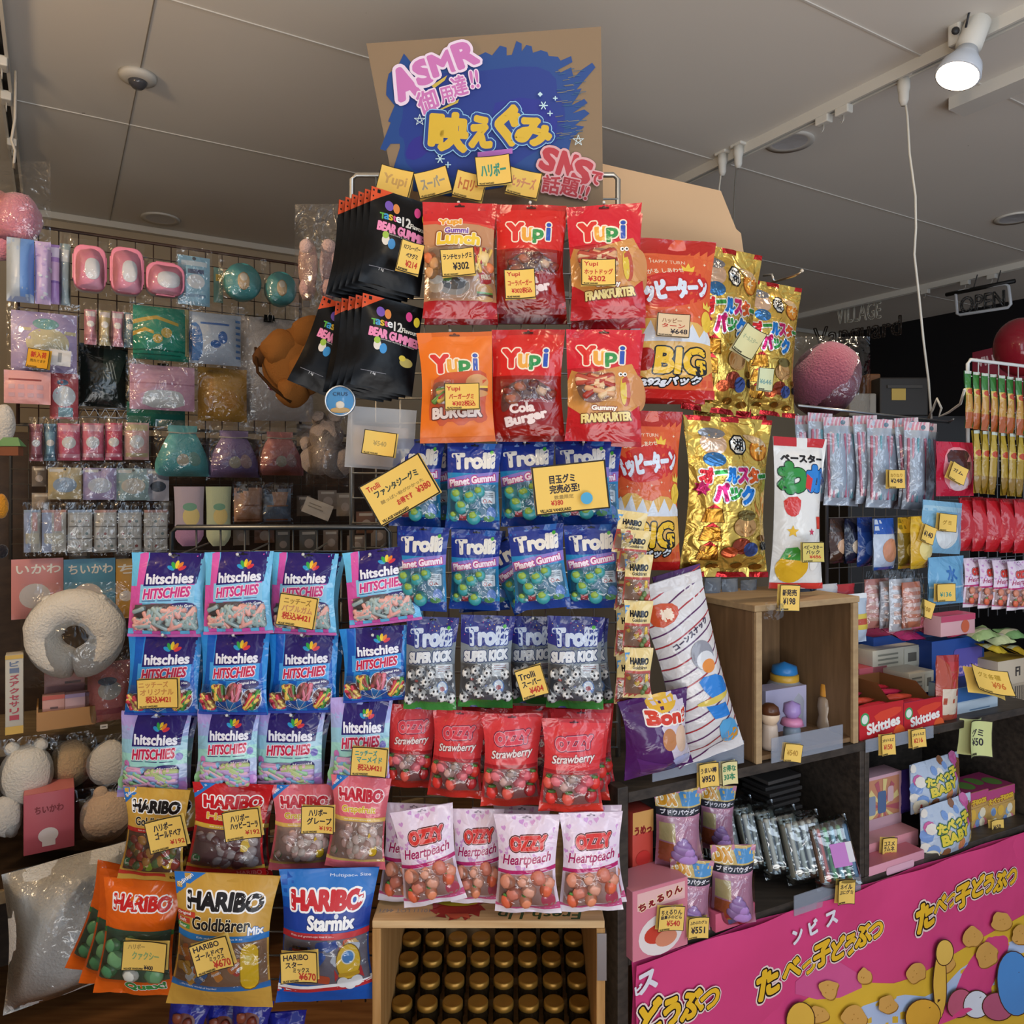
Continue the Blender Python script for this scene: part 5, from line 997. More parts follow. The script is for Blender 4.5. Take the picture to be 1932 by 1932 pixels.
lunchbox(139, 466, 60, 84, 'upright pink lunch box in a clear bag, left one of two'); lunchbox(209, 470, 60, 86, 'upright pink lunch box in a clear bag, right one of two'); lunchbox(275, 499, 72, 60, 'pink lunch box lying sideways in its clear bag, beside the pale blue card')
def bluecard(a): a.rect(.1, .1, .9, .2, '#d9e6ea'); a.disc(.55, .52, .28, '#e4e6e6', .24); a.rect(.2, .78, .85, .84, '#5f8fae'); a.disc(.5, .05, .06, '#3a4a54'); a.rect(.03, .3, .2, .7, '#6fa6c4'); a.rect(.3, .27, .8, .36, '#4a5a7a')
pack('boxed_item', A2, 336, 484, 60, 92, '#8fc0d4', bluecard, 'pale blue card backed pack between the pink lunch box and teal box', 'pack', T=.012, film=True)
def ovalbox(x0, y0, w, h, label):
    c, W, H = fit(A2, x0, y0, w, h); o = empty('oval_box', c); o.rotation_euler = (0, 0, YAWL); rot = Matrix.Rotation(R(90), 3, 'X')
    mb = MB(); mb.lathe([(.92, -.02), (1, -.016), (1, .012), (.97, .018), (.9, .021), (0, .022)], ('#4fa6a8', 'candy'), (0, 0, -H/2), 30, rot @ Matrix.Diagonal((W/2, H/2, 1)).to_3x3()); mb.build('lid', o)
    mb = MB(); mb.ball((0, -.0222, -H*.5), (W*.17, .001, H*.25), ('#d9b98a', 'candy'), 2); mb.ball((0, -.0225, -H*.4), (W*.11, .0012, H*.12), ('#efe2cc', 'candy'), 2); mb.build('lid_print', o)
    wrapfilm(o, W*1.1, H, .045, int(y0), grow=1.15); tag(o, label, 'box', 'teal oval boxes')
ovalbox(422, 498, 70, 70, 'teal oval box in a clear bag, left one of two'); ovalbox(500, 514, 58, 64, 'teal oval box half hidden by the clear bag of pink slippers')
pack('utensil_pack', A1, 403, 505, 18, 66, '#7a9a8a', lambda a: a.rect(.2, .2, .8, .4, '#d9b04a'), 'thin green cutlery pack beside the left teal oval box', 'pack', T=.01)
# pink plush slippers in a tall clear bag
def slippers():
    c = P(602, 385, 2.05); o = empty('slipper_bag', c); w = 92/F*2.05; h = 225/F*2.05
    for i, sx in enumerate((-1, 1)):
        mb = MB(); mb.ball((sx*w*.22, 0, -h*.52), (w*.2, .03, h*.22), ('#d9b3ae', 'plush'), 3, None, .1, i); mb.ball((sx*w*.22, -.008, -h*.38), (w*.17, .03, h*.08), ('#e2c2bc', 'plush'), 2, None, .1, i+4); mb.ball((sx*w*.22, -.01, -h*.72), (w*.17, .03, h*.1), ('#d4aca8', 'plush'), 2, None, .1, i+5); mb.build('slipper', o)
    s = Surf(w, h, 10, 14, pillow(.05, .05, .02, seed=77, wr=.005)[0]); mb = MB(); s.base(mb, FILM); mb.build('clear_bag', o)
    mb = MB()
    for sx in (-1, 1): mb.box((sx*w*.2, -.03, -h*.86), (.016, .003, .016), ('#4a4a50', 'paint'))
    mb.build('tag', o); tag(o, 'pair of pink plush slippers in a tall clear bag left of the black bags', 'slippers')
slippers()
def pinkplush():
    c = P(30, 400, 2.2); o = empty('plush_toy', c); mb = MB(); mb.ball((.0, 0, -.02), (.065, .06, .075), ('#d98ba0', 'plush'), 3, None, .12, 3); mb.ball((-.06, 0, .015), (.05, .05, .05), ('#dd94a8', 'plush'), 3); mb.ball((-.02, -.01, -.09), (.07, .05, .05), ('#d0869a', 'plush'), 3, None, .15, 8); mb.build('body', o)
    s = Surf(.2, .27, 8, 10, pillow(.09, .06, .03, seed=9, wr=.006)[0]); mb = MB(); s.base(mb, FILM, back=None); b = mb.build('clear_bag', o); b.location = (0.005, -.01, .14)
    mb = MB(); mb.tube([(0, -.01, .12), (.004, -.01, .17), (-.006, -.01, .2), (.004, -.01, .26), (0, 0, .4)], .004, ('#b8b4ac', 'paint'), 6); mb.build('chain', o); tag(o, 'pink plush toy in a clear bag hanging from the ceiling track', 'plush toy')
pinkplush()
# second row
def lilac_t(a):
    a.disc(.55, .52, .33, '#d8c99a', .27); a.disc(.52, .2, .2, '#6fa8a6', .1); a.rect(.12, .28, .3, .33, '#d8c99a'); a.rect(.8, .3, .98, .36, '#d8c99a')
pack('towel_pack', A1, 22, 590, 124, 112, '#b7a3cc', lilac_t, 'lilac shaped towel in a clear bag, with a small orange tag', 'towel', T=.02, film=True)
def sml(c): return lambda a: (a.rect(.1, .05, .9, .2, '#e8dede'), a.disc(.5, .42, .3, '#ece8e4'), a.rect(0, .72, 1, .8, c), a.rect(0, .86, 1, .9, c))
for i, (x, c) in enumerate(((159, '#d996a4'), (186, '#cdbb8f'), (210, '#e0a2b2'), (234, '#6d94a8'))): pack('keyring_pack', A1, x, 584+i*2, 23, 66, c, sml(['#c07f90', '#b0a078', '#d08a9c', '#5a8296'][i]), '%s key ring pack, %s of four in the second row' % (['pink', 'cream', 'rose', 'blue grey'][i], o4[i]), 'key ring', T=.012, film=True, group='small key ring packs')
mb = MB()
def greent(a): a.poly([(0, .28), (.4, .18), (.8, .3), (.8, .36), (.4, .25), (0, .36)], '#c9a84a'); a.poly([(0, .5), (.2, .42), (.35, .48), (.35, .54), (.2, .49), (0, .58)], '#c9a84a'); a.disc(.58, .5, .1, '#c9a84a'); a.disc(.42, .62, .09, '#c9a84a'); a.rect(0, .82, 1, .85, '#1f6a58'); a.rect(0, .9, 1, .92, '#1f6a58'); a.rect(.93, 0, 1, 1, '#c9b878')
pack('folded_towel', A2, 252, 580, 104, 100, '#2c8f76', greent, 'folded green towel with gold spots in clear wrap', 'towel', T=.035, fin='cloth', film=True, q=.3)
def bluet(a): a.poly([(0, .25), (.15, .2), (.25, .5), (.22, .95), (0, .95)], '#4a7ab8', 1); a.disc(.62, .48, .09, '#3f6cae', .13); a.disc(.48, .62, .1, '#3f6cae', .08); a.rect(.2, .2, .75, .24, '#3f6cae'); [a.rect(.88, .1+k*.12, .98, .15+k*.12, '#5a86c0') for k in range(7)]
pack('folded_towel', A2, 358, 592, 97, 96, '#b9c4d2', bluet, 'folded white and blue towel in clear wrap', 'towel', T=.03, fin='cloth', film=True, q=.3)
def tote(a): a.disc(.42, .66, .05, '#b8494a', .07); [a.rect(.38, .63+k*.03, .46, .64+k*.03, '#7a2a2c') for k in range(3)]
pack('tote_bag', PL(.06), 447, 602, 143, 192, '#d6c6b8', tote, 'large cream cloth bag in clear wrap behind the brown plush cap', 'bag', T=.03, fin='cloth', film=True, rot=-1)
def binder(x, y, pl, label):
    c = pl.at(x, y); o = empty('binder_clip', c); o.rotation_euler = (0, 0, YAWL); mb = MB(); mb.add([(-.016, -.012, -.012), (.016, -.012, -.012), (.016, 0, .01), (-.016, 0, .01), (-.016, .012, -.012), (.016, .012, -.012)], [(0, 1, 2, 3), (3, 2, 5, 4)], ('#17171a', 'gloss')); mb.build('jaw', o)
    mb = MB(); mb.tube([(-.006, -.012, -.012), (-.008, -.016, .004), (0, -.018, .016), (.008, -.016, .004), (.006, -.012, -.012)], .0012, ('#b9b9b9', 'steel'), 5); mb.build('wire_loop', o); tag(o, label, 'clip')
binder(508, 600, PL(.08), 'black binder clip at the top of the cream cloth bag'); binder(308, 692, PL(.12), 'black binder clip holding the flat pink pouch')
# brown plush cap
def plush_cap():
    c = P(562, 685, 1.95); o = empty('plush_hat', c); mb = MB(); br = ('#8a5a2c', 'cloth'); rnd = random.Random(4)
    mb.ball((0, 0, 0), (.085, .06, .09), br, 3, Matrix.Rotation(R(35), 3, 'Y'), .12, 5)
    for dx, dz, r in ((.035, .07, .045), (-.03, .03, .05), (.03, -.02, .05), (-.005, -.075, .04), (.06, .02, .045)): mb.ball((dx, -.028, dz), (r, .045, r*.95), br, 3, None, .16, dx*99)
    mb.build('crown', o); mb = MB()
    pts = [(-.1, -.02, .035), (-.085, -.05, -.03), (-.045, -.068, -.07), (.0, -.06, -.105)]; mb.tube(pts, .004, ('#3a2412', 'cloth'), 6)
    mb.ball((-.085, 0, .02), (.022, .04, .035), ('#5a3a20', 'cloth'), 2, Matrix.Rotation(R(40), 3, 'Y')); mb.build('brim', o); tag(o, 'brown plush cap hanging below the clear bag of pink slippers', 'cap')
plush_cap()
# third row
def leaf(a): a.rect(.1, .25, .8, .3, '#8a3a3a'); [a.rect(.1+.2*k, .42, .23+.2*k, .56, '#c9a0a8') for k in range(4)]; [a.rect(.1+.2*k, .68, .23+.2*k, .8, '#c9a0a8') for k in range(4)]
pack('figure_box', A2, 8, 700, 88, 62, '#dd9f9c', leaf, 'pink printed leaflet pack below the lilac towel', 'pack', T=.012)
pack('figure_pack', A1, 60, 668, 30, 40, '#c9c9cc', None, 'grey rounded plush charm above the pink leaflet pack', 'charm', T=.02, fin='plush')
pack('red_pack', A1, 94, 705, 54, 86, '#c9545a', lambda a: (a.disc(.5, .5, .4, '#d9dfe2', .42), a.disc(.45, .2, .2, '#3f6a8c', .12), a.rect(.3, .75, .8, .95, '#7fb0b8')), 'red backed flat pack with a pale figure beside the black bag', 'pack', T=.012, film=True)
def darkp(a): a.poly([(.5, .0), (1, .1), (.8, .6), (.45, .9)], '#25302c'); [a.line([(.55+k*.06, .3), (.62+k*.06, .55)], .015, '#8a9490') for k in range(3)]
pack('black_bag', PL(.04), 150, 650, 92, 118, '#141a18', darkp, 'black folded bag with white strokes beside the pink pouch', 'bag', T=.02, fin='film')
pack('tag_card', PL(.16), 93, 660, 42, 30, '#cfcfd0', lambda a: a.rect(.42, .2, .58, .8, '#8f9296'), 'white label card on the lilac towel', 'label', T=.004, rot=4)
card(73, 677, 42, 36, 8, PL(.17).Y(73), [('新入荷', .5, .3, .3, '#b8302a', .7), ('売れてます', .5, .62, .16, '#7a5a1a', .7)], 'small orange card with red writing on the lilac towel', col='#dba32e')
def ppouch(a): a.rect(.1, .12, .9, .2, '#d9a2b4'); a.poly([(.2, .66), (.3, .56), (.72, .56), (.82, .66), (.84, .95), (.18, .95)], '#d0d0cc', 1); a.rect(0, .4, 1, .43, '#b57a90')
pack('flat_pouch', A2, 246, 690, 122, 84, '#cf98ac', ppouch, 'flat pink pouch in shiny clear wrap held by a black clip', 'pouch', T=.02, film=True)
pack('folded_towel', A1, 374, 695, 92, 100, '#cf9a48', lambda a: (a.poly([(0, .1), (.3, .05), (.3, .9), (0, .95)], '#b9853a'), a.disc(.6, .6, .2, '#c98f40')), 'folded mustard towel in clear wrap', 'towel', T=.025, fin='cloth', film=True, q=.35)
pack('folded_towel', PL(.05), 240, 760, 110, 44, '#2f6f60', None, 'dark green towel edge below the flat pink pouch', 'towel', T=.02, fin='cloth')
def wireshelf():
    pl = PL(.02); A, Bq = pl.at(148, 768), pl.at(286, 786); o = empty('wire_shelf', A); d = Bq-A; d.z = 0; mb = MB()
    for dz in (0, -.028): mb.tube([(0, 0, dz), tuple(d+Vector((0, 0, dz)))], .003, ('#b9bcc0', 'steel'), 6)
    n = 14; mb.tube([tuple(d*(i/n)+Vector((0, 0, 0 if i % 2 else -.028))) for i in range(n+1)], .002, ('#b9bcc0', 'steel'), 5); mb.build('truss_edge', o); tag(o, 'chrome wire shelf edge under the black folded bag', 'shelf')
wireshelf()
# small packs, pouches, socks and sticker sheets
def spack(c1, c2): return lambda a: (a.rect(.05, .05, .95, .22, c2), a.disc(.5, .52, .3, '#d9d6d0'), a.rect(.05, .82, .95, .92, c2))
for i, (x, w, c1, c2) in enumerate(((55, 26, '#b06a74', '#8a4a54'), (83, 24, '#6f9ab0', '#4a7088'), (108, 44, '#d9607a', '#e8a0ae'), (154, 42, '#dd6f84', '#eab0b8'), (198, 33, '#d9506c', '#e690a0'), (235, 46, '#d8a49c', '#cbb98a'))):
    pack('charm_pack', A2, x, 800-i*.5, w, 70, c1, spack(c1, c2), '%s small charm pack, %s in the row under the wire shelf' % (['dark rose', 'blue', 'bright pink', 'pink', 'crimson edged', 'peach'][i], ['first', 'second', 'third', 'fourth', 'fifth', 'sixth'][i]), 'charm', T=.012, film=True, group='small charm packs')
def drawbag(x0, y0, w, h, col, label, rot=0):
    c, W, H = fit(A2, x0, y0, w, h)
    def fy(u, v): return .035*max(0, 4*u*(1-u))**.5*max(0, min(1, v*2.2))**.6*max(0, (1-v)*6 if v > .84 else 1)**.5+.004*math.sin(40*u)*max(0, .4-v)*2.5
    def fx(u, v): k = .42+.58*min(1, max(0, (v-.12)/.6))**.8+(.12 if v < .1 else 0); return (u-.5)*W*(k-1)
    s = Surf(W, H, 14, 12, fy, fx); mb = MB(); s.base(mb, (col, 'cloth')); a = Art(W, H); a.fin = 'cloth'; a.disc(.48, .68, .12, '#d9cdb4', .12); a.disc(.7, .66, .12, '#8fb8a8' if 'teal' in label else '#d8b0a8', .14); s.art(mb, a); o = mb.build('drawstring_pouch'); o.location = c; o.rotation_euler = (0, R(rot), YAWL)
    mb = MB(); mb.tube([(-W*.3, -.014, -H*.14), (0, -.02, -H*.16), (W*.3, -.014, -H*.14)], .002, ('#d9d2c4', 'cloth'), 5); mb.build('cord', o); wrapfilm(o, W*.95, H, .045, int(x0), up=.05); tag(o, label, 'pouch', 'drawstring pouches')
drawbag(293, 803, 103, 96, '#6fc2c2', 'teal drawstring pouch in clear wrap, left of three'); drawbag(392, 813, 99, 88, '#9f88b8', 'purple drawstring pouch in clear wrap, middle of three'); drawbag(483, 815, 90, 82, '#dd8f8c', 'coral pink drawstring pouch in clear wrap, right of three')
for i, (x, c, d) in enumerate(((91, '#cdb27a', '#9fb0c0'), (157, '#b9a4c8', '#d9d9dc'), (220, '#9fb8b4', '#d6c8b0'), (277, '#8f8f9a', '#2c3440'))):
    pack('sticker_pack', A2, x, 882+i, 63 if i < 3 else 42, 60, c, (lambda d: lambda a: (a.disc(.5, .55, .36, d, .26), a.disc(.5, .06, .04, '#2a2a2a'), a.rect(.05, .05, .45, .14, '#e0d9cc')))(d), '%s square sticker pack, %s in the row under the charm packs' % (['yellow', 'lilac', 'grey green', 'dark round'][i], o4[i]), 'sticker pack', T=.008, film=i != 3, group='square sticker packs')
def sock(x0, y0, w, h, col, band, label):
    c, W, H = fit(A2, x0, y0, w, h)
    s = Surf(W, H, 8, 12, lambda u, v: .014*(4*u*(1-u))**.5*(1 if v < .9 else max(0, (1-v)*10)**.5), lambda u, v: (u-.5)*W*(-.08*math.sin(3.1*v)+(max(.2, 1-((v-.78)/.22)**2)**.5-1 if v > .78 else 0))); mb = MB(); s.base(mb, (col, 'cloth')); a = Art(W, H); a.fin = 'cloth'; a.rect(0, .72, 1, 1, band); a.disc(.55, .5, .3, '#e0cf8f' if 'lilac' in label else '#dfe2d6', .34); a.disc(.5, .34, .25, '#7fae98', .14); s.art(mb, a); o = mb.build('sock_pair'); o.location = c; o.rotation_euler = (0, 0, YAWL); tag(o, label, 'socks', 'hanging socks')
sock(328, 918, 58, 112, '#bdb0bd', '#b98fb0', 'lilac sock with a purple toe, hanging left of the green one'); sock(388, 918, 49, 112, '#c3cfae', '#cdd6b4', 'pale green sock hanging right of the lilac one')
def org(c): return lambda a: (a.rect(.1, .0, .5, .16, '#3a3230'), a.rect(.12, .5, .88, .54, c), a.poly([(.3, .1), (.9, .1), (.8, .5), (.35, .5)], '#e6b08a'), a.rect(.1, .92, .9, .96, '#b8734a'))
pack('wallet_pack', A2, 442, 920, 53, 64, '#dda57e', org('#b87a50'), 'orange fringed wallet pack right of the socks', 'wallet', T=.012, film=True); pack('wallet_pack', A2, 497, 922, 52, 62, '#7f90a4', org('#c98a5a'), 'blue grey wallet pack with an orange edge', 'wallet', T=.012, film=True)
def sheet(i):
    def f(a):
        a.rect(0, 0, 1, .06, '#c08a7a' if i % 2 else '#9fb0c4')
        if i < 2: a.rect(0, .06, .4, 1, '#a8b4d0'); a.rect(.5, .06, .8, .5, '#d9a49c'); a.rect(.1, .55, .9, .8, '#d6cbb0'); return
        for r_ in range(3):
            for c_ in range(3): a.rect(.08+c_*.29, .12+r_*.29, .34+c_*.29, .37+r_*.29, '#d9d2c6'); a.disc(.2+c_*.29, .27+r_*.29, .07, ['#b0a894', '#a8584e', '#8a9a94'][(r_+c_*i) % 3], n=8)
        for r_ in range(3): a.rect(.05, .385+r_*.29, .95, .395+r_*.29, '#4a443c')
    return f
for i, (x, w) in enumerate(((45, 32), (79, 46), (128, 46), (178, 42), (223, 44), (272, 44))): pack('sticker_sheet', A2, x, 962, w, 80, '#c4bcae', sheet(i), '%s sticker sheet in the lowest hanging row of the left grid' % ['first', 'second', 'third', 'fourth', 'fifth', 'sixth'][i], 'sticker sheet', T=.004, film=True, group='sticker sheets')
# muted goods hanging behind the socks and pouches
rnd = random.Random(12); cl = ['#8a7a68', '#9a8a7a', '#7a6e62', '#a0917f', '#86604a', '#6f6a60', '#94806e']
wx = ['brown', 'tan', 'grey brown', 'beige', 'russet', 'olive grey', 'sand']
bk = [(560, 800), (600, 925), (560, 935), (635, 930), (672, 965), (565, 1000), (610, 1000), (700, 985), (300, 945), (335, 860), (440, 990), (480, 990), (520, 1000), (655, 1010), (130, 1040), (215, 1040), (60, 880), (60, 930)]
for i, (x, y) in enumerate(bk):
    pack('charm_pack', PL(.03), x, y, rnd.uniform(26, 40), rnd.uniform(34, 46), cl[i % 7], lambda a: (a.rect(.15, .08, .85, .2, '#cfc6b8'), a.disc(.5, .6, .26, '#b9a898')), '%s small charm pack on the dark grid behind, %s' % (wx[i % 7], ['left of the grey plush bag', 'above the grey rack bar', 'beside the white tag', 'by the slanted card', 'below the slanted card', 'behind the grey rack bar', 'right of the wallets', 'below the cloudy pouch', 'left of the lilac sock', 'under the teal pouch', 'under the orange wallet', 'under the blue wallet', 'low beside the wallets', 'right of the grey bar corner', 'under the yellow sticker sheets', 'under the fourth sticker sheet', 'in the upper left corner', 'at the left of the sticker packs'][i]), 'charm', T=.01, group='small packs on the dark grid')
def plushbag():
    c = P(617, 845, 2.0); o = empty('plush_toy', c); mb = MB(); 
    for dx, dz, r in ((0, .03, .045), (-.025, -.03, .042), (.025, -.035, .045), (-.02, .075, .02), (.02, .075, .02), (-.05, .01, .02)): mb.ball((dx, 0, dz), (r, r*.8, r), ('#a8968a', 'plush'), 3, None, .15, dx*50)
    mb.build('body', o); s = Surf(.11, .2, 8, 10, pillow(.06, .06, .02, seed=15, wr=.004)[0]); mb = MB(); s.base(mb, FILM, back=None); b = mb.build('clear_bag', o); b.location = (0, 0, .1); tag(o, 'grey brown plush toy in a clear bag below the round tin', 'plush toy')
plushbag()
pack('paper_tag', PL(.2), 578, 946, 54, 30, '#cfcac2', lambda a: (a.rect(.15, .3, .6, .36, '#9a948a'), a.rect(.15, .5, .7, .56, '#9a948a')), 'white paper tag sticking out beside the slanted yellow card', 'tag', T=.002, rot=22, fin='paper')
# ---- shelves below
SW = noisy('shelf_wood', '#7a6850', '#93805f', 5, .6, (1, 10, 10)); SDK = noisy('dark_shelf', '#3a2a1c', '#4a3726', 5, .6, (1, 10, 10))
def lp(d, s_, z): v = RA*s_+RB*(LG-d); return Vector((v.x, v.y, z))
S0, S1 = -.28, 1.1
def shelving():
    o = empty('shelf_unit', lp(.3, S0, 0)); rot = Matrix.Rotation(YAWL, 3, 'Z'); L = o.location
    def bd(n, s0, s1, d0, d1, z0, z1, m): mb = MB(); mb.box((lp(d0, s0, z0)+lp(d1, s1, z1))/2-L, (s1-s0, d1-d0, z1-z0), m, rot, .002); return mb.build(n, o)
    bd('shelf_board', S0, S1, -.12, .26, .745, .765, SW); bd('shelf_board', S0, S1, -.12, .40, .435, .46, SDK); bd('edge_strip', S0, S1, .40, .415, .43, .462, SW)
    bd('back_board', S0, S1, -.14, -.12, 0, 1.62, SDK); bd('side_board', S0-.0, S0+.02, -.12, .40, 0, .435, SW); tag(o, 'wooden shelf unit at the lower left holding plush toys', 'shelf')  # back board extended upward in dark wood to stand in for dark gaps
    mb = MB(); mb.tube([lp(.36, -.245, 0)-L, lp(.36, -.245, 1.5)-L], .011, ('#1b1a1c', 'paint'), 8); mb.build('post', o)
shelving()
C1 = PL(.30)
def folder(c, t): return lambda a: (a.text(t, .52, .17, .15, '#efe9dc', w=.85, b=.06), a.disc(.45, .62, .3, '#d9cfc8', .28))
ch3 = [('coral pink', '#d98f8a', 'いかわ', 22, 98), ('blue', '#5f9cb8', 'ちいかわ', 121, 97), ('yellow', '#cf9e4a', 'ち', 219, 40)]
for n, c, t, x, w in ch3: pack('picture_book', PL(.12), x, 1054, w, 112, c, folder(c, t), '%s book cover with white letters standing behind the neck pillow' % n, 'book', T=.012, fin='card', q=.2, st=.01, sb=.01)
def neckpillow():
    pl = PL(.34); c = pl.at(142, 1198); rad = (pl.at(242, 1198)-pl.at(40, 1198)).length/2; o = empty('neck_pillow', c); o.rotation_euler = (0, 0, R(12)); rc = rad*.63; mb = MB(); pts = []; rs = []
    for k in range(33):
        t = R(-84+348*k/32); pts.append((rc*math.cos(t+R(0))*1.0, 0, rc*math.sin(t)*.97)); 
    pts = [(rc*math.sin(R(4+352*k/32))*-1.0, 0, -rc*math.cos(R(4+352*k/32))*.95) for k in range(33)]
    rs = [rc*(.56+.06*math.sin(R(344*k/32/1))*0+(.06 if 8 < k < 24 else 0))*(1 if 1 < k < 31 else (.97 if k in (1, 31) else .85)) for k in range(33)]
    mb.tube(pts, rs, ('#ebe5da', 'plush'), 18); mb.build('body', o)
    for sx in (-1, 1): b = MB(); b.ball((sx*rc*.82, -.005, rc*1.18), (rc*.22, rc*.2, rc*.2), ('#ebe5da', 'plush'), 2); b.build('ear', o)
    s = Surf(rad*2.1, rad*2.2, 12, 12, pillow(rad*.5, .1, .03, sd=.02, seed=31, wr=.005)[0]); mb = MB(); s.base(mb, FILM, back=None); w = mb.build('clear_wrap', o); w.location = (0, 0, rad*1.12); tag(o, 'white ring shaped plush neck pillow in clear wrap', 'pillow')
neckpillow()
def tall(a): a.rect(0, 0, 1, .05, '#d9b04a'); a.rect(0, .9, 1, 1, '#d9b04a'); [a.text(t, .5, .11+k*.085, .06, '#b8384a' if k > 1 else '#6a7a9a', w=.5, b=.1) for k, t in enumerate('ビーズアクセサリー')]
def stand_box(name, pl, x0, y0, w, h, depth, col, art, label, cat, axis, tcol=None, group=None, scol=None, fin='card', topart=None, sideart=None, rot=0, tilt=0):
    """a carton whose front face fills the pixel rectangle on plane pl"""
    c, W, H = fit(pl, x0, y0, w, h); mb = MB(); mb.box((0, depth/2, -H/2), (W, depth, H), (col, fin), None, .0012)
    a = Art(W, H); a.fin = fin
    if art: art(a)
    s = Surf(W, H, 1, 1, lambda u, v: .0003); s.art(mb, a)
    e = .0003
    if tcol: mb.add([(-W/2+.001, .001, e), (W/2-.001, .001, e), (W/2-.001, depth-.001, e), (-W/2+.001, depth-.001, e)], [(0, 1, 2, 3)], (tcol, fin))
    if scol: mb.add([(-W/2-e, depth-.001, -H+.001), (-W/2-e, .001, -H+.001), (-W/2-e, .001, -.001), (-W/2-e, depth-.001, -.001)], [(0, 1, 2, 3)], (scol, fin))
    o = mb.build(name); o.location = c; o.rotation_euler = (R(tilt), R(rot), axis)
    if topart:
        ta = Art(W, depth); ta.fin = fin; topart(ta); tb = MB()
        for polys, m, lay in ta.items:
            for p in polys: tb.add([(q[0]-W/2, depth-q[1], e*2+lay*LAY) for q in p], [list(range(len(p)))], m)
        tb.build('top_print', o)
    return tag(o, label, cat, group)
stand_box('carton', PL(.34), 10, 1236, 34, 149, .05, '#cfc9bb', tall, 'tall narrow box with vertical Japanese letters and yellow ends', 'box', YAWL)
def tray_l():
    pl = PL(.33); c, W, H = fit(pl, 72, 1338, 108, 34); o = empty('display_tray', c); o.rotation_euler = (0, 0, YAWL)
    for n, q, sz in (('front_panel', (0, 0, -H/2), (W, .004, H)), ('base', (0, .05, -H), (W, .1, .004)), ('side_panel', (-W/2, .05, -H*.35), (.004, .1, H*1.3)), ('side_panel', (W/2, .05, -H*.35), (.004, .1, H*1.3))): mb = MB(); mb.box(q, sz, ('#b98648', 'card')); mb.build(n, o)
    tag(o, 'orange cardboard tray of small pink boxes under the neck pillow', 'tray')
tray_l()
def pb(c): return lambda a: (a.rect(0, 0, 1, .16, c), a.rect(.35, .45, .7, .52, '#6a4a4a'))
stand_box('small_box', PL(.315), 80, 1312, 42, 48, .03, '#d9a49a', pb('#cf5f50'), 'small pink box with a red lid in the orange tray', 'box', YAWL); stand_box('small_box', PL(.315), 123, 1308, 50, 50, .03, '#d0aab0', lambda a: (a.rect(0, 0, 1, .14, '#a890b8'), a.disc(.4, .7, .25, '#d9d4d8', .12)), 'small lilac lidded box in the orange tray', 'box', YAWL)
stand_box('small_box', PL(.25), 84, 1268, 76, 44, .04, '#c99a98', lambda a: a.rect(.5, .4, .9, .5, '#4a3a3a'), 'pink box standing behind the orange tray', 'box', YAWL)
def pnk(a): a.disc(.5, .45, .27, '#c9c4bc', .24); a.disc(.45, .3, .22, '#5a7288', .1); a.rect(.2, .75, .8, .85, '#b8606a')
pack('pouch', PL(.31), 166, 1248, 80, 112, '#d98482', pnk, 'coral pink plush pouch beside the orange tray', 'pouch', T=.04, fin='cloth', film=True)
pack('price_label', PL(.342), 189, 1367, 14, 8, '#d9d4cc', lambda a: a.rect(.2, .4, .8, .6, '#6a645c'), 'tiny white price label on the front edge of the upper wooden shelf', 'label', T=.001, fin='paper', nx=1, ny=1)
def plush(px_, py_, rx, ry, d, col, label, extra=(), film=True, seed=1, dep=.8):
    pl = PL(d); c = pl.at(px_, py_); k = (pl.at(px_+50, py_)-pl.at(px_-50, py_)).length/100; o = empty('plush_toy', c); o.rotation_euler = (0, 0, YAWL); W, H = rx*k, ry*k*1.0
    mb = MB(); mb.ball((0, 0, 0), (W, W*dep, H), (col, 'plush'), 3, None, .08, seed)
    for ex, ez, er in extra: mb.ball((ex*W, -.02*0, ez*H), (er*W, er*W*.8, er*W), (col, 'plush'), 2, None, .1, seed+ex)
    mb.build('body', o)
    if film: s = Surf(W*2.25, H*2.4, 9, 9, pillow(W*dep*1.02, .12, .05, sd=.0, seed=seed+20, wr=.006)[0]); mb = MB(); s.base(mb, FILM, back=None); w = mb.build('clear_wrap', o); w.location = (0, 0, H*1.25)
    tag(o, label, 'plush toy', 'plush toys on the lower shelf')
plush(50, 1460, 52, 66, .30, '#e6e0d4', 'round white plush toy at the left end of the lower shelf', ((-.5, .9, .3), (.5, .9, .3)), seed=2)
plush(135, 1440, 40, 52, .27, '#c4a67f', 'tan plush toy in clear wrap between the two white ones', seed=3); plush(205, 1440, 42, 48, .33, '#e4ded3', 'white plush toy in clear wrap beside the lilac bags', seed=4)
plush(200, 1540, 50, 52, .36, '#dcbd9f', 'cream plush toy in clear wrap beside the pink box', ((-.2, .95, .3),), seed=5); plush(12, 1540, 32, 46, .32, '#d6d0c6', 'white plush toy at the far left behind the pink box', ((.3, -.8, .4),), seed=6)
def pinkbox(a): a.text('ちいかわ', .5, .28, .12, '#8a3038', w=.56, b=.06); a.disc(.48, .72, .2, '#e0d6d4', .17); a.rect(.36, .8, .62, .9, '#e0d6d4')
stand_box('gift_box', PL(.385), 46, 1494, 94, 112, .11, '#c4606e', pinkbox, 'deep pink gift box with a white emblem on the lower shelf', 'box', YAWL, tcol='#d97f7c', scol='#c9a8a4')
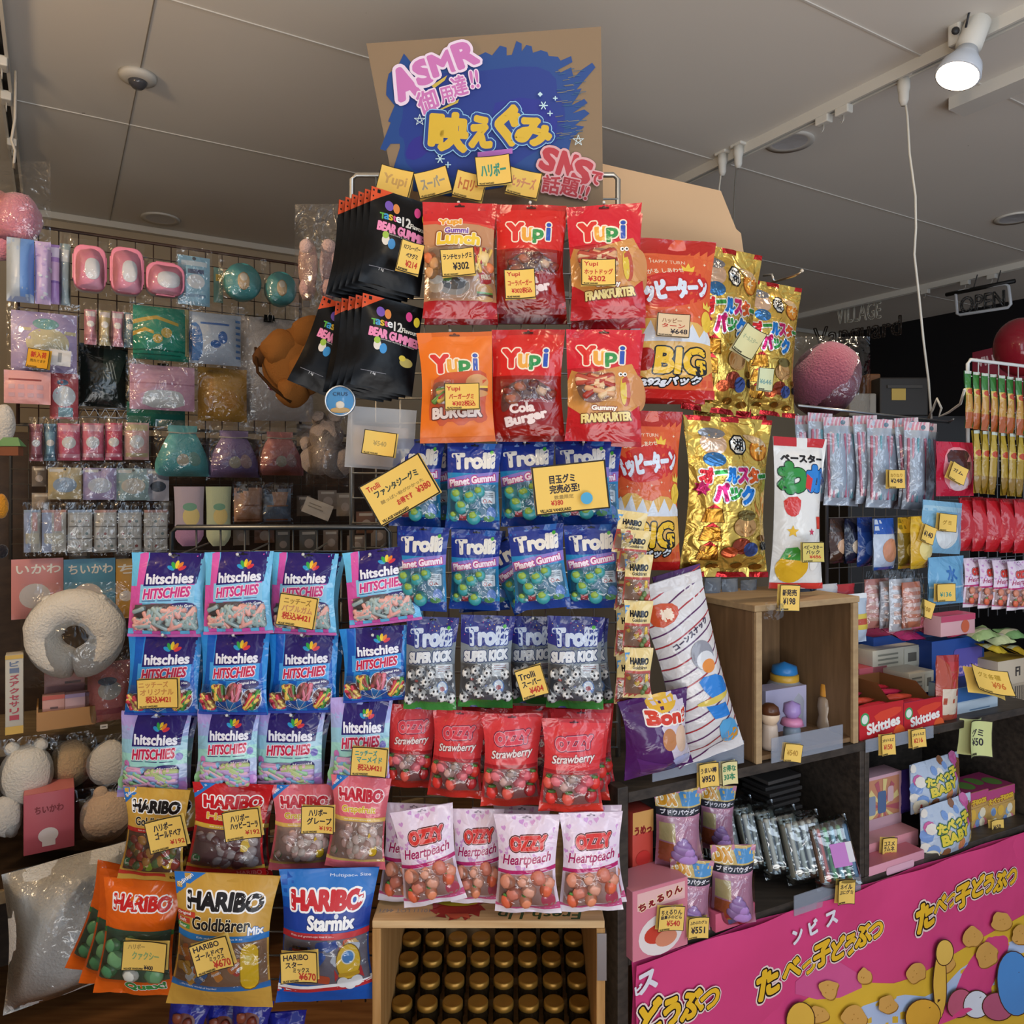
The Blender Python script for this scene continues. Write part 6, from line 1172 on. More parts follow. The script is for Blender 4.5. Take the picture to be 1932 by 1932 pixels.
def cushion():
    pl = PL(.52); c, W, H = fit(pl, 4, 1618, 236, 240); s = Surf(W, H, 16, 16, lambda u, v: .10*(max(0, 16*u*(1-u)*v*(1-v)))**.55+.004*math.sin(9*u+4*v), lambda u, v: (u-.5)*W*-.10*math.sin(math.pi*v)-.1*W*(v-.5)*.6)
    mb = MB(); s.base(mb, ('#e6e2da', 'plush'), back=.8); o = mb.build('cushion'); o.location = c; o.rotation_euler = (R(-8), R(-4), YAWL)
    s2 = Surf(W, H, 12, 12, lambda u, v: .112*(max(0, 16*u*(1-u)*v*(1-v)))**.5+.006*math.sin(14*u+9*v), lambda u, v: (u-.5)*W*-.09*math.sin(math.pi*v)-.1*W*(v-.5)*.6); mb = MB(); s2.base(mb, FILM, back=None); mb.build('clear_wrap', o); tag(o, 'large square white cushion in clear wrap in the bottom compartment', 'cushion')
cushion()
# things at the far left edge
plush(8, 800, 22, 46, .2, '#cfcac2', 'white plush at the left edge above the small house charm', film=False, seed=8)
def house():
    c = P(20, 842, 1.9); o = empty('house_charm', c); mb = MB(); mb.box((0, 0, -.012), (.05, .02, .022), ('#7a4a34', 'card')); mb.build('house_body', o); mb = MB(); mb.add([(-.032, -.012, 0), (.032, -.012, 0), (.032, .012, 0), (-.032, .012, 0), (-.018, 0, .022), (.018, 0, .022)], [(0, 1, 5, 4), (2, 3, 4, 5), (1, 2, 5), (3, 0, 4)], ('#5f8a5a', 'card')); mb.build('house_roof', o); tag(o, 'small house shaped charm with a green roof at the left edge', 'charm')
house()
plush(3, 955, 14, 28, .3, '#c98a2c', 'mustard yellow plush at the left edge beside the black post', film=False, seed=9)
plush(4, 1040, 12, 16, .3, '#26242a', 'black and white plush charm low at the left edge', film=False, seed=10)
# ------------------------------------------------------------------ right display: dark shelves behind a draped table, hanging packs above
SC0 = Vector((.2301, 1.5, 0)); YAWR = R(26.8)
def PR(d): return Plane(SC0+SB*d, -SB)
def sp(t, d, z): v = SC0+SA*t+SB*d; return Vector((v.x, v.y, z))
SROT = Matrix.Rotation(YAWR, 3, 'Z')
DKW = noisy('dark_stained_wood', '#2e2823', '#453c34', 7, .5, (1, 12, 12), .1); CRW = noisy('crate_wood', '#6b5034', '#826343', 6, .65, (9, 9, 1), .1); CRL = noisy('crate_edge', '#a08460', '#b3966e', 8, .6, (1, 9, 9))
def boards(o, items):
    L = o.location
    for n, t0, t1, d0, d1, z0, z1, m in items: mb = MB(); mb.box((sp(t0, d0, z0)+sp(t1, d1, z1))/2-L, (t1-t0, d1-d0, z1-z0), m, SROT, .002); mb.build(n, o)
ZT, ZB, DP = .86, .545, .34
o = empty('shelf_unit', sp(.3, .1, 0)); 
def prism(o, n, td, z0, z1, m):
    L = o.location; k = len(td); mb = MB(); mb.add([sp(t, d, z0)-L for t, d in td]+[sp(t, d, z1)-L for t, d in td], [list(range(k))[::-1], list(range(k, 2*k))]+[(i, (i+1) % k, k+(i+1) % k, k+i) for i in range(k)], m); mb.build(n, o)
CUT = [(-.005, 0), (.66, 0), (.66, DP), (.18, DP), (-.005, .06)]
prism(o, 'top_board', CUT, ZT-.02, ZT, DKW); prism(o, 'bottom_board', CUT, ZB-.02, ZB, DKW); prism(o, 'back_panel', [(-.005, .06), (.002, .053), (.187, DP-.007), (.18, DP)], ZB, ZT-.02, DKW)
boards(o, [('side_panel', -.03, -.0051, 0, .06, 0, ZT+.012, DKW), ('side_panel', .645, .66, 0, DP, ZB, ZT-.02, DKW), ('back_panel', .18, .66, DP, DP+.01, ZB, ZT, DKW)]); tag(o, 'dark wooden shelf unit with a thick left post beside the peach gummies', 'shelf')
o = empty('shelf_unit', sp(1.0, .1, 0)); boards(o, [('top_board', .662, 1.36, 0, DP, ZT-.02, ZT, DKW), ('bottom_board', .662, 1.36, 0, DP, ZB-.02, ZB, DKW), ('side_panel', .662, .677, 0, DP, ZB, ZT-.02, DKW), ('side_panel', 1.345, 1.36, 0, DP, ZB, ZT-.02, DKW), ('back_panel', .662, 1.36, DP, DP+.01, ZB, ZT, DKW)]); tag(o, 'dark wooden shelf unit on the right holding red sweet boxes', 'shelf')
o = empty('table', sp(.8, .2, 0)); boards(o, [('table_top', .2, 1.6, .005, .33, ZB-.05, ZB-.021, DKW)]+[('leg', a, a+.04, b, b+.04, 0, ZB-.05, DKW) for a in (.22, 1.5) for b in (.03, .28)]); tag(o, 'dark table under the shelf units, hidden by the pink plastic cloth', 'table')
def cloth():
    W, H = 1.62, .40; c = sp(.0, -.012, ZB-.012); PLN = PR(-.012)
    def fy(u, v): return .004+.010*math.sin(9*u*W+2*v)*v+.006*math.sin(23*u*W+1)*max(0, .35-v)*2+.006*noise.noise(Vector((u*9, v*4, 2)))
    s = Surf(W, H, 54, 14, fy); mb = MB(); s.base(mb, ('#d8467e', 'vinyl'), back=1); a = Art(1, 1); a.fin = 'vinyl'; a.W = 1; a.H = 1
    def L_(x, y): p = PLN.at(x, y); return ((p-c).dot(SA), c.z-p.z)
    def pp(pts, col, sm=0): a.poly([L_(*q) for q in pts], col, sm)
    pp([(1420, 1990), (1500, 1890), (1610, 1850), (1700, 1850), (1800, 1800), (1990, 1690), (2100, 1990)], '#e3b63a', 1)
    pp([(1560, 1990), (1600, 1900), (1680, 1870), (1760, 1880), (1830, 1810), (1990, 1740), (2050, 1800), (1900, 1990)], '#b9c9e6', 1)
    pp([(1650, 1990), (1700, 1920), (1800, 1890), (1900, 1800), (2000, 1780), (2000, 1990)], '#e3b63a', 1); pp([(1480, 1870), (1560, 1800), (1640, 1850), (1560, 1890)], '#d65a90', 1)
    def word(lst):
        for t, x, y, h in lst:
            u, v = L_(x, y); hh = abs(L_(x, y+h/2)[1]-L_(x, y-h/2)[1]); a.text(t, u, v, hh, '#f0bc2e', b=.15, ol=[('#f3d9d2', .26), ('#16120f', .13)], rot=-8)
    word([('た', 1447, 1852, 52), ('べ', 1492, 1828, 34), ('っ', 1525, 1823, 24), ('子', 1550, 1798, 42), ('ど', 1580, 1788, 38), ('う', 1604, 1780, 36), ('ぶ', 1626, 1764, 36), ('つ', 1650, 1754, 26)])
    word([('た', 1738, 1724, 50), ('べ', 1768, 1705, 30), ('っ', 1792, 1697, 22), ('子', 1815, 1688, 40), ('ど', 1842, 1670, 36), ('う', 1860, 1664, 32), ('ぶ', 1880, 1660, 32), ('つ', 1903, 1652, 24)])
    word([('ど', 1224, 1912, 52), ('う', 1262, 1902, 46), ('ぶ', 1298, 1890, 46), ('つ', 1334, 1880, 32)])
    for t, x, y, h in (('ス', 1216, 1846, 36), ('ビ', 1200, 1862, 18), ('ン', 1500, 1762, 24), ('ビ', 1530, 1746, 24), ('ス', 1562, 1728, 24)):
        u, v = L_(x, y); hh = abs(L_(x, y+h/2)[1]-L_(x, y-h/2)[1]); a.text(t, u, v, hh, '#e6e2ea', b=.14, rot=-10)
    rnd = random.Random(8)
    for x, y, r in ((1624, 1838, 16), (1718, 1830, 20), (1780, 1815, 20), (1558, 1862, 20), (1830, 1765, 22), (1858, 1800, 24), (1882, 1735, 20), (1920, 1760, 18), (1660, 1886, 20), (1600, 1912, 22), (1538, 1908, 18)):
        q = [(x+r*math.cos(k*math.pi/6)*rnd.uniform(.7, 1.15), y+r*math.sin(k*math.pi/6)*rnd.uniform(.7, 1.15)) for k in range(12)]; pp([(b+1.5, d+2) for b, d in q], '#9a6a28', 1); pp(q, '#d9a455', 1)
        for k in range(3): u, v = L_(x+rnd.uniform(-r*.4, r*.4), y+rnd.uniform(-r*.4, r*.4)); a.disc(u, v, .0016, '#a8742e', n=6)
    def blob(x, y, rx, ry, col): pp([(x+(rx+2)*math.cos(k*.5236), y+(ry+2)*math.sin(k*.5236)) for k in range(12)], '#4a2a1c', 1); pp([(x+rx*math.cos(k*.5236), y+ry*math.sin(k*.5236)) for k in range(12)], col, 1)
    blob(1764, 1850, 13, 70, '#e8b84a'); blob(1772, 1792, 18, 24, '#ecc05a'); blob(1505, 1920, 26, 34, '#e8b84a'); blob(1730, 1912, 36, 34, '#e2a93a'); blob(1806, 1890, 26, 28, '#c9607c'); blob(1838, 1892, 24, 26, '#dfe2ea'); blob(1875, 1895, 26, 26, '#b85a78'); blob(1905, 1850, 30, 60, '#4f8fd0')
    s.art(mb, a); o = mb.build('table_cloth'); o.location = c+SA*(W/2); o.rotation_euler = (0, 0, YAWR); tag(o, 'pink plastic cloth with yellow Japanese letters hung in front of the table', 'tablecloth')
cloth()
def strip_holder(x0, y0, x1, y1, d, label):
    pl = PR(d); A, Bq = pl.at(x0, y0), pl.at(x1, y0); W = (Bq-A).length; H = A.z-pl.at(x0, y1).z; mb = MB(); mb.box((0, 0, -H/2), (W, .002, H), ACRYLIC); o = mb.build('label_holder'); o.location = (A+Bq)/2; o.location.z = A.z; o.rotation_euler = (0, 0, YAWR); tag(o, label, 'label holder')
def cardR(x, y, w, h, rot, d, lines, label, **k): return card(x, y, w, h, rot, PR(d).at(x, y).y, lines, label, yaw=26.8*.6, **k)
def packR(name, d, *a, **k): return pack(name, PR(d), *a, axis=YAWR, **k)
# ---- crate on the top board
def crate():
    t0 = .325; W, H, D, th = .315, .325, .235, .014; o = empty('wooden_crate', sp(t0, .0, ZT))
    b = [('side_board', t0, t0+th, .01, D, ZT, ZT+H, CRW), ('side_board', t0+W-th, t0+W, .01, D, ZT, ZT+H, CRW), ('top_board', t0-.004, t0+W+.004, .0, D, ZT+H, ZT+H+th, CRL), ('bottom_board', t0+th, t0+W-th, .01, D, ZT+.001, ZT+.012, CRW), ('edge_strip', t0, t0+.017, 0, .01, ZT, ZT+H, CRL), ('edge_strip', t0+W-.017, t0+W, 0, .01, ZT, ZT+H, CRL)]
    b += [('back_slat', t0+th+i*(W-2*th)/2+.001, t0+th+(i+1)*(W-2*th)/2-.003, D-.012, D, ZT+.012, ZT+H, CRW) for i in range(2)]; boards(o, b); tag(o, 'wooden crate set on its side on the dark shelf, holding bubble toys', 'crate')
crate()
def lathe_thing(name, d, x, ybase, parts, label, cat, tilt=0, k=1):
    c = PR(d).at(x, ybase); o = empty(name, c); o.rotation_euler = (0, R(tilt), YAWR)
    for n, prof, m in parts: mb = MB(); mb.lathe([(r*k, z*k) for r, z in prof], m, (0, 0, 0), 20); mb.build(n, o)
    return tag(o, label, cat)
lathe_thing('bubble_toy', .16, 1480, 1392, [('dome', [(.03, 0), (.036, .04), (.037, .075), (.033, .098), (.022, .112), (0, .118)], FROST), ('collar', [(.0235, .105), (.026, .108), (.026, .118), (.02, .12)], ('#d9a83a', 'candy')), ('cap', [(.02, .118), (.024, .122), (.022, .134), (0, .142)], ('#2f7fc0', 'candy')), ('filling', [(.031, .002), (.033, .07), (.025, .09), (0, .095)], ('#a9a6b8', 'candy'))], 'clear dome toy with a yellow collar and blue cap in the crate', 'toy', 0, 1.32)
lathe_thing('bottle', .09, 1558, 1388, [('bottle_body', [(.015, 0), (.02, .004), (.021, .03), (.0165, .05), (.02, .07), (.0175, .09), (.011, .096)], ('#a58f78', 'gloss')), ('cap', [(.013, .096), (.0135, .098), (.0115, .125), (0, .127)], ('#e09a3a', 'candy'))], 'amber bottle with an orange cap standing in the crate', 'bottle')
lathe_thing('figure_bottle', .035, 1452, 1412, [('bottle_body', [(.018, 0), (.02, .01), (.017, .05), (.016, .055)], ('#c9b4a2', 'candy')), ('head', [(.014, .055), (.021, .066), (.022, .078), (.018, .088)], ('#e0c4a6', 'candy')), ('hair', [(.0225, .078), (.019, .092), (.01, .099), (0, .1)], ('#5a3420', 'candy'))], 'small bottle with a brown topped round head at the left of the crate', 'bottle')
lathe_thing('figure_bottle', .045, 1494, 1408, [('bottle_body', [(.02, 0), (.019, .04), (.015, .05)], ('#8fa0b0', 'candy')), ('skirt', [(.026, .05), (.022, .062), (.014, .066)], ('#d98ab0', 'candy')), ('head', [(.012, .066), (.02, .078), (.018, .096), (0, .104)], ('#a58ac4', 'candy'))], 'small bottle with a lilac head and pink skirt inside the crate', 'bottle')
stand_box('acrylic_case', PR(.115), 1446, 1298, 76, 100, .05, '#b9b4d0', None, 'lavender clear case behind the two figure bottles', 'case', YAWR)
strip_holder(1456, 1393, 1589, 1440, -.004, 'clear label strip along the front of the crate'); cardR(1494, 1420, 40, 34, 10, -.012, [('¥540', .5, .5, .3, '#b58a3a', .6)], 'cut corner yellow card on the clear strip of the crate')
cardR(1488, 1128, 44, 50, 3, -.01, [('新発売', .5, .3, .24, INK, .7), ('¥198', .5, .62, .24, INK, .6)], 'yellow card stuck on top of the wooden crate')
s_ = Surf(.055, .035, 6, 5, lambda u, v: .008*noise.noise(Vector((u*5, v*4, 3)))); mb = MB(); s_.base(mb, FILM, back=None)
o = mb.build('clear_tape'); o.location = PR(-.012).at(1462, 1138); o.rotation_euler = (0, R(6), YAWR); tag(o, 'crumpled clear tape at the front edge of the crate top', 'tape')
# ---- long purple and striped stick bags leaning at the left
def stripe_bag(a):
    a.rect(0, 0, 1, 1, '#d8d4d4')
    for k in range(16): a.poly([(0, .1+k*.06), (1, -.02+k*.06), (1, -.012+k*.06), (0, .108+k*.06)], '#5a2a5a' if k % 2 else '#a8343c')
    a.rect(.0, 0, 1, .06, '#cfcaca'); a.poly([(.02, .14), (.2, .1), (.5, .13), (.45, .2), (.1, .24)], '#c9502c', 1); a.text('棒', .3, .17, .06, '#f0d9c0', b=.1)
    a.text('コーンスナック', .55, .3, .03, '#3a2a4a', w=.7, b=.1, rot=-22)
    a.disc(.62, .42, .2, '#8f8f98', .22); a.disc(.64, .45, .16, '#d8d8da', .14); a.disc(.66, .48, .12, '#e08a3a', .1); a.poly([(.4, .52), (.85, .54), (.95, .66), (.7, .68), (.5, .62)], '#2f7fd0', 1); a.disc(.62, .66, .3, '#d9c05a', .05); a.poly([(.45, .68), (.8, .7), (.84, .78), (.55, .76)], '#2f7fd0'); a.poly([(.6, .78), (.9, .8), (.98, .92), (.8, .95), (.62, .9)], '#5aa6d8', 1); a.disc(.8, .9, .14, '#d99a3a', .12)
B('stripe', 'snack_pack', .14, .40, .06, '#d8d4d4', stripe_bag, 'film', seed=61, ny=20); B('purple', 'snack_pack', .13, .40, .06, '#4a1f5a', lambda a: a.rect(0, .0, 1, .02, '#5a2a6a'), 'film', seed=62)
place(K['purple'], 1226, 1076, 100, 370, 1.66, -12, 20, label='tall purple bag leaning behind the striped snack bag')
place(K['stripe'], 1192, 1092, 136, 352, 1.54, -15, 12, label='tall white snack bag with slanted stripes and a blue shape, leaning on the crate')
def purp(a):
    a.rect(0, 0, 1, 1, '#4c205e'); a.poly([(.3, 0), (.9, 0), (1, .5), (1, 1), (.65, .9), (.5, .5)], '#cfc4d2', 1); a.disc(.58, .1, .22, '#e0b03a', .14); a.text('Bon!', .6, .27, .14, '#cf3a26', w=.62, b=.22, ol=[('#f0e6dc', .24)], rot=8); a.disc(.55, .52, .12, '#b97a4a', .16); a.disc(.78, .56, .13, '#d8b8a0', .2); a.poly([(.55, .75), (.95, .8), (.95, .95), (.7, .93)], '#a9b0d8', 1); a.poly([(.1, .7), (.5, .82), (.5, .98), (.2, .95)], '#5a2a70')
B('purp2', 'snack_pack', .13, .16, .05, '#4c205e', purp, 'film', seed=63); place(K['purp2'], 1160, 1310, 142, 148, 1.47, -6, 20, label='small purple snack bag with a white and red print in front of the striped bag')
strip_holder(1232, 1430, 1402, 1475, -.004, 'clear label strip under the tall striped bag')
cardR(1336, 1462, 42, 46, -2, -.012, [('うまい棒', .5, .3, .22, INK, .8), ('¥950', .48, .65, .26, INK, .66)], 'yellow card priced 950 on the clear strip', foot=False); cardR(1375, 1458, 34, 44, -2, -.012, [('お得な', .5, .3, .26, '#2f7f5a', .8), ('30本', .5, .65, .28, '#2f7f5a', .7)], 'pale card with green letters right of the 950 card', col='#e0d49a', foot=False)
# ---- lower shelf, left bay
def corn(a): a.rect(0, 0, 1, 1, '#d67f8f'); a.rect(.08, .05, .95, .3, '#e8b8b4'); a.text('ちぇるりん', .5, .2, .1, '#8a2028', w=.8, b=.16, rot=-10, ol=[('#f3d9b0', .2)]); a.disc(.5, .72, .4, '#e9dcd8', .3); a.disc(.45, .7, .25, '#c9402f', .14); a.disc(.6, .8, .2, '#d98a6a', .12); a.disc(.75, .45, .1, '#e3c8a0')
stand_box('snack_box', PR(.06), 1194, 1530, 38, 118, .05, '#c94a3c', lambda a: (a.rect(0, 0, 1, .35, '#d8a05a'), a.text('うめっ', .5, .3, .12, '#8a1a1c', w=.8, b=.14), a.disc(.5, .75, .35, '#c22f28', .3)), 'narrow red box standing behind the pink box at the left post', 'box', YAWR)
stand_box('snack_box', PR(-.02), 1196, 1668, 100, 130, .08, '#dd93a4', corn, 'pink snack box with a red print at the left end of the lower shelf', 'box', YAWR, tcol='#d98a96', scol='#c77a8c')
def dx(a): a.rect(0, 0, 1, .22, '#cdb06a'); a.text('DX', .25, .11, .14, '#d9982a', w=.36, b=.26, ol=[('#f3ead0', .2)]); a.poly([(.5, .05), (.95, .03), (.97, .2), (.55, .2)], '#4f8fc4'); a.rect(0, .22, 1, .32, '#2b2a33'); a.text('ブドウパウダー', .52, .27, .06, '#e6e0e6', w=.86, b=.1); a.rect(0, .32, 1, 1, '#c98aa4'); a.rect(.05, .4, .38, .62, '#d9c38a'); a.rect(.05, .64, .36, .9, '#b9603c')
def dx_w(w, f, s, mb):
    w.disc(.56, .88, .3, '#b8383a', .18)
    for k, (r, v) in enumerate(((.026, .80), (.021, .72), (.015, .655), (.008, .60))): p, n = s.at(.56*s.W, v*s.H, s.lift); mb.ball(p, (r*1.1, r*.22, r*.5), ('#b48ac9', 'candy'), 2, Matrix.Rotation(.25, 3, 'Y'))
    for k in range(6): w.disc(.35+k*.085, .9+.02*(k % 2), .05, '#d9a03a', .035)
    f.rect(.02, .33, .98, .96, FILM)
B('dx', 'sweet_bag', .1, .125, .03, '#c98aa4', dx, 'film', win=dx_w, seed=64)
for x, y, w, h, d, r, l in ((1320, 1482, 70, 118, .10, 2, 'rear one on the right, upper layer'), (1231, 1487, 94, 146, .03, -1, 'large front one of the upper layer'), (1338, 1594, 88, 146, -.005, 0, 'right one in the pink tray'), (1262, 1622, 86, 130, .0, 4, 'lower one behind the 551 card')):
    y0 = PR(d).at(x+w/2, y).y; place(K['dx'], x, y, w, h, y0, r, 2, label='purple grape powder sweet bag, %s' % l, group='purple grape powder sweet bags')
stand_box('display_tray', PR(-.012), 1352, 1714, 72, 34, .09, '#d2607c', lambda a: a.rrect(.3, .2, .75, .75, '#7a8ad0', .3), 'small pink tray holding the right grape sweet bag', 'tray', YAWR)
cardR(1265, 1732, 54, 46, 6, -.035, [('ちぇるりん', .5, .25, .2, INK, .8), ('駄菓子のどら', .5, .45, .14, INK, .8), ('¥540', .6, .7, .22, RED_, .5)], 'yellow card priced 540 on the pink snack box', tape=True); cardR(1316, 1750, 44, 40, 4, -.03, [('ふわふわグミ', .5, .25, .16, INK, .8), ('¥551', .5, .6, .3, INK, .66)], 'yellow card priced 551 at the shelf edge')
def clam(cols, lab=True):
    o = empty('clear_case', (0, 0, 0)); W, H, D = .105, .14, .022
    s = Surf(W, H, 10, 10, lambda u, v: D*(max(0, min(1, min(u, 1-u)*9))*max(0, min(1, min(v, 1-v)*9)))**.5); mb = MB(); s.base(mb, film_mat('clam_film', (.93, .97, .97), .12, .06, .15), back=.1); mb.build('clear_shell', o)
    for i, c in enumerate(cols): mb = MB(); x = -W*.38+i*W*.152; mb.capsule((x, -.01, -.02), (x, -.01, -H+.02), .0055, (c, 'candy'), 8); mb.build('tube', o)
    if not lab: return o
    mb = MB(); mb.box((.012, -D*1.02, -H*.52), (.042, .001, .046), ('#c27fc4', 'paper')); mb.box((.034, -D*1.02, -H*.5), (.014, .0012, .04), ('#d9d6dc', 'paper')); mb.build('label', o); return o
cl0 = clam(('#b98a6a', '#d9584c', '#5fae68', '#8fc0d4', '#5f9e6a', '#6f9ac4')); cl1 = clam(('#c4bca8', '#cfc6b4', '#b9bcae', '#cfd0c8', '#c2b8a4', '#c9cac0'), False); nmc = ('front one', 'second', 'third', 'fourth', 'fifth', 'rearmost')
for i in range(6):
    o = cl0 if i == 0 else cl1 if i == 1 else copy_tree(cl1); p = PR(.02).at(1553-i*20-(10 if i else 0), 1542+i*2); o.location = p+SB*(.036*i); o.rotation_euler = (R(-14), R(-9), R(2)); o.scale = (.98, 1, 1.06); tag(o, 'clear plastic case of coloured tubes, %s of the leaning row' % nmc[i], 'case', 'clear cases of tubes')
strip_holder(1500, 1690, 1622, 1728, -.014, 'clear label strip below the row of clear cases'); cardR(1595, 1682, 38, 46, 4, -.035, [('ネイル', .5, .3, .2, INK, .7), ('ぷにグミ', .5, .52, .16, INK, .8)], 'pale yellow card below the clear cases of tubes')
for i in range(8):
    mb = MB(); mb.box((0, 0, 0), (.115, .09, .009), ('#4a4542' if i % 2 else '#3c3836', 'paint'), None, .002); o = mb.build('flat_tray'); o.location = PR(.2).at(1452, 1540-i*11.5)+Vector((.003*(i % 3), 0, 0)); o.rotation_euler = (0, 0, YAWR+.05*(i % 2)); tag(o, 'dark flat tray in the stack behind the clear cases, %s' % ('bottom one', 'second from bottom', 'third from bottom', 'fourth from bottom', 'fourth from top', 'third from top', 'second from top', 'top one')[i], 'tray', 'dark stacked trays')
# ---- lower shelf, right bay
def sun(a):
    a.rect(0, 0, 1, 1, '#d8a9b4'); a.rect(.06, .05, .94, .95, '#c98a6a')
    for k in range(12): t = k*math.pi/6; a.poly([(.5, .5), (.5+.44*math.cos(t), .5+.44*math.sin(t)), (.5+.44*math.cos(t+.26), .5+.44*math.sin(t+.26))], '#e3cd8a' if k % 2 else '#b8606a')
    a.rrect(.36, .25, .58, .6, '#5a6f94', .2); a.rrect(.62, .2, .78, .45, '#d9b0b4', .3); a.rrect(.12, .3, .3, .6, '#8a94a8', .2); a.rect(.06, .66, .94, .95, '#c9a2ac')
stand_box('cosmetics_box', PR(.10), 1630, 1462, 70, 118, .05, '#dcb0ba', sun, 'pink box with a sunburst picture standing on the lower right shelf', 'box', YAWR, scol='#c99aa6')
stand_box('box', PR(.05), 1635, 1580, 98, 46, .1, '#d9929a', None, 'flat pink box under the sunburst box', 'box', YAWR, tcol='#dfa2a6'); stand_box('box', PR(.0), 1642, 1620, 102, 36, .05, '#dc98a8', lambda a: a.rrect(.3, .3, .8, .7, '#e3b0c0', .3), 'flat pink box nearest the shelf edge below the sunburst box', 'box', YAWR, tcol='#c9707c'); cardR(1676, 1603, 34, 46, 4, .03, [('コスメ', .5, .25, .18, INK, .7), ('ラムネ', .5, .45, .18, INK, .7), ('¥430', .55, .7, .2, RED_, .6)], 'yellow card in front of the flat pink boxes', foot=False)
def babyb(a):
    a.rect(0, 0, 1, 1, '#b8c4d6'); rnd = random.Random(5)
    for k in range(30): a.disc(rnd.uniform(.04, .96), rnd.uniform(.04, .96), rnd.uniform(.05, .09), ['#d98a5a', '#e3c27a', '#7a9ad0', '#c9609a', '#e8e0d4', '#8a5a3a'][k % 6], n=8)
    a.text('たべっ子', .5, .34, .15, '#e6cf4a', w=.6, b=.2, ol=[('#2f6a3a', .2)], rot=-6); a.text('BABY', .5, .54, .15, '#e6cf4a', w=.5, b=.2, ol=[('#2f6a3a', .2)], rot=-6); a.disc(.12, .84, .1, '#e9ddc0'); a.text('6', .12, .84, .13, '#b8342e', b=.14)
for x, y, w, h, d, l in ((1718, 1430, 90, 92, .06, 'upper one'), (1738, 1510, 92, 108, .02, 'lower one at the edge')):
    packR('biscuit_bag', d, x, y, w, h, '#aab8d0', babyb, 'shiny pale blue biscuit bag on the lower right shelf, %s' % l, 'bag of biscuits', T=.035, fin='film', group='baby biscuit bags', rot=-2, nx=9, ny=10)
def lay(name, d, x, y, W, H, col, c2, roll, label, cat, group):
    s_ = Surf(W, H, 8, 7, pillow(.018, .1, .1, seed=int(x), wr=.002)[0]); mb = MB(); s_.base(mb, (col, 'film')); a = Art(W, H); a.rect(.0, .35, 1, .6, c2); a.disc(.6, .48, .12, '#e3d9c4'); s_.art(mb, a); o = mb.build(name); p = PR(d).at(x, y); o.location = p+SROT @ Vector((0, H*.45, .02)); o.rotation_euler = (R(-72), R(roll), YAWR+R(roll)); tag(o, label, cat, group)
packR('biscuit_bag', .10, 1700, 1445, 70, 80, '#3a2a6a', lambda a: a.text('6', .2, .75, .14, '#e6d6c0', b=.1), 'purple sided biscuit bag behind the upper pale blue one', 'bag of biscuits', T=.03, fin='film')
def eggs(a): a.rect(0, 0, 1, .2, '#b84a7c'); a.text('たべっ子EGGS', .5, .24, .12, '#e0b83a', w=.84, b=.2, ol=[('#8a2a3a', .16)], rot=-3); a.rect(0, .36, 1, 1, '#c9a05a'); rnd = random.Random(4); [a.disc(rnd.uniform(.1, .9), rnd.uniform(.45, .95), rnd.uniform(.07, .12), ['#e3b44a', '#8fb0d0', '#d97a8a', '#e8dcc0', '#7a94c0'][k % 5], n=9) for k in range(14)]
for x, w, d, l in ((1806, 58, .05, 'left'), (1862, 52, .05, 'right')):
    y = 1496 if l == 'left' else 1486; stand_box('egg_box', PR(d), x, y, w, 84, .1, '#c9a05a', eggs, 'egg biscuit box with a magenta top, %s one of two' % l, 'box', YAWR, tcol='#a83a6c', group='egg biscuit boxes', topart=lambda a: [a.disc(.3+.4*k, .4+.2*k, .2, '#6f9a4a', .2) for k in range(2)])
cardR(1880, 1560, 30, 28, -3, .02, [('¥650', .5, .5, .3, INK, .6)], 'small yellow card before the egg biscuit boxes', foot=False)
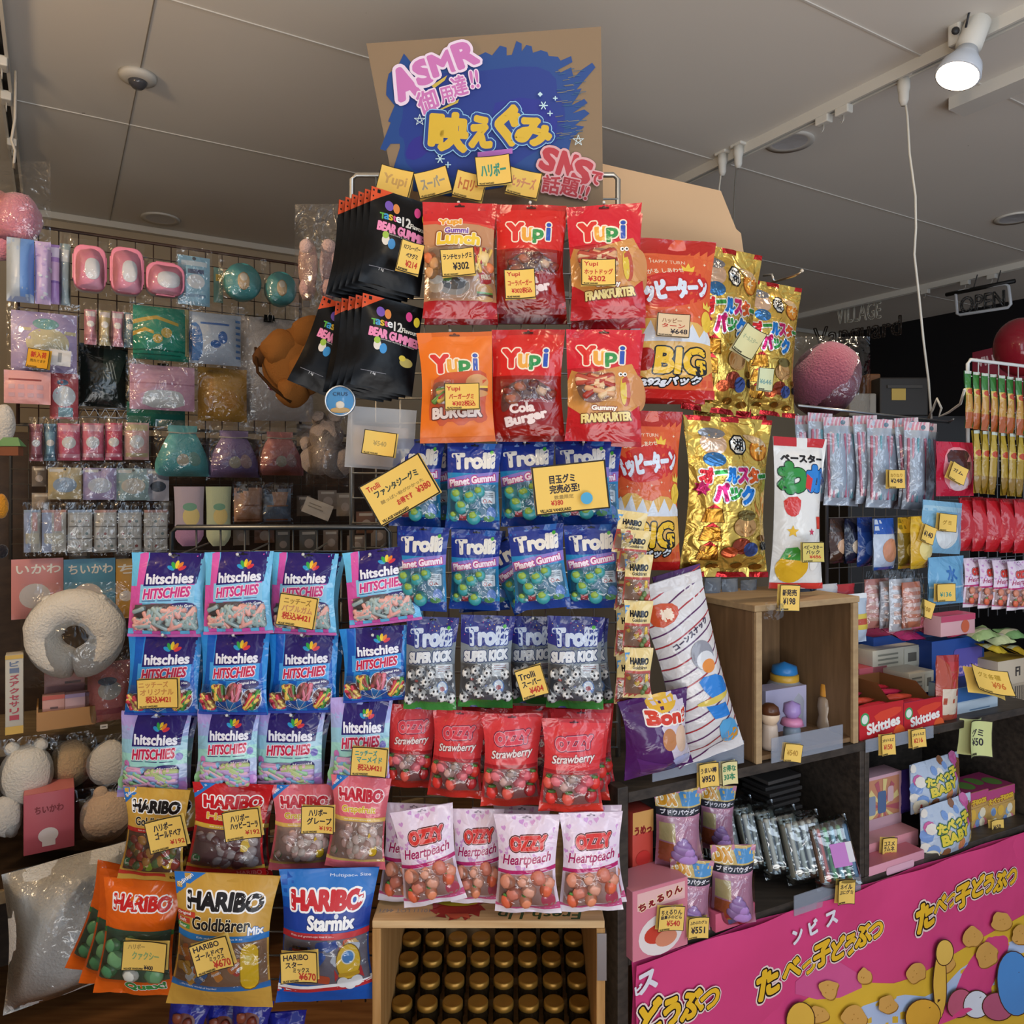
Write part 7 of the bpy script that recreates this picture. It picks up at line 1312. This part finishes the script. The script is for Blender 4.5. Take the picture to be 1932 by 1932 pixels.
# ---- top board, right bay
def skit(a): a.rect(0, 0, 1, 1, '#bf2028'); a.text('Skittles', .54, .50, .24, '#f0ece6', w=.74, b=.14, rot=-6); a.disc(.12, .3, .1, '#3f9a5a'); a.disc(.12, .3, .07, '#dfe8dc'); a.poly([(.3, .2), (.95, .1), (.95, .3), (.4, .45)], '#d9432c', 1); a.disc(.9, .8, .14, '#d85a2a')
def skitbox(x, y, w, h, col, label, seed):
    c, W, H = fit(PR(.01), x, y, w, h); D = .18; o = empty('sweet_box', c); o.rotation_euler = (0, 0, YAWR); mb = MB(); mb.box((0, .001, -H/2), (W, .002, H), (col, 'card')); a = Art(W, H); a.fin = 'card'; skit(a); s = Surf(W, H, 1, 1, lambda u, v: .0004); s.art(mb, a); mb.build('front_panel', o)
    mb = MB()
    for sx in (-1, 1): mb.add([(sx*W/2, 0, -H), (sx*W/2, D, -H), (sx*W/2, D, H*.25), (sx*W/2, D*.4, H*.25), (sx*W/2, D*.2, -H*.1), (sx*W/2, 0, 0)], [(0, 1, 2, 3, 4, 5)], ('#a8382c' if sx < 0 else '#b02a30', 'card')); mb.add([(sx*(W/2-.001), q[1], q[2]) for q in ((0, 0, -H), (0, D, -H), (0, D, H*.25), (0, D*.4, H*.25), (0, D*.2, -H*.1), (0, 0, 0))], [(0, 1, 2, 3, 4, 5)], ('#8a5a34', 'card'))
    mb.box((0, D/2, -H+.001), (W, D, .002), ('#8a5a34', 'card')); mb.box((0, D, -H*.38), (W, .002, H*1.25), ('#8a5a34', 'card')); mb.build('tray', o)
    rnd = random.Random(seed)
    tag(o, label, 'box of sweets')
    for k in range(4): mb = MB(); mb.ball((0, 0, 0), (W*.42, .014, .008), (['#c8283a', '#d8503a', '#c42a50', '#b8243a'][k], 'film'), 2, None, .2, seed+k); b = mb.build('sweet_packet'); b.location = c+SROT @ Vector((0, .035+.036*k, -H*.16+.004*k)); b.rotation_euler = (0, R(rnd.uniform(-6, 6)), YAWR); tag(b, 'red sweet packet lying in the %s open red box, %s from front' % ('left' if x < 1700 else 'right', ('first', 'second', 'third', 'fourth')[k]), 'sweet packet', 'red sweet packets in the open boxes')
skitbox(1622, 1328, 82, 78, '#bf2028', 'open red box of fruit sweets, left one at the shelf edge', 3); skitbox(1706, 1320, 72, 68, '#b02a60', 'open red box of fruit sweets with a purple side, right one', 5)
strip_holder(1634, 1396, 1760, 1420, -.006, 'clear label strip below the open red boxes'); cardR(1674, 1405, 32, 40, -2, -.016, [('スキットルズ', .5, .28, .16, INK, .8), ('¥150', .5, .6, .24, RED_, .6)], 'yellow card under the left open red box'); cardR(1731, 1393, 34, 36, -4, -.016, [('スキットルズ', .5, .28, .16, INK, .8), ('¥216', .5, .6, .24, RED_, .6)], 'yellow card under the right open red box')
def slope(a): a.rect(.0, .1, 1, .5, '#b83a3a'); a.poly([(0, 0), (1, .3), (1, 1), (0, 1)], '#b0503c'); a.rect(.15, .5, .8, .9, '#d9c9b4')
packR('snack_bag', .02, 1768, 1236, 42, 122, '#a83a3c', slope, 'narrow red and brown pouch standing beside the right open box', 'bag', T=.02, fin='film', rot=4)
def cart(a): a.rect(.62, .1, .95, .9, '#c9c2ae'); [a.rect(.1, .2+k*.2, .5, .28+k*.2, '#8a8676') for k in range(3)]; a.rect(.7, .3, .88, .7, '#6a6458')
for x, y, w, h, d, l in ((1648, 1222, 92, 42, .2, 'upper beige carton of the small stack'), (1684, 1264, 56, 40, .18, 'beige carton under the upper one'), (1716, 1268, 46, 40, .12, 'beige carton at the front right of the stack')): stand_box('carton', PR(d), x, y, w, h, .08, '#cdc4ae', cart, l+', behind the open red boxes', 'box', YAWR, tcol='#d6cebb')
stand_box('snack_box', PR(.2), 1622, 1258, 52, 60, .06, '#c9606c', lambda a: (a.rect(0, .3, 1, .9, '#d9c4b8'), a.rect(.1, .4, .9, .6, '#b8424a')), 'pink and cream box behind the left open red box', 'box', YAWR, tcol='#c24a58')
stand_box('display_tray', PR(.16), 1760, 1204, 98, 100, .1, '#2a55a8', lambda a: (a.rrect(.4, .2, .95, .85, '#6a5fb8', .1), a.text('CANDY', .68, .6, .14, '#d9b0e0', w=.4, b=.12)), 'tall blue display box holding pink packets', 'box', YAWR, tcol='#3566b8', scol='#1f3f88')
stand_box('display_tray', PR(.24), 1650, 1196, 104, 60, .1, '#2450a4', lambda a: a.text('CANDY', .7, .6, .2, '#d9dfe8', w=.3, b=.1), 'long blue display box behind the beige cartons', 'box', YAWR, tcol='#b03a78')
for i, (x, y, c) in enumerate(((1700, 1180, '#b8346c'), (1748, 1170, '#c9487c'), (1790, 1176, '#b83a5c'), (1724, 1162, '#d46a8a'))):
    lay('snack_packet', .17, x, y+20-i*2, .11, .075, c, '#d98aa8', 4-3*i, 'flat pink packet on the blue boxes, %s' % ('leftmost', 'middle', 'rightmost', 'uppermost')[i], 'packet', 'pink packets on the blue boxes')
stand_box('carton', PR(.08), 1776, 1160, 64, 38, .05, '#d9a8ac', lambda a: (a.rect(0, 0, 1, .3, '#c24a68'), a.disc(.7, .6, .12, '#c9603c')), 'pink and white carton above the blue display box', 'box', YAWR, tcol='#c9587c')
stand_box('carton', PR(.04), 1806, 1292, 76, 62, .08, '#a9bccb', lambda a: (a.rect(0, .45, 1, 1, '#b9c6d0'), a.rect(0, 0, 1, .42, '#2f5f9a'), a.rect(.3, .7, .8, .74, '#6a86a0'), a.rect(.3, .8, .7, .84, '#6a86a0')), 'blue and white carton at the shelf edge under the big curled card', 'box', YAWR, tcol='#24477c')
cardR(1866, 1286, 92, 50, 14, .0, [('グミ各種', .5, .3, .2, '#b5902f', .6), ('¥96', .7, .62, .24, '#c9702f', .3)], 'large curled yellow card leaning over the blue and white carton', curl=.012, tilt=-30)
stand_box('carton', PR(.1), 1884, 1244, 60, 92, .1, '#c9b8a0', lambda a: (a.text('FI', .6, .25, .18, '#3a3430', b=.06), a.rect(.4, .5, .9, .9, '#b5a48c'), [a.rect(.5+k*.06, .55, .53+k*.06, .85, '#3a3430') for k in range(6)]), 'brown paper carton marked FI at the right edge', 'box', YAWR, tcol='#d3b24a')
o = cardR(1841, 1392, 52, 68, 3, -.016, [('グミ', .5, .35, .2, INK, .5), ('¥50', .5, .6, .2, INK, .5)], 'pale green card hanging curled from the shelf edge', col='#c9cf8f', curl=.016)
for i, (x, y, c) in enumerate(((1850, 1190, '#9fb87a'), (1880, 1200, '#c9cf9a'), (1905, 1190, '#7fa86a'), (1870, 1218, '#d9b83a'), (1912, 1222, '#d0a82f'))):
    lay('snack_packet', .12, x, y+12, .085, .06, c, '#d9d4a8', 5*i-8, '%s packet lying at the far right above the cartons, %s' % (['green', 'pale green', 'leaf green', 'yellow', 'mustard'][i], ['left', 'middle', 'right', 'lower left', 'lower right'][i]), 'packet', 'green and yellow packets at the right edge')
# ---- hanging packs above the right shelves
def hg2(n, k, x, y, w, h, d, label, rot=0, yaw=0, group=None, cat='snack pack'):
    Y = PR(d).at(x+w/2, y).y; return place(K[k], x, y, w, h, Y, rot, 26.8*.5+yaw, label=label, cat=cat, group=group)
place(K['happy'], 1176, 452, 180, 300, 1.66, 1, 8, label='large orange rice cracker pack with crown motif, upper one beside the hot dog gummies', cat='snack pack'); place(K['happy'], 1150, 775, 142, 300, 1.68, 1, 10, label='large orange rice cracker pack with crown motif, lower one', cat='snack pack'); place(K['happy'], 1172, 486, 160, 276, 1.76, 0, 8, label='large orange rice cracker pack mostly hidden behind the upper one', cat='snack pack')
place(K['allstar'], 1304, 470, 142, 312, 1.80, 5, 18, label='gold foil noodle snack pack, upper front one with two tilted cards', cat='snack pack', group='gold foil noodle snack packs'); place(K['allstar'], 1392, 534, 130, 250, 1.92, 4, 20, label='gold foil noodle snack pack at the upper right behind the front one', cat='snack pack', group='gold foil noodle snack packs'); place(K['allstar'], 1284, 788, 182, 300, 1.72, 2, 16, label='gold foil noodle snack pack, lower one above the crate', cat='snack pack', group='gold foil noodle snack packs'); place(K['allstar'], 1290, 500, 150, 296, 1.90, -3, 18, label='gold foil noodle snack pack mostly hidden behind the upper front one', cat='snack pack', group='gold foil noodle snack packs')
place(K['baby'], 1452, 826, 114, 284, 1.80, 2, 16, label='white snack pack with big green and blue letters over the crate', cat='snack pack')
card(1270, 614, 62, 44, 4, 1.60, [('ハッピー', .45, .3, .2, '#9a6a4a', .6), ('ターン', .5, .52, .18, RED_, .7), ('¥648', .68, .76, .2, INK, .5)], 'pale card priced 648 on the upper orange pack', col='#e6c9a0')
card(1412, 645, 44, 58, 32, 1.72, [('オールスター', .5, .4, .16, '#a8b08a', .7)], 'pale tilted card on the upper gold pack', col='#d9d3a0', curl=.008); card(1444, 716, 28, 44, 6, 1.73, [('¥646', .5, .6, .2, '#7aa09a', .8)], 'small pale green card below the tilted one on the gold pack', col='#d2d8b0')
card(1533, 1042, 42, 38, -1, 1.72, [('ベビースター', .5, .25, .2, INK, .84), ('パック', .5, .5, .2, INK, .6), ('¥486', .6, .72, .16, RED_, .5)], 'yellow green card on the white snack pack', col='#d2c068')
def hook_big():
    p = P(1440, 520, 2.0); mb = MB(); mb.tube([p, P(1456, 518, 1.98), P(1460, 530, 1.97)], .003, ('#c9c9c6', 'steel'), 6); mb.tube([P(1456, 533, 1.98), P(1500, 520, 1.86), P(1508, 516, 1.84), P(1513, 511, 1.84)], .003, ('#b9a890', 'steel'), 6); mb.ball(P(1513, 511, 1.84), .005, ('#d9cbb8', 'gloss'), 1); tag(mb.build('display_hook'), 'bare steel display hook sticking out above the gold packs', 'hook')
hook_big()
def pinkball():
    c = P(1558, 716, 2.35); o = empty('plush_toy', c); mb = MB(); mb.ball((0, 0, 0), (.10, .09, .12), ('#8a4c5c', 'plush'), 3, Matrix.Rotation(R(25), 3, 'Y'), .06, 2); mb.build('body', o); s = Surf(.23, .26, 9, 9, pillow(.11, .08, .03, sd=0, seed=81, wr=.006)[0]); mb = MB(); s.base(mb, FILM, back=None); b = mb.build('clear_wrap', o); b.location = (.02, 0, .13); tag(o, 'large dusty pink plush in clear wrap behind the gold packs', 'plush toy')
pinkball()
mb = MB(); mb.tube([PR(.22).at(1505, 765), PR(.22).at(1790, 797)], .004, ('#9fa3a8', 'steel'), 7); mb.tube([PR(.22).at(1790, 797), PR(.2).at(1800, 790)], .003, ('#9fa3a8', 'steel'), 6); tag(mb.build('hanging_rail'), 'thin steel rail carrying the pink and white clear packs', 'rail')
rack_on('wire_rack', PR(.33), 1560, 1932, 850, 1200, 'grey wire grid behind the hanging snack bags on the right', '#6a6c70', .05, axis=SA)
def pkw(a): a.rect(0, 0, 1, .1, '#d3c4cc'); [a.poly([(k/7, .1), (k/7+.08, .1), (k/7+.16, 0), (k/7+.08, 0)], '#c98a9a') for k in range(6)]; a.disc(.78, .06, .1, '#5f7a8a', .07)
def pkw_w(w, f, s, mb):
    w.rect(.02, .1, .98, .98, '#a9b4c4'); cs = ['#d9708f', '#e8a0b4', '#6fb4c4', '#c9d4e0']
    for k in range(5): p, _ = s.at((.15+k*.17)*s.W, .2*s.H, s.lift); q, _ = s.at((.15+k*.17)*s.W, .9*s.H, s.lift); mb.capsule(p, q, .004, (cs[k % 4], 'candy'), 5)
    f.rect(0, .1, 1, 1, FILM)
B('pkw', 'clear_pack', .075, .2, .02, '#b4bccb', pkw, 'film', win=pkw_w, seed=70, nx=7)
xs = (1495, 1522, 1552, 1580, 1606, 1634, 1660, 1684, 1704, 1722)
for i, x in enumerate(xs): hg2(0, 'pkw', x, 784+i*1.5-(6 if i % 3 == 1 else 0), 50, 166, .20-.03*(i % 3), 'clear pack of pink and white sticks with a striped header, %s from left' % ('first', 'second', 'third', 'fourth', 'fifth', 'sixth', 'seventh', 'eighth', 'ninth', 'tenth')[i], rot=(-3, 2, 0, 3, -2, 1, 4, -3, 2, 3)[i], yaw=(10, 0, -8)[i % 3], group='clear packs of pink sticks')
cardR(1690, 904, 38, 36, 0, .09, [('ねりねり', .5, .3, .18, '#a8802f', .7), ('¥248', .5, .58, .22, INK, .7)], 'yellow card on the clear packs of pink sticks')
def stick_kind(key, c1, c2, c3): B(key, 'stick_snack', .03, .17, .012, c1, lambda a: (a.rect(0, .3, 1, .42, '#c9b04a'), a.rect(0, .42, 1, .72, c2), a.disc(.5, .36, .4, '#b84a2c', .3), a.rect(0, .72, 1, 1, c3), a.rect(0, 0, 1, .05, '#c9d0c4')), 'film', seed=len(key), nx=4, ny=8)
stick_kind('gst', '#3f7a3a', '#b98a3a', '#a8582c'); stick_kind('yst2', '#b59a3c', '#a88a30', '#8a6a24')
rack_on('wire_rack', PR(.1), 1826, 1990, 678, 900, 'white wire rack at the upper right holding green stick snacks', '#d9d9d6', .045, axis=SA)
n8 = ('first', 'second', 'third', 'fourth', 'fifth', 'sixth', 'seventh', 'eighth')
for i in range(8): hg2(0, 'gst', 1817+i*16, 700+i*2.2, 19, 108, .04+.012*(i % 2), 'green and orange stick snack on the white rack, %s from left' % n8[i], yaw=12, group='green stick snacks', rot=(i % 3)-1)
for i in range(7): hg2(0, 'yst2', 1832+i*17, 812+i*1.5, 18, 118, .05+.012*(i % 2), 'long mustard stick snack below the green ones, %s from left' % n8[i], yaw=12, rot=3*((i % 3)-1), group='mustard stick snacks')
packR('blister_pack', .08, 1767, 834, 70, 102, '#b8203c', lambda a: (a.rrect(.12, .1, .88, .9, '#d98a94', .4), a.rrect(.2, .15, .8, .55, '#4a2a2a', .3), a.disc(.5, .75, .25, '#d9c4c8', .14)), 'red and pink blister pack with a slanted card', 'pack', T=.02, fin='film'); cardR(1806, 893, 40, 34, 24, .05, [('ガム', .5, .4, .2, INK, .6)], 'slanted yellow card on the red blister pack')
def redb(a): a.rect(0, 0, 1, 1, '#b8202a'); a.rect(0, 0, 1, .05, '#8a1a20'); a.disc(.6, .6, .3, '#c9383a', .2)
B('redb', 'snack_bag', .12, .13, .03, '#b8202a', redb, 'film', seed=71, nx=7, ny=8)
for i, x in enumerate((1800, 1824, 1850, 1876, 1902)): hg2(0, 'redb', x, 938+i*1.2, 62, 100, .12-.02*i, 'glossy red snack bag in the right hand row, %s from left' % n8[i], yaw=12, group='glossy red snack bags', rot=(i % 3)-1)
for i, x in enumerate((1808, 1836, 1862, 1890)): hg2(0, 'opeach', x, 1052+i*2, 62, 92, .14-.02*i, 'small white heart peach gummy bag under the red bags, %s from left' % n8[i], yaw=12, group='small peach gummy bags at the right', cat='bag of sweets')
def snk(c, c2, c3): return lambda a: (a.rect(0, 0, 1, .3, c2), a.disc(.5, .62, .34, c3, .3), a.rect(0, .94, 1, 1, c2))
for x, y, w, h, c, c2, c3, d, l in ((1562, 978, 34, 84, '#4a3024', '#3a2a24', '#c9a080', .2, 'brown'), (1590, 978, 34, 84, '#1f2238', '#17182a', '#b8a48c', .18, 'black and tan'), (1614, 976, 34, 92, '#1f3f86', '#1a3272', '#4a6ab0', .16, 'navy'), (1642, 978, 50, 96, '#b9c4d6', '#2a55a8', '#c98a6a', .12, 'blue topped white'), (1690, 976, 36, 96, '#8a7222', '#c9a12c', '#e0c45a', .12, 'olive gold'), (1712, 974, 46, 98, '#d0a428', '#d8b03a', '#e8d48a', .09, 'bright yellow')):
    packR('snack_bag', d, x, y, w, h, c, snk(c, c2, c3), '%s snack bag in the middle right hanging row' % l, 'snack bag', T=.03, fin='film', group='mixed snack bags in the middle right row', yaw=10)
cardR(1750, 1008, 30, 34, 20, .06, [('¥140', .5, .5, .3, INK, .7)], 'small tilted yellow card on the bright yellow bag')
def dogp(t): return lambda a: (a.rect(0, .1, 1, .2, '#9fc4d8'), a.disc(.5, .6, .28, '#dfe4e6', .26), a.disc(.35, .5, .1, '#2a2c34', .07)) if t == 0 else (a.text('水', .5, .35, .3, '#3f74b8', b=.08), a.rect(0, .6, 1, .64, '#a9c8dc'))
packR('snack_bag', .08, 1742, 946, 74, 98, '#7fb0cf', dogp(0), 'light blue pack with a white blob below the clear stick packs', 'snack bag', T=.025, fin='film', rot=4); packR('snack_bag', .07, 1752, 1050, 66, 90, '#6fa8cf', dogp(1), 'light blue pack printed with the water character', 'snack bag', T=.025, fin='film')
cardR(1786, 986, 42, 34, 6, .05, [('グミ', .5, .5, .24, '#a8802f', .5)], 'yellow card on the upper light blue pack'); cardR(1783, 1118, 44, 34, 0, .04, [('¥136', .5, .6, .24, TEAL, .6)], 'yellow card on the lower light blue pack')
for i, (x, y, w, h, c) in enumerate(((1632, 1092, 44, 92, '#c9867c'), (1660, 1096, 40, 88, '#b9b4ba'), (1678, 1092, 42, 98, '#c2c4cc'), (1702, 1098, 34, 86, '#c9785a'))): packR('clear_pack', .10-.02*i, x, y, w, h, c, lambda a: [a.rect(.1, .12+k*.16, .9, .2+k*.16, '#d0a89a') for k in range(5)], '%s clear wrapped stack hanging above the blue boxes' % ['coral', 'grey', 'silver', 'orange'][i], 'pack', T=.02, film=True, group='clear wrapped stacks above the blue boxes')
packR('carton_pack', .04, 1598, 1120, 36, 92, '#aebccd', lambda a: (a.rect(0, .4, 1, .72, '#cfb84a'), a.rect(.2, .5, .8, .62, '#b8503c'), a.rect(0, 0, 1, .1, '#d9dde2')), 'narrow white and yellow hanging pack right of the crate', 'pack', T=.02); cardR(1746, 1148, 34, 32, 22, .03, [('¥108', .5, .5, .26, '#a8802f', .6)], 'small tilted yellow card above the blue display box')
for i, (x, y) in enumerate(((1330, 1090), (1362, 1092), (1398, 1094))): packR('clear_pack', .2, x, y, 30, 40, '#8f9aa8', None, 'grey clear pack lying behind the gold pack on the crate, %s' % ('left', 'middle', 'right')[i], 'pack', T=.015, fin='film', group='grey packs on the crate')
for i, x in enumerate((1500, 1540, 1572)): packR('snack_packet', .12, x, 1102, 40, 24, ['#23283a', '#c9ccd4', '#a8343c'][i], None, '%s packet lying on the crate top' % ['dark blue', 'white', 'red'][i], 'packet', T=.015, fin='film')
# ---- dark goods at the back right
def dk(name, x0, y0, w, h, Y, D, col, label, extra=None):
    a, b = P(x0, y0+h, Y), P(x0+w, y0, Y); mb = MB(); mb.box(((a.x+b.x)/2, Y+D/2, (a.z+b.z)/2), (b.x-a.x, D, b.z-a.z), (col, 'paint'), None, .006); o = mb.build(name); tag(o, label, 'cabinet' if 'cabinet' in name else 'box')
    if extra: extra(o, a, b, Y)
def shelfbase(x0, x1, y, Y):
    a, b = P(x0, y, Y), P(x1, y, Y); mb = MB(); mb.box(((a.x+b.x)/2, Y+.25, a.z/2), (b.x-a.x, .5, a.z), ('#1e1a18', 'paint')); tag(mb.build('counter'), 'dark counter at the back right under the grey cabinet', 'counter')
shelfbase(1600, 1830, 785, 3.3)
def cabx(o, a, b, Y): mb = MB(); mb.box(((a.x*.62+b.x*.38), Y-.002, (a.z+b.z)/2+.01), (.06, .003, .05), ('#cfae5a', 'paper')); mb.build('label', o); mb = MB(); mb.box((a.x*.5+b.x*.5, Y-.004, b.z-.04), (b.x-a.x-.06, .006, .012), ('#4a453f', 'paint')); mb.build('door_frame', o)
dk('cabinet', 1660, 712, 92, 73, 3.32, .2, '#37322d', 'dark grey cabinet with a small yellow label at the back right', cabx); dk('carton', 1602, 742, 52, 43, 3.32, .15, '#a39a8c', 'pale carton behind the clear stick packs'); dk('carton', 1636, 705, 26, 80, 3.4, .15, '#8a5a34', 'orange brown carton left of the grey cabinet')
def redball():
    mb = MB(); mb.ball(P(1925, 655, 2.9), (.09, .09, .11), ('#8f1f2c', 'gloss'), 3); o = mb.build('balloon'); mb = MB(); mb.tube([P(1920, 710, 2.9), P(1915, 830, 2.9)], .002, ('#c9b8b0', 'paint'), 4); mb.build('string', o); tag(o, 'round red balloon at the right edge in front of the dark wall', 'balloon')
redball()
def banner():
    pl = Plane(P(1870, 690, 3.2), (0, -1, 0)); mb = MB(); slab(mb, [pl.at(*q) for q in ((1835, 665), (1940, 640), (1940, 780), (1835, 780))], ('#7a1626', 'paper'), .003); a = PixArt(pl); a.text('VILLAGE', 1882, 676, 16, '#c9a8a8', w=80, b=.1, rot=-12); a.emit(mb, .001); tag(mb.build('banner'), 'dark red banner on the back wall at the right edge', 'banner')
banner()
mb = MB(); st = [P(*q) for q in ((1752, 788, 2.3), (1760, 772, 2.25), (1768, 752, 2.22), (1776, 770, 2.22), (1772, 786, 2.25), (1790, 778, 2.2), (1812, 762, 2.1), (1820, 735, 2.0))]; mb.tube(st, .0035, ('#d6d2c8', 'paint'), 6); tag(mb.build('power_cord'), 'short white looped cord between the clear packs and the green stick rack', 'cable')
# ------------------------------------------------------------------ drop pattern pieces that were never placed
for k in K.values():
    if not k['used']:
        for o in list(k['o'].children_recursive)+[k['o']]: bpy.data.objects.remove(o)
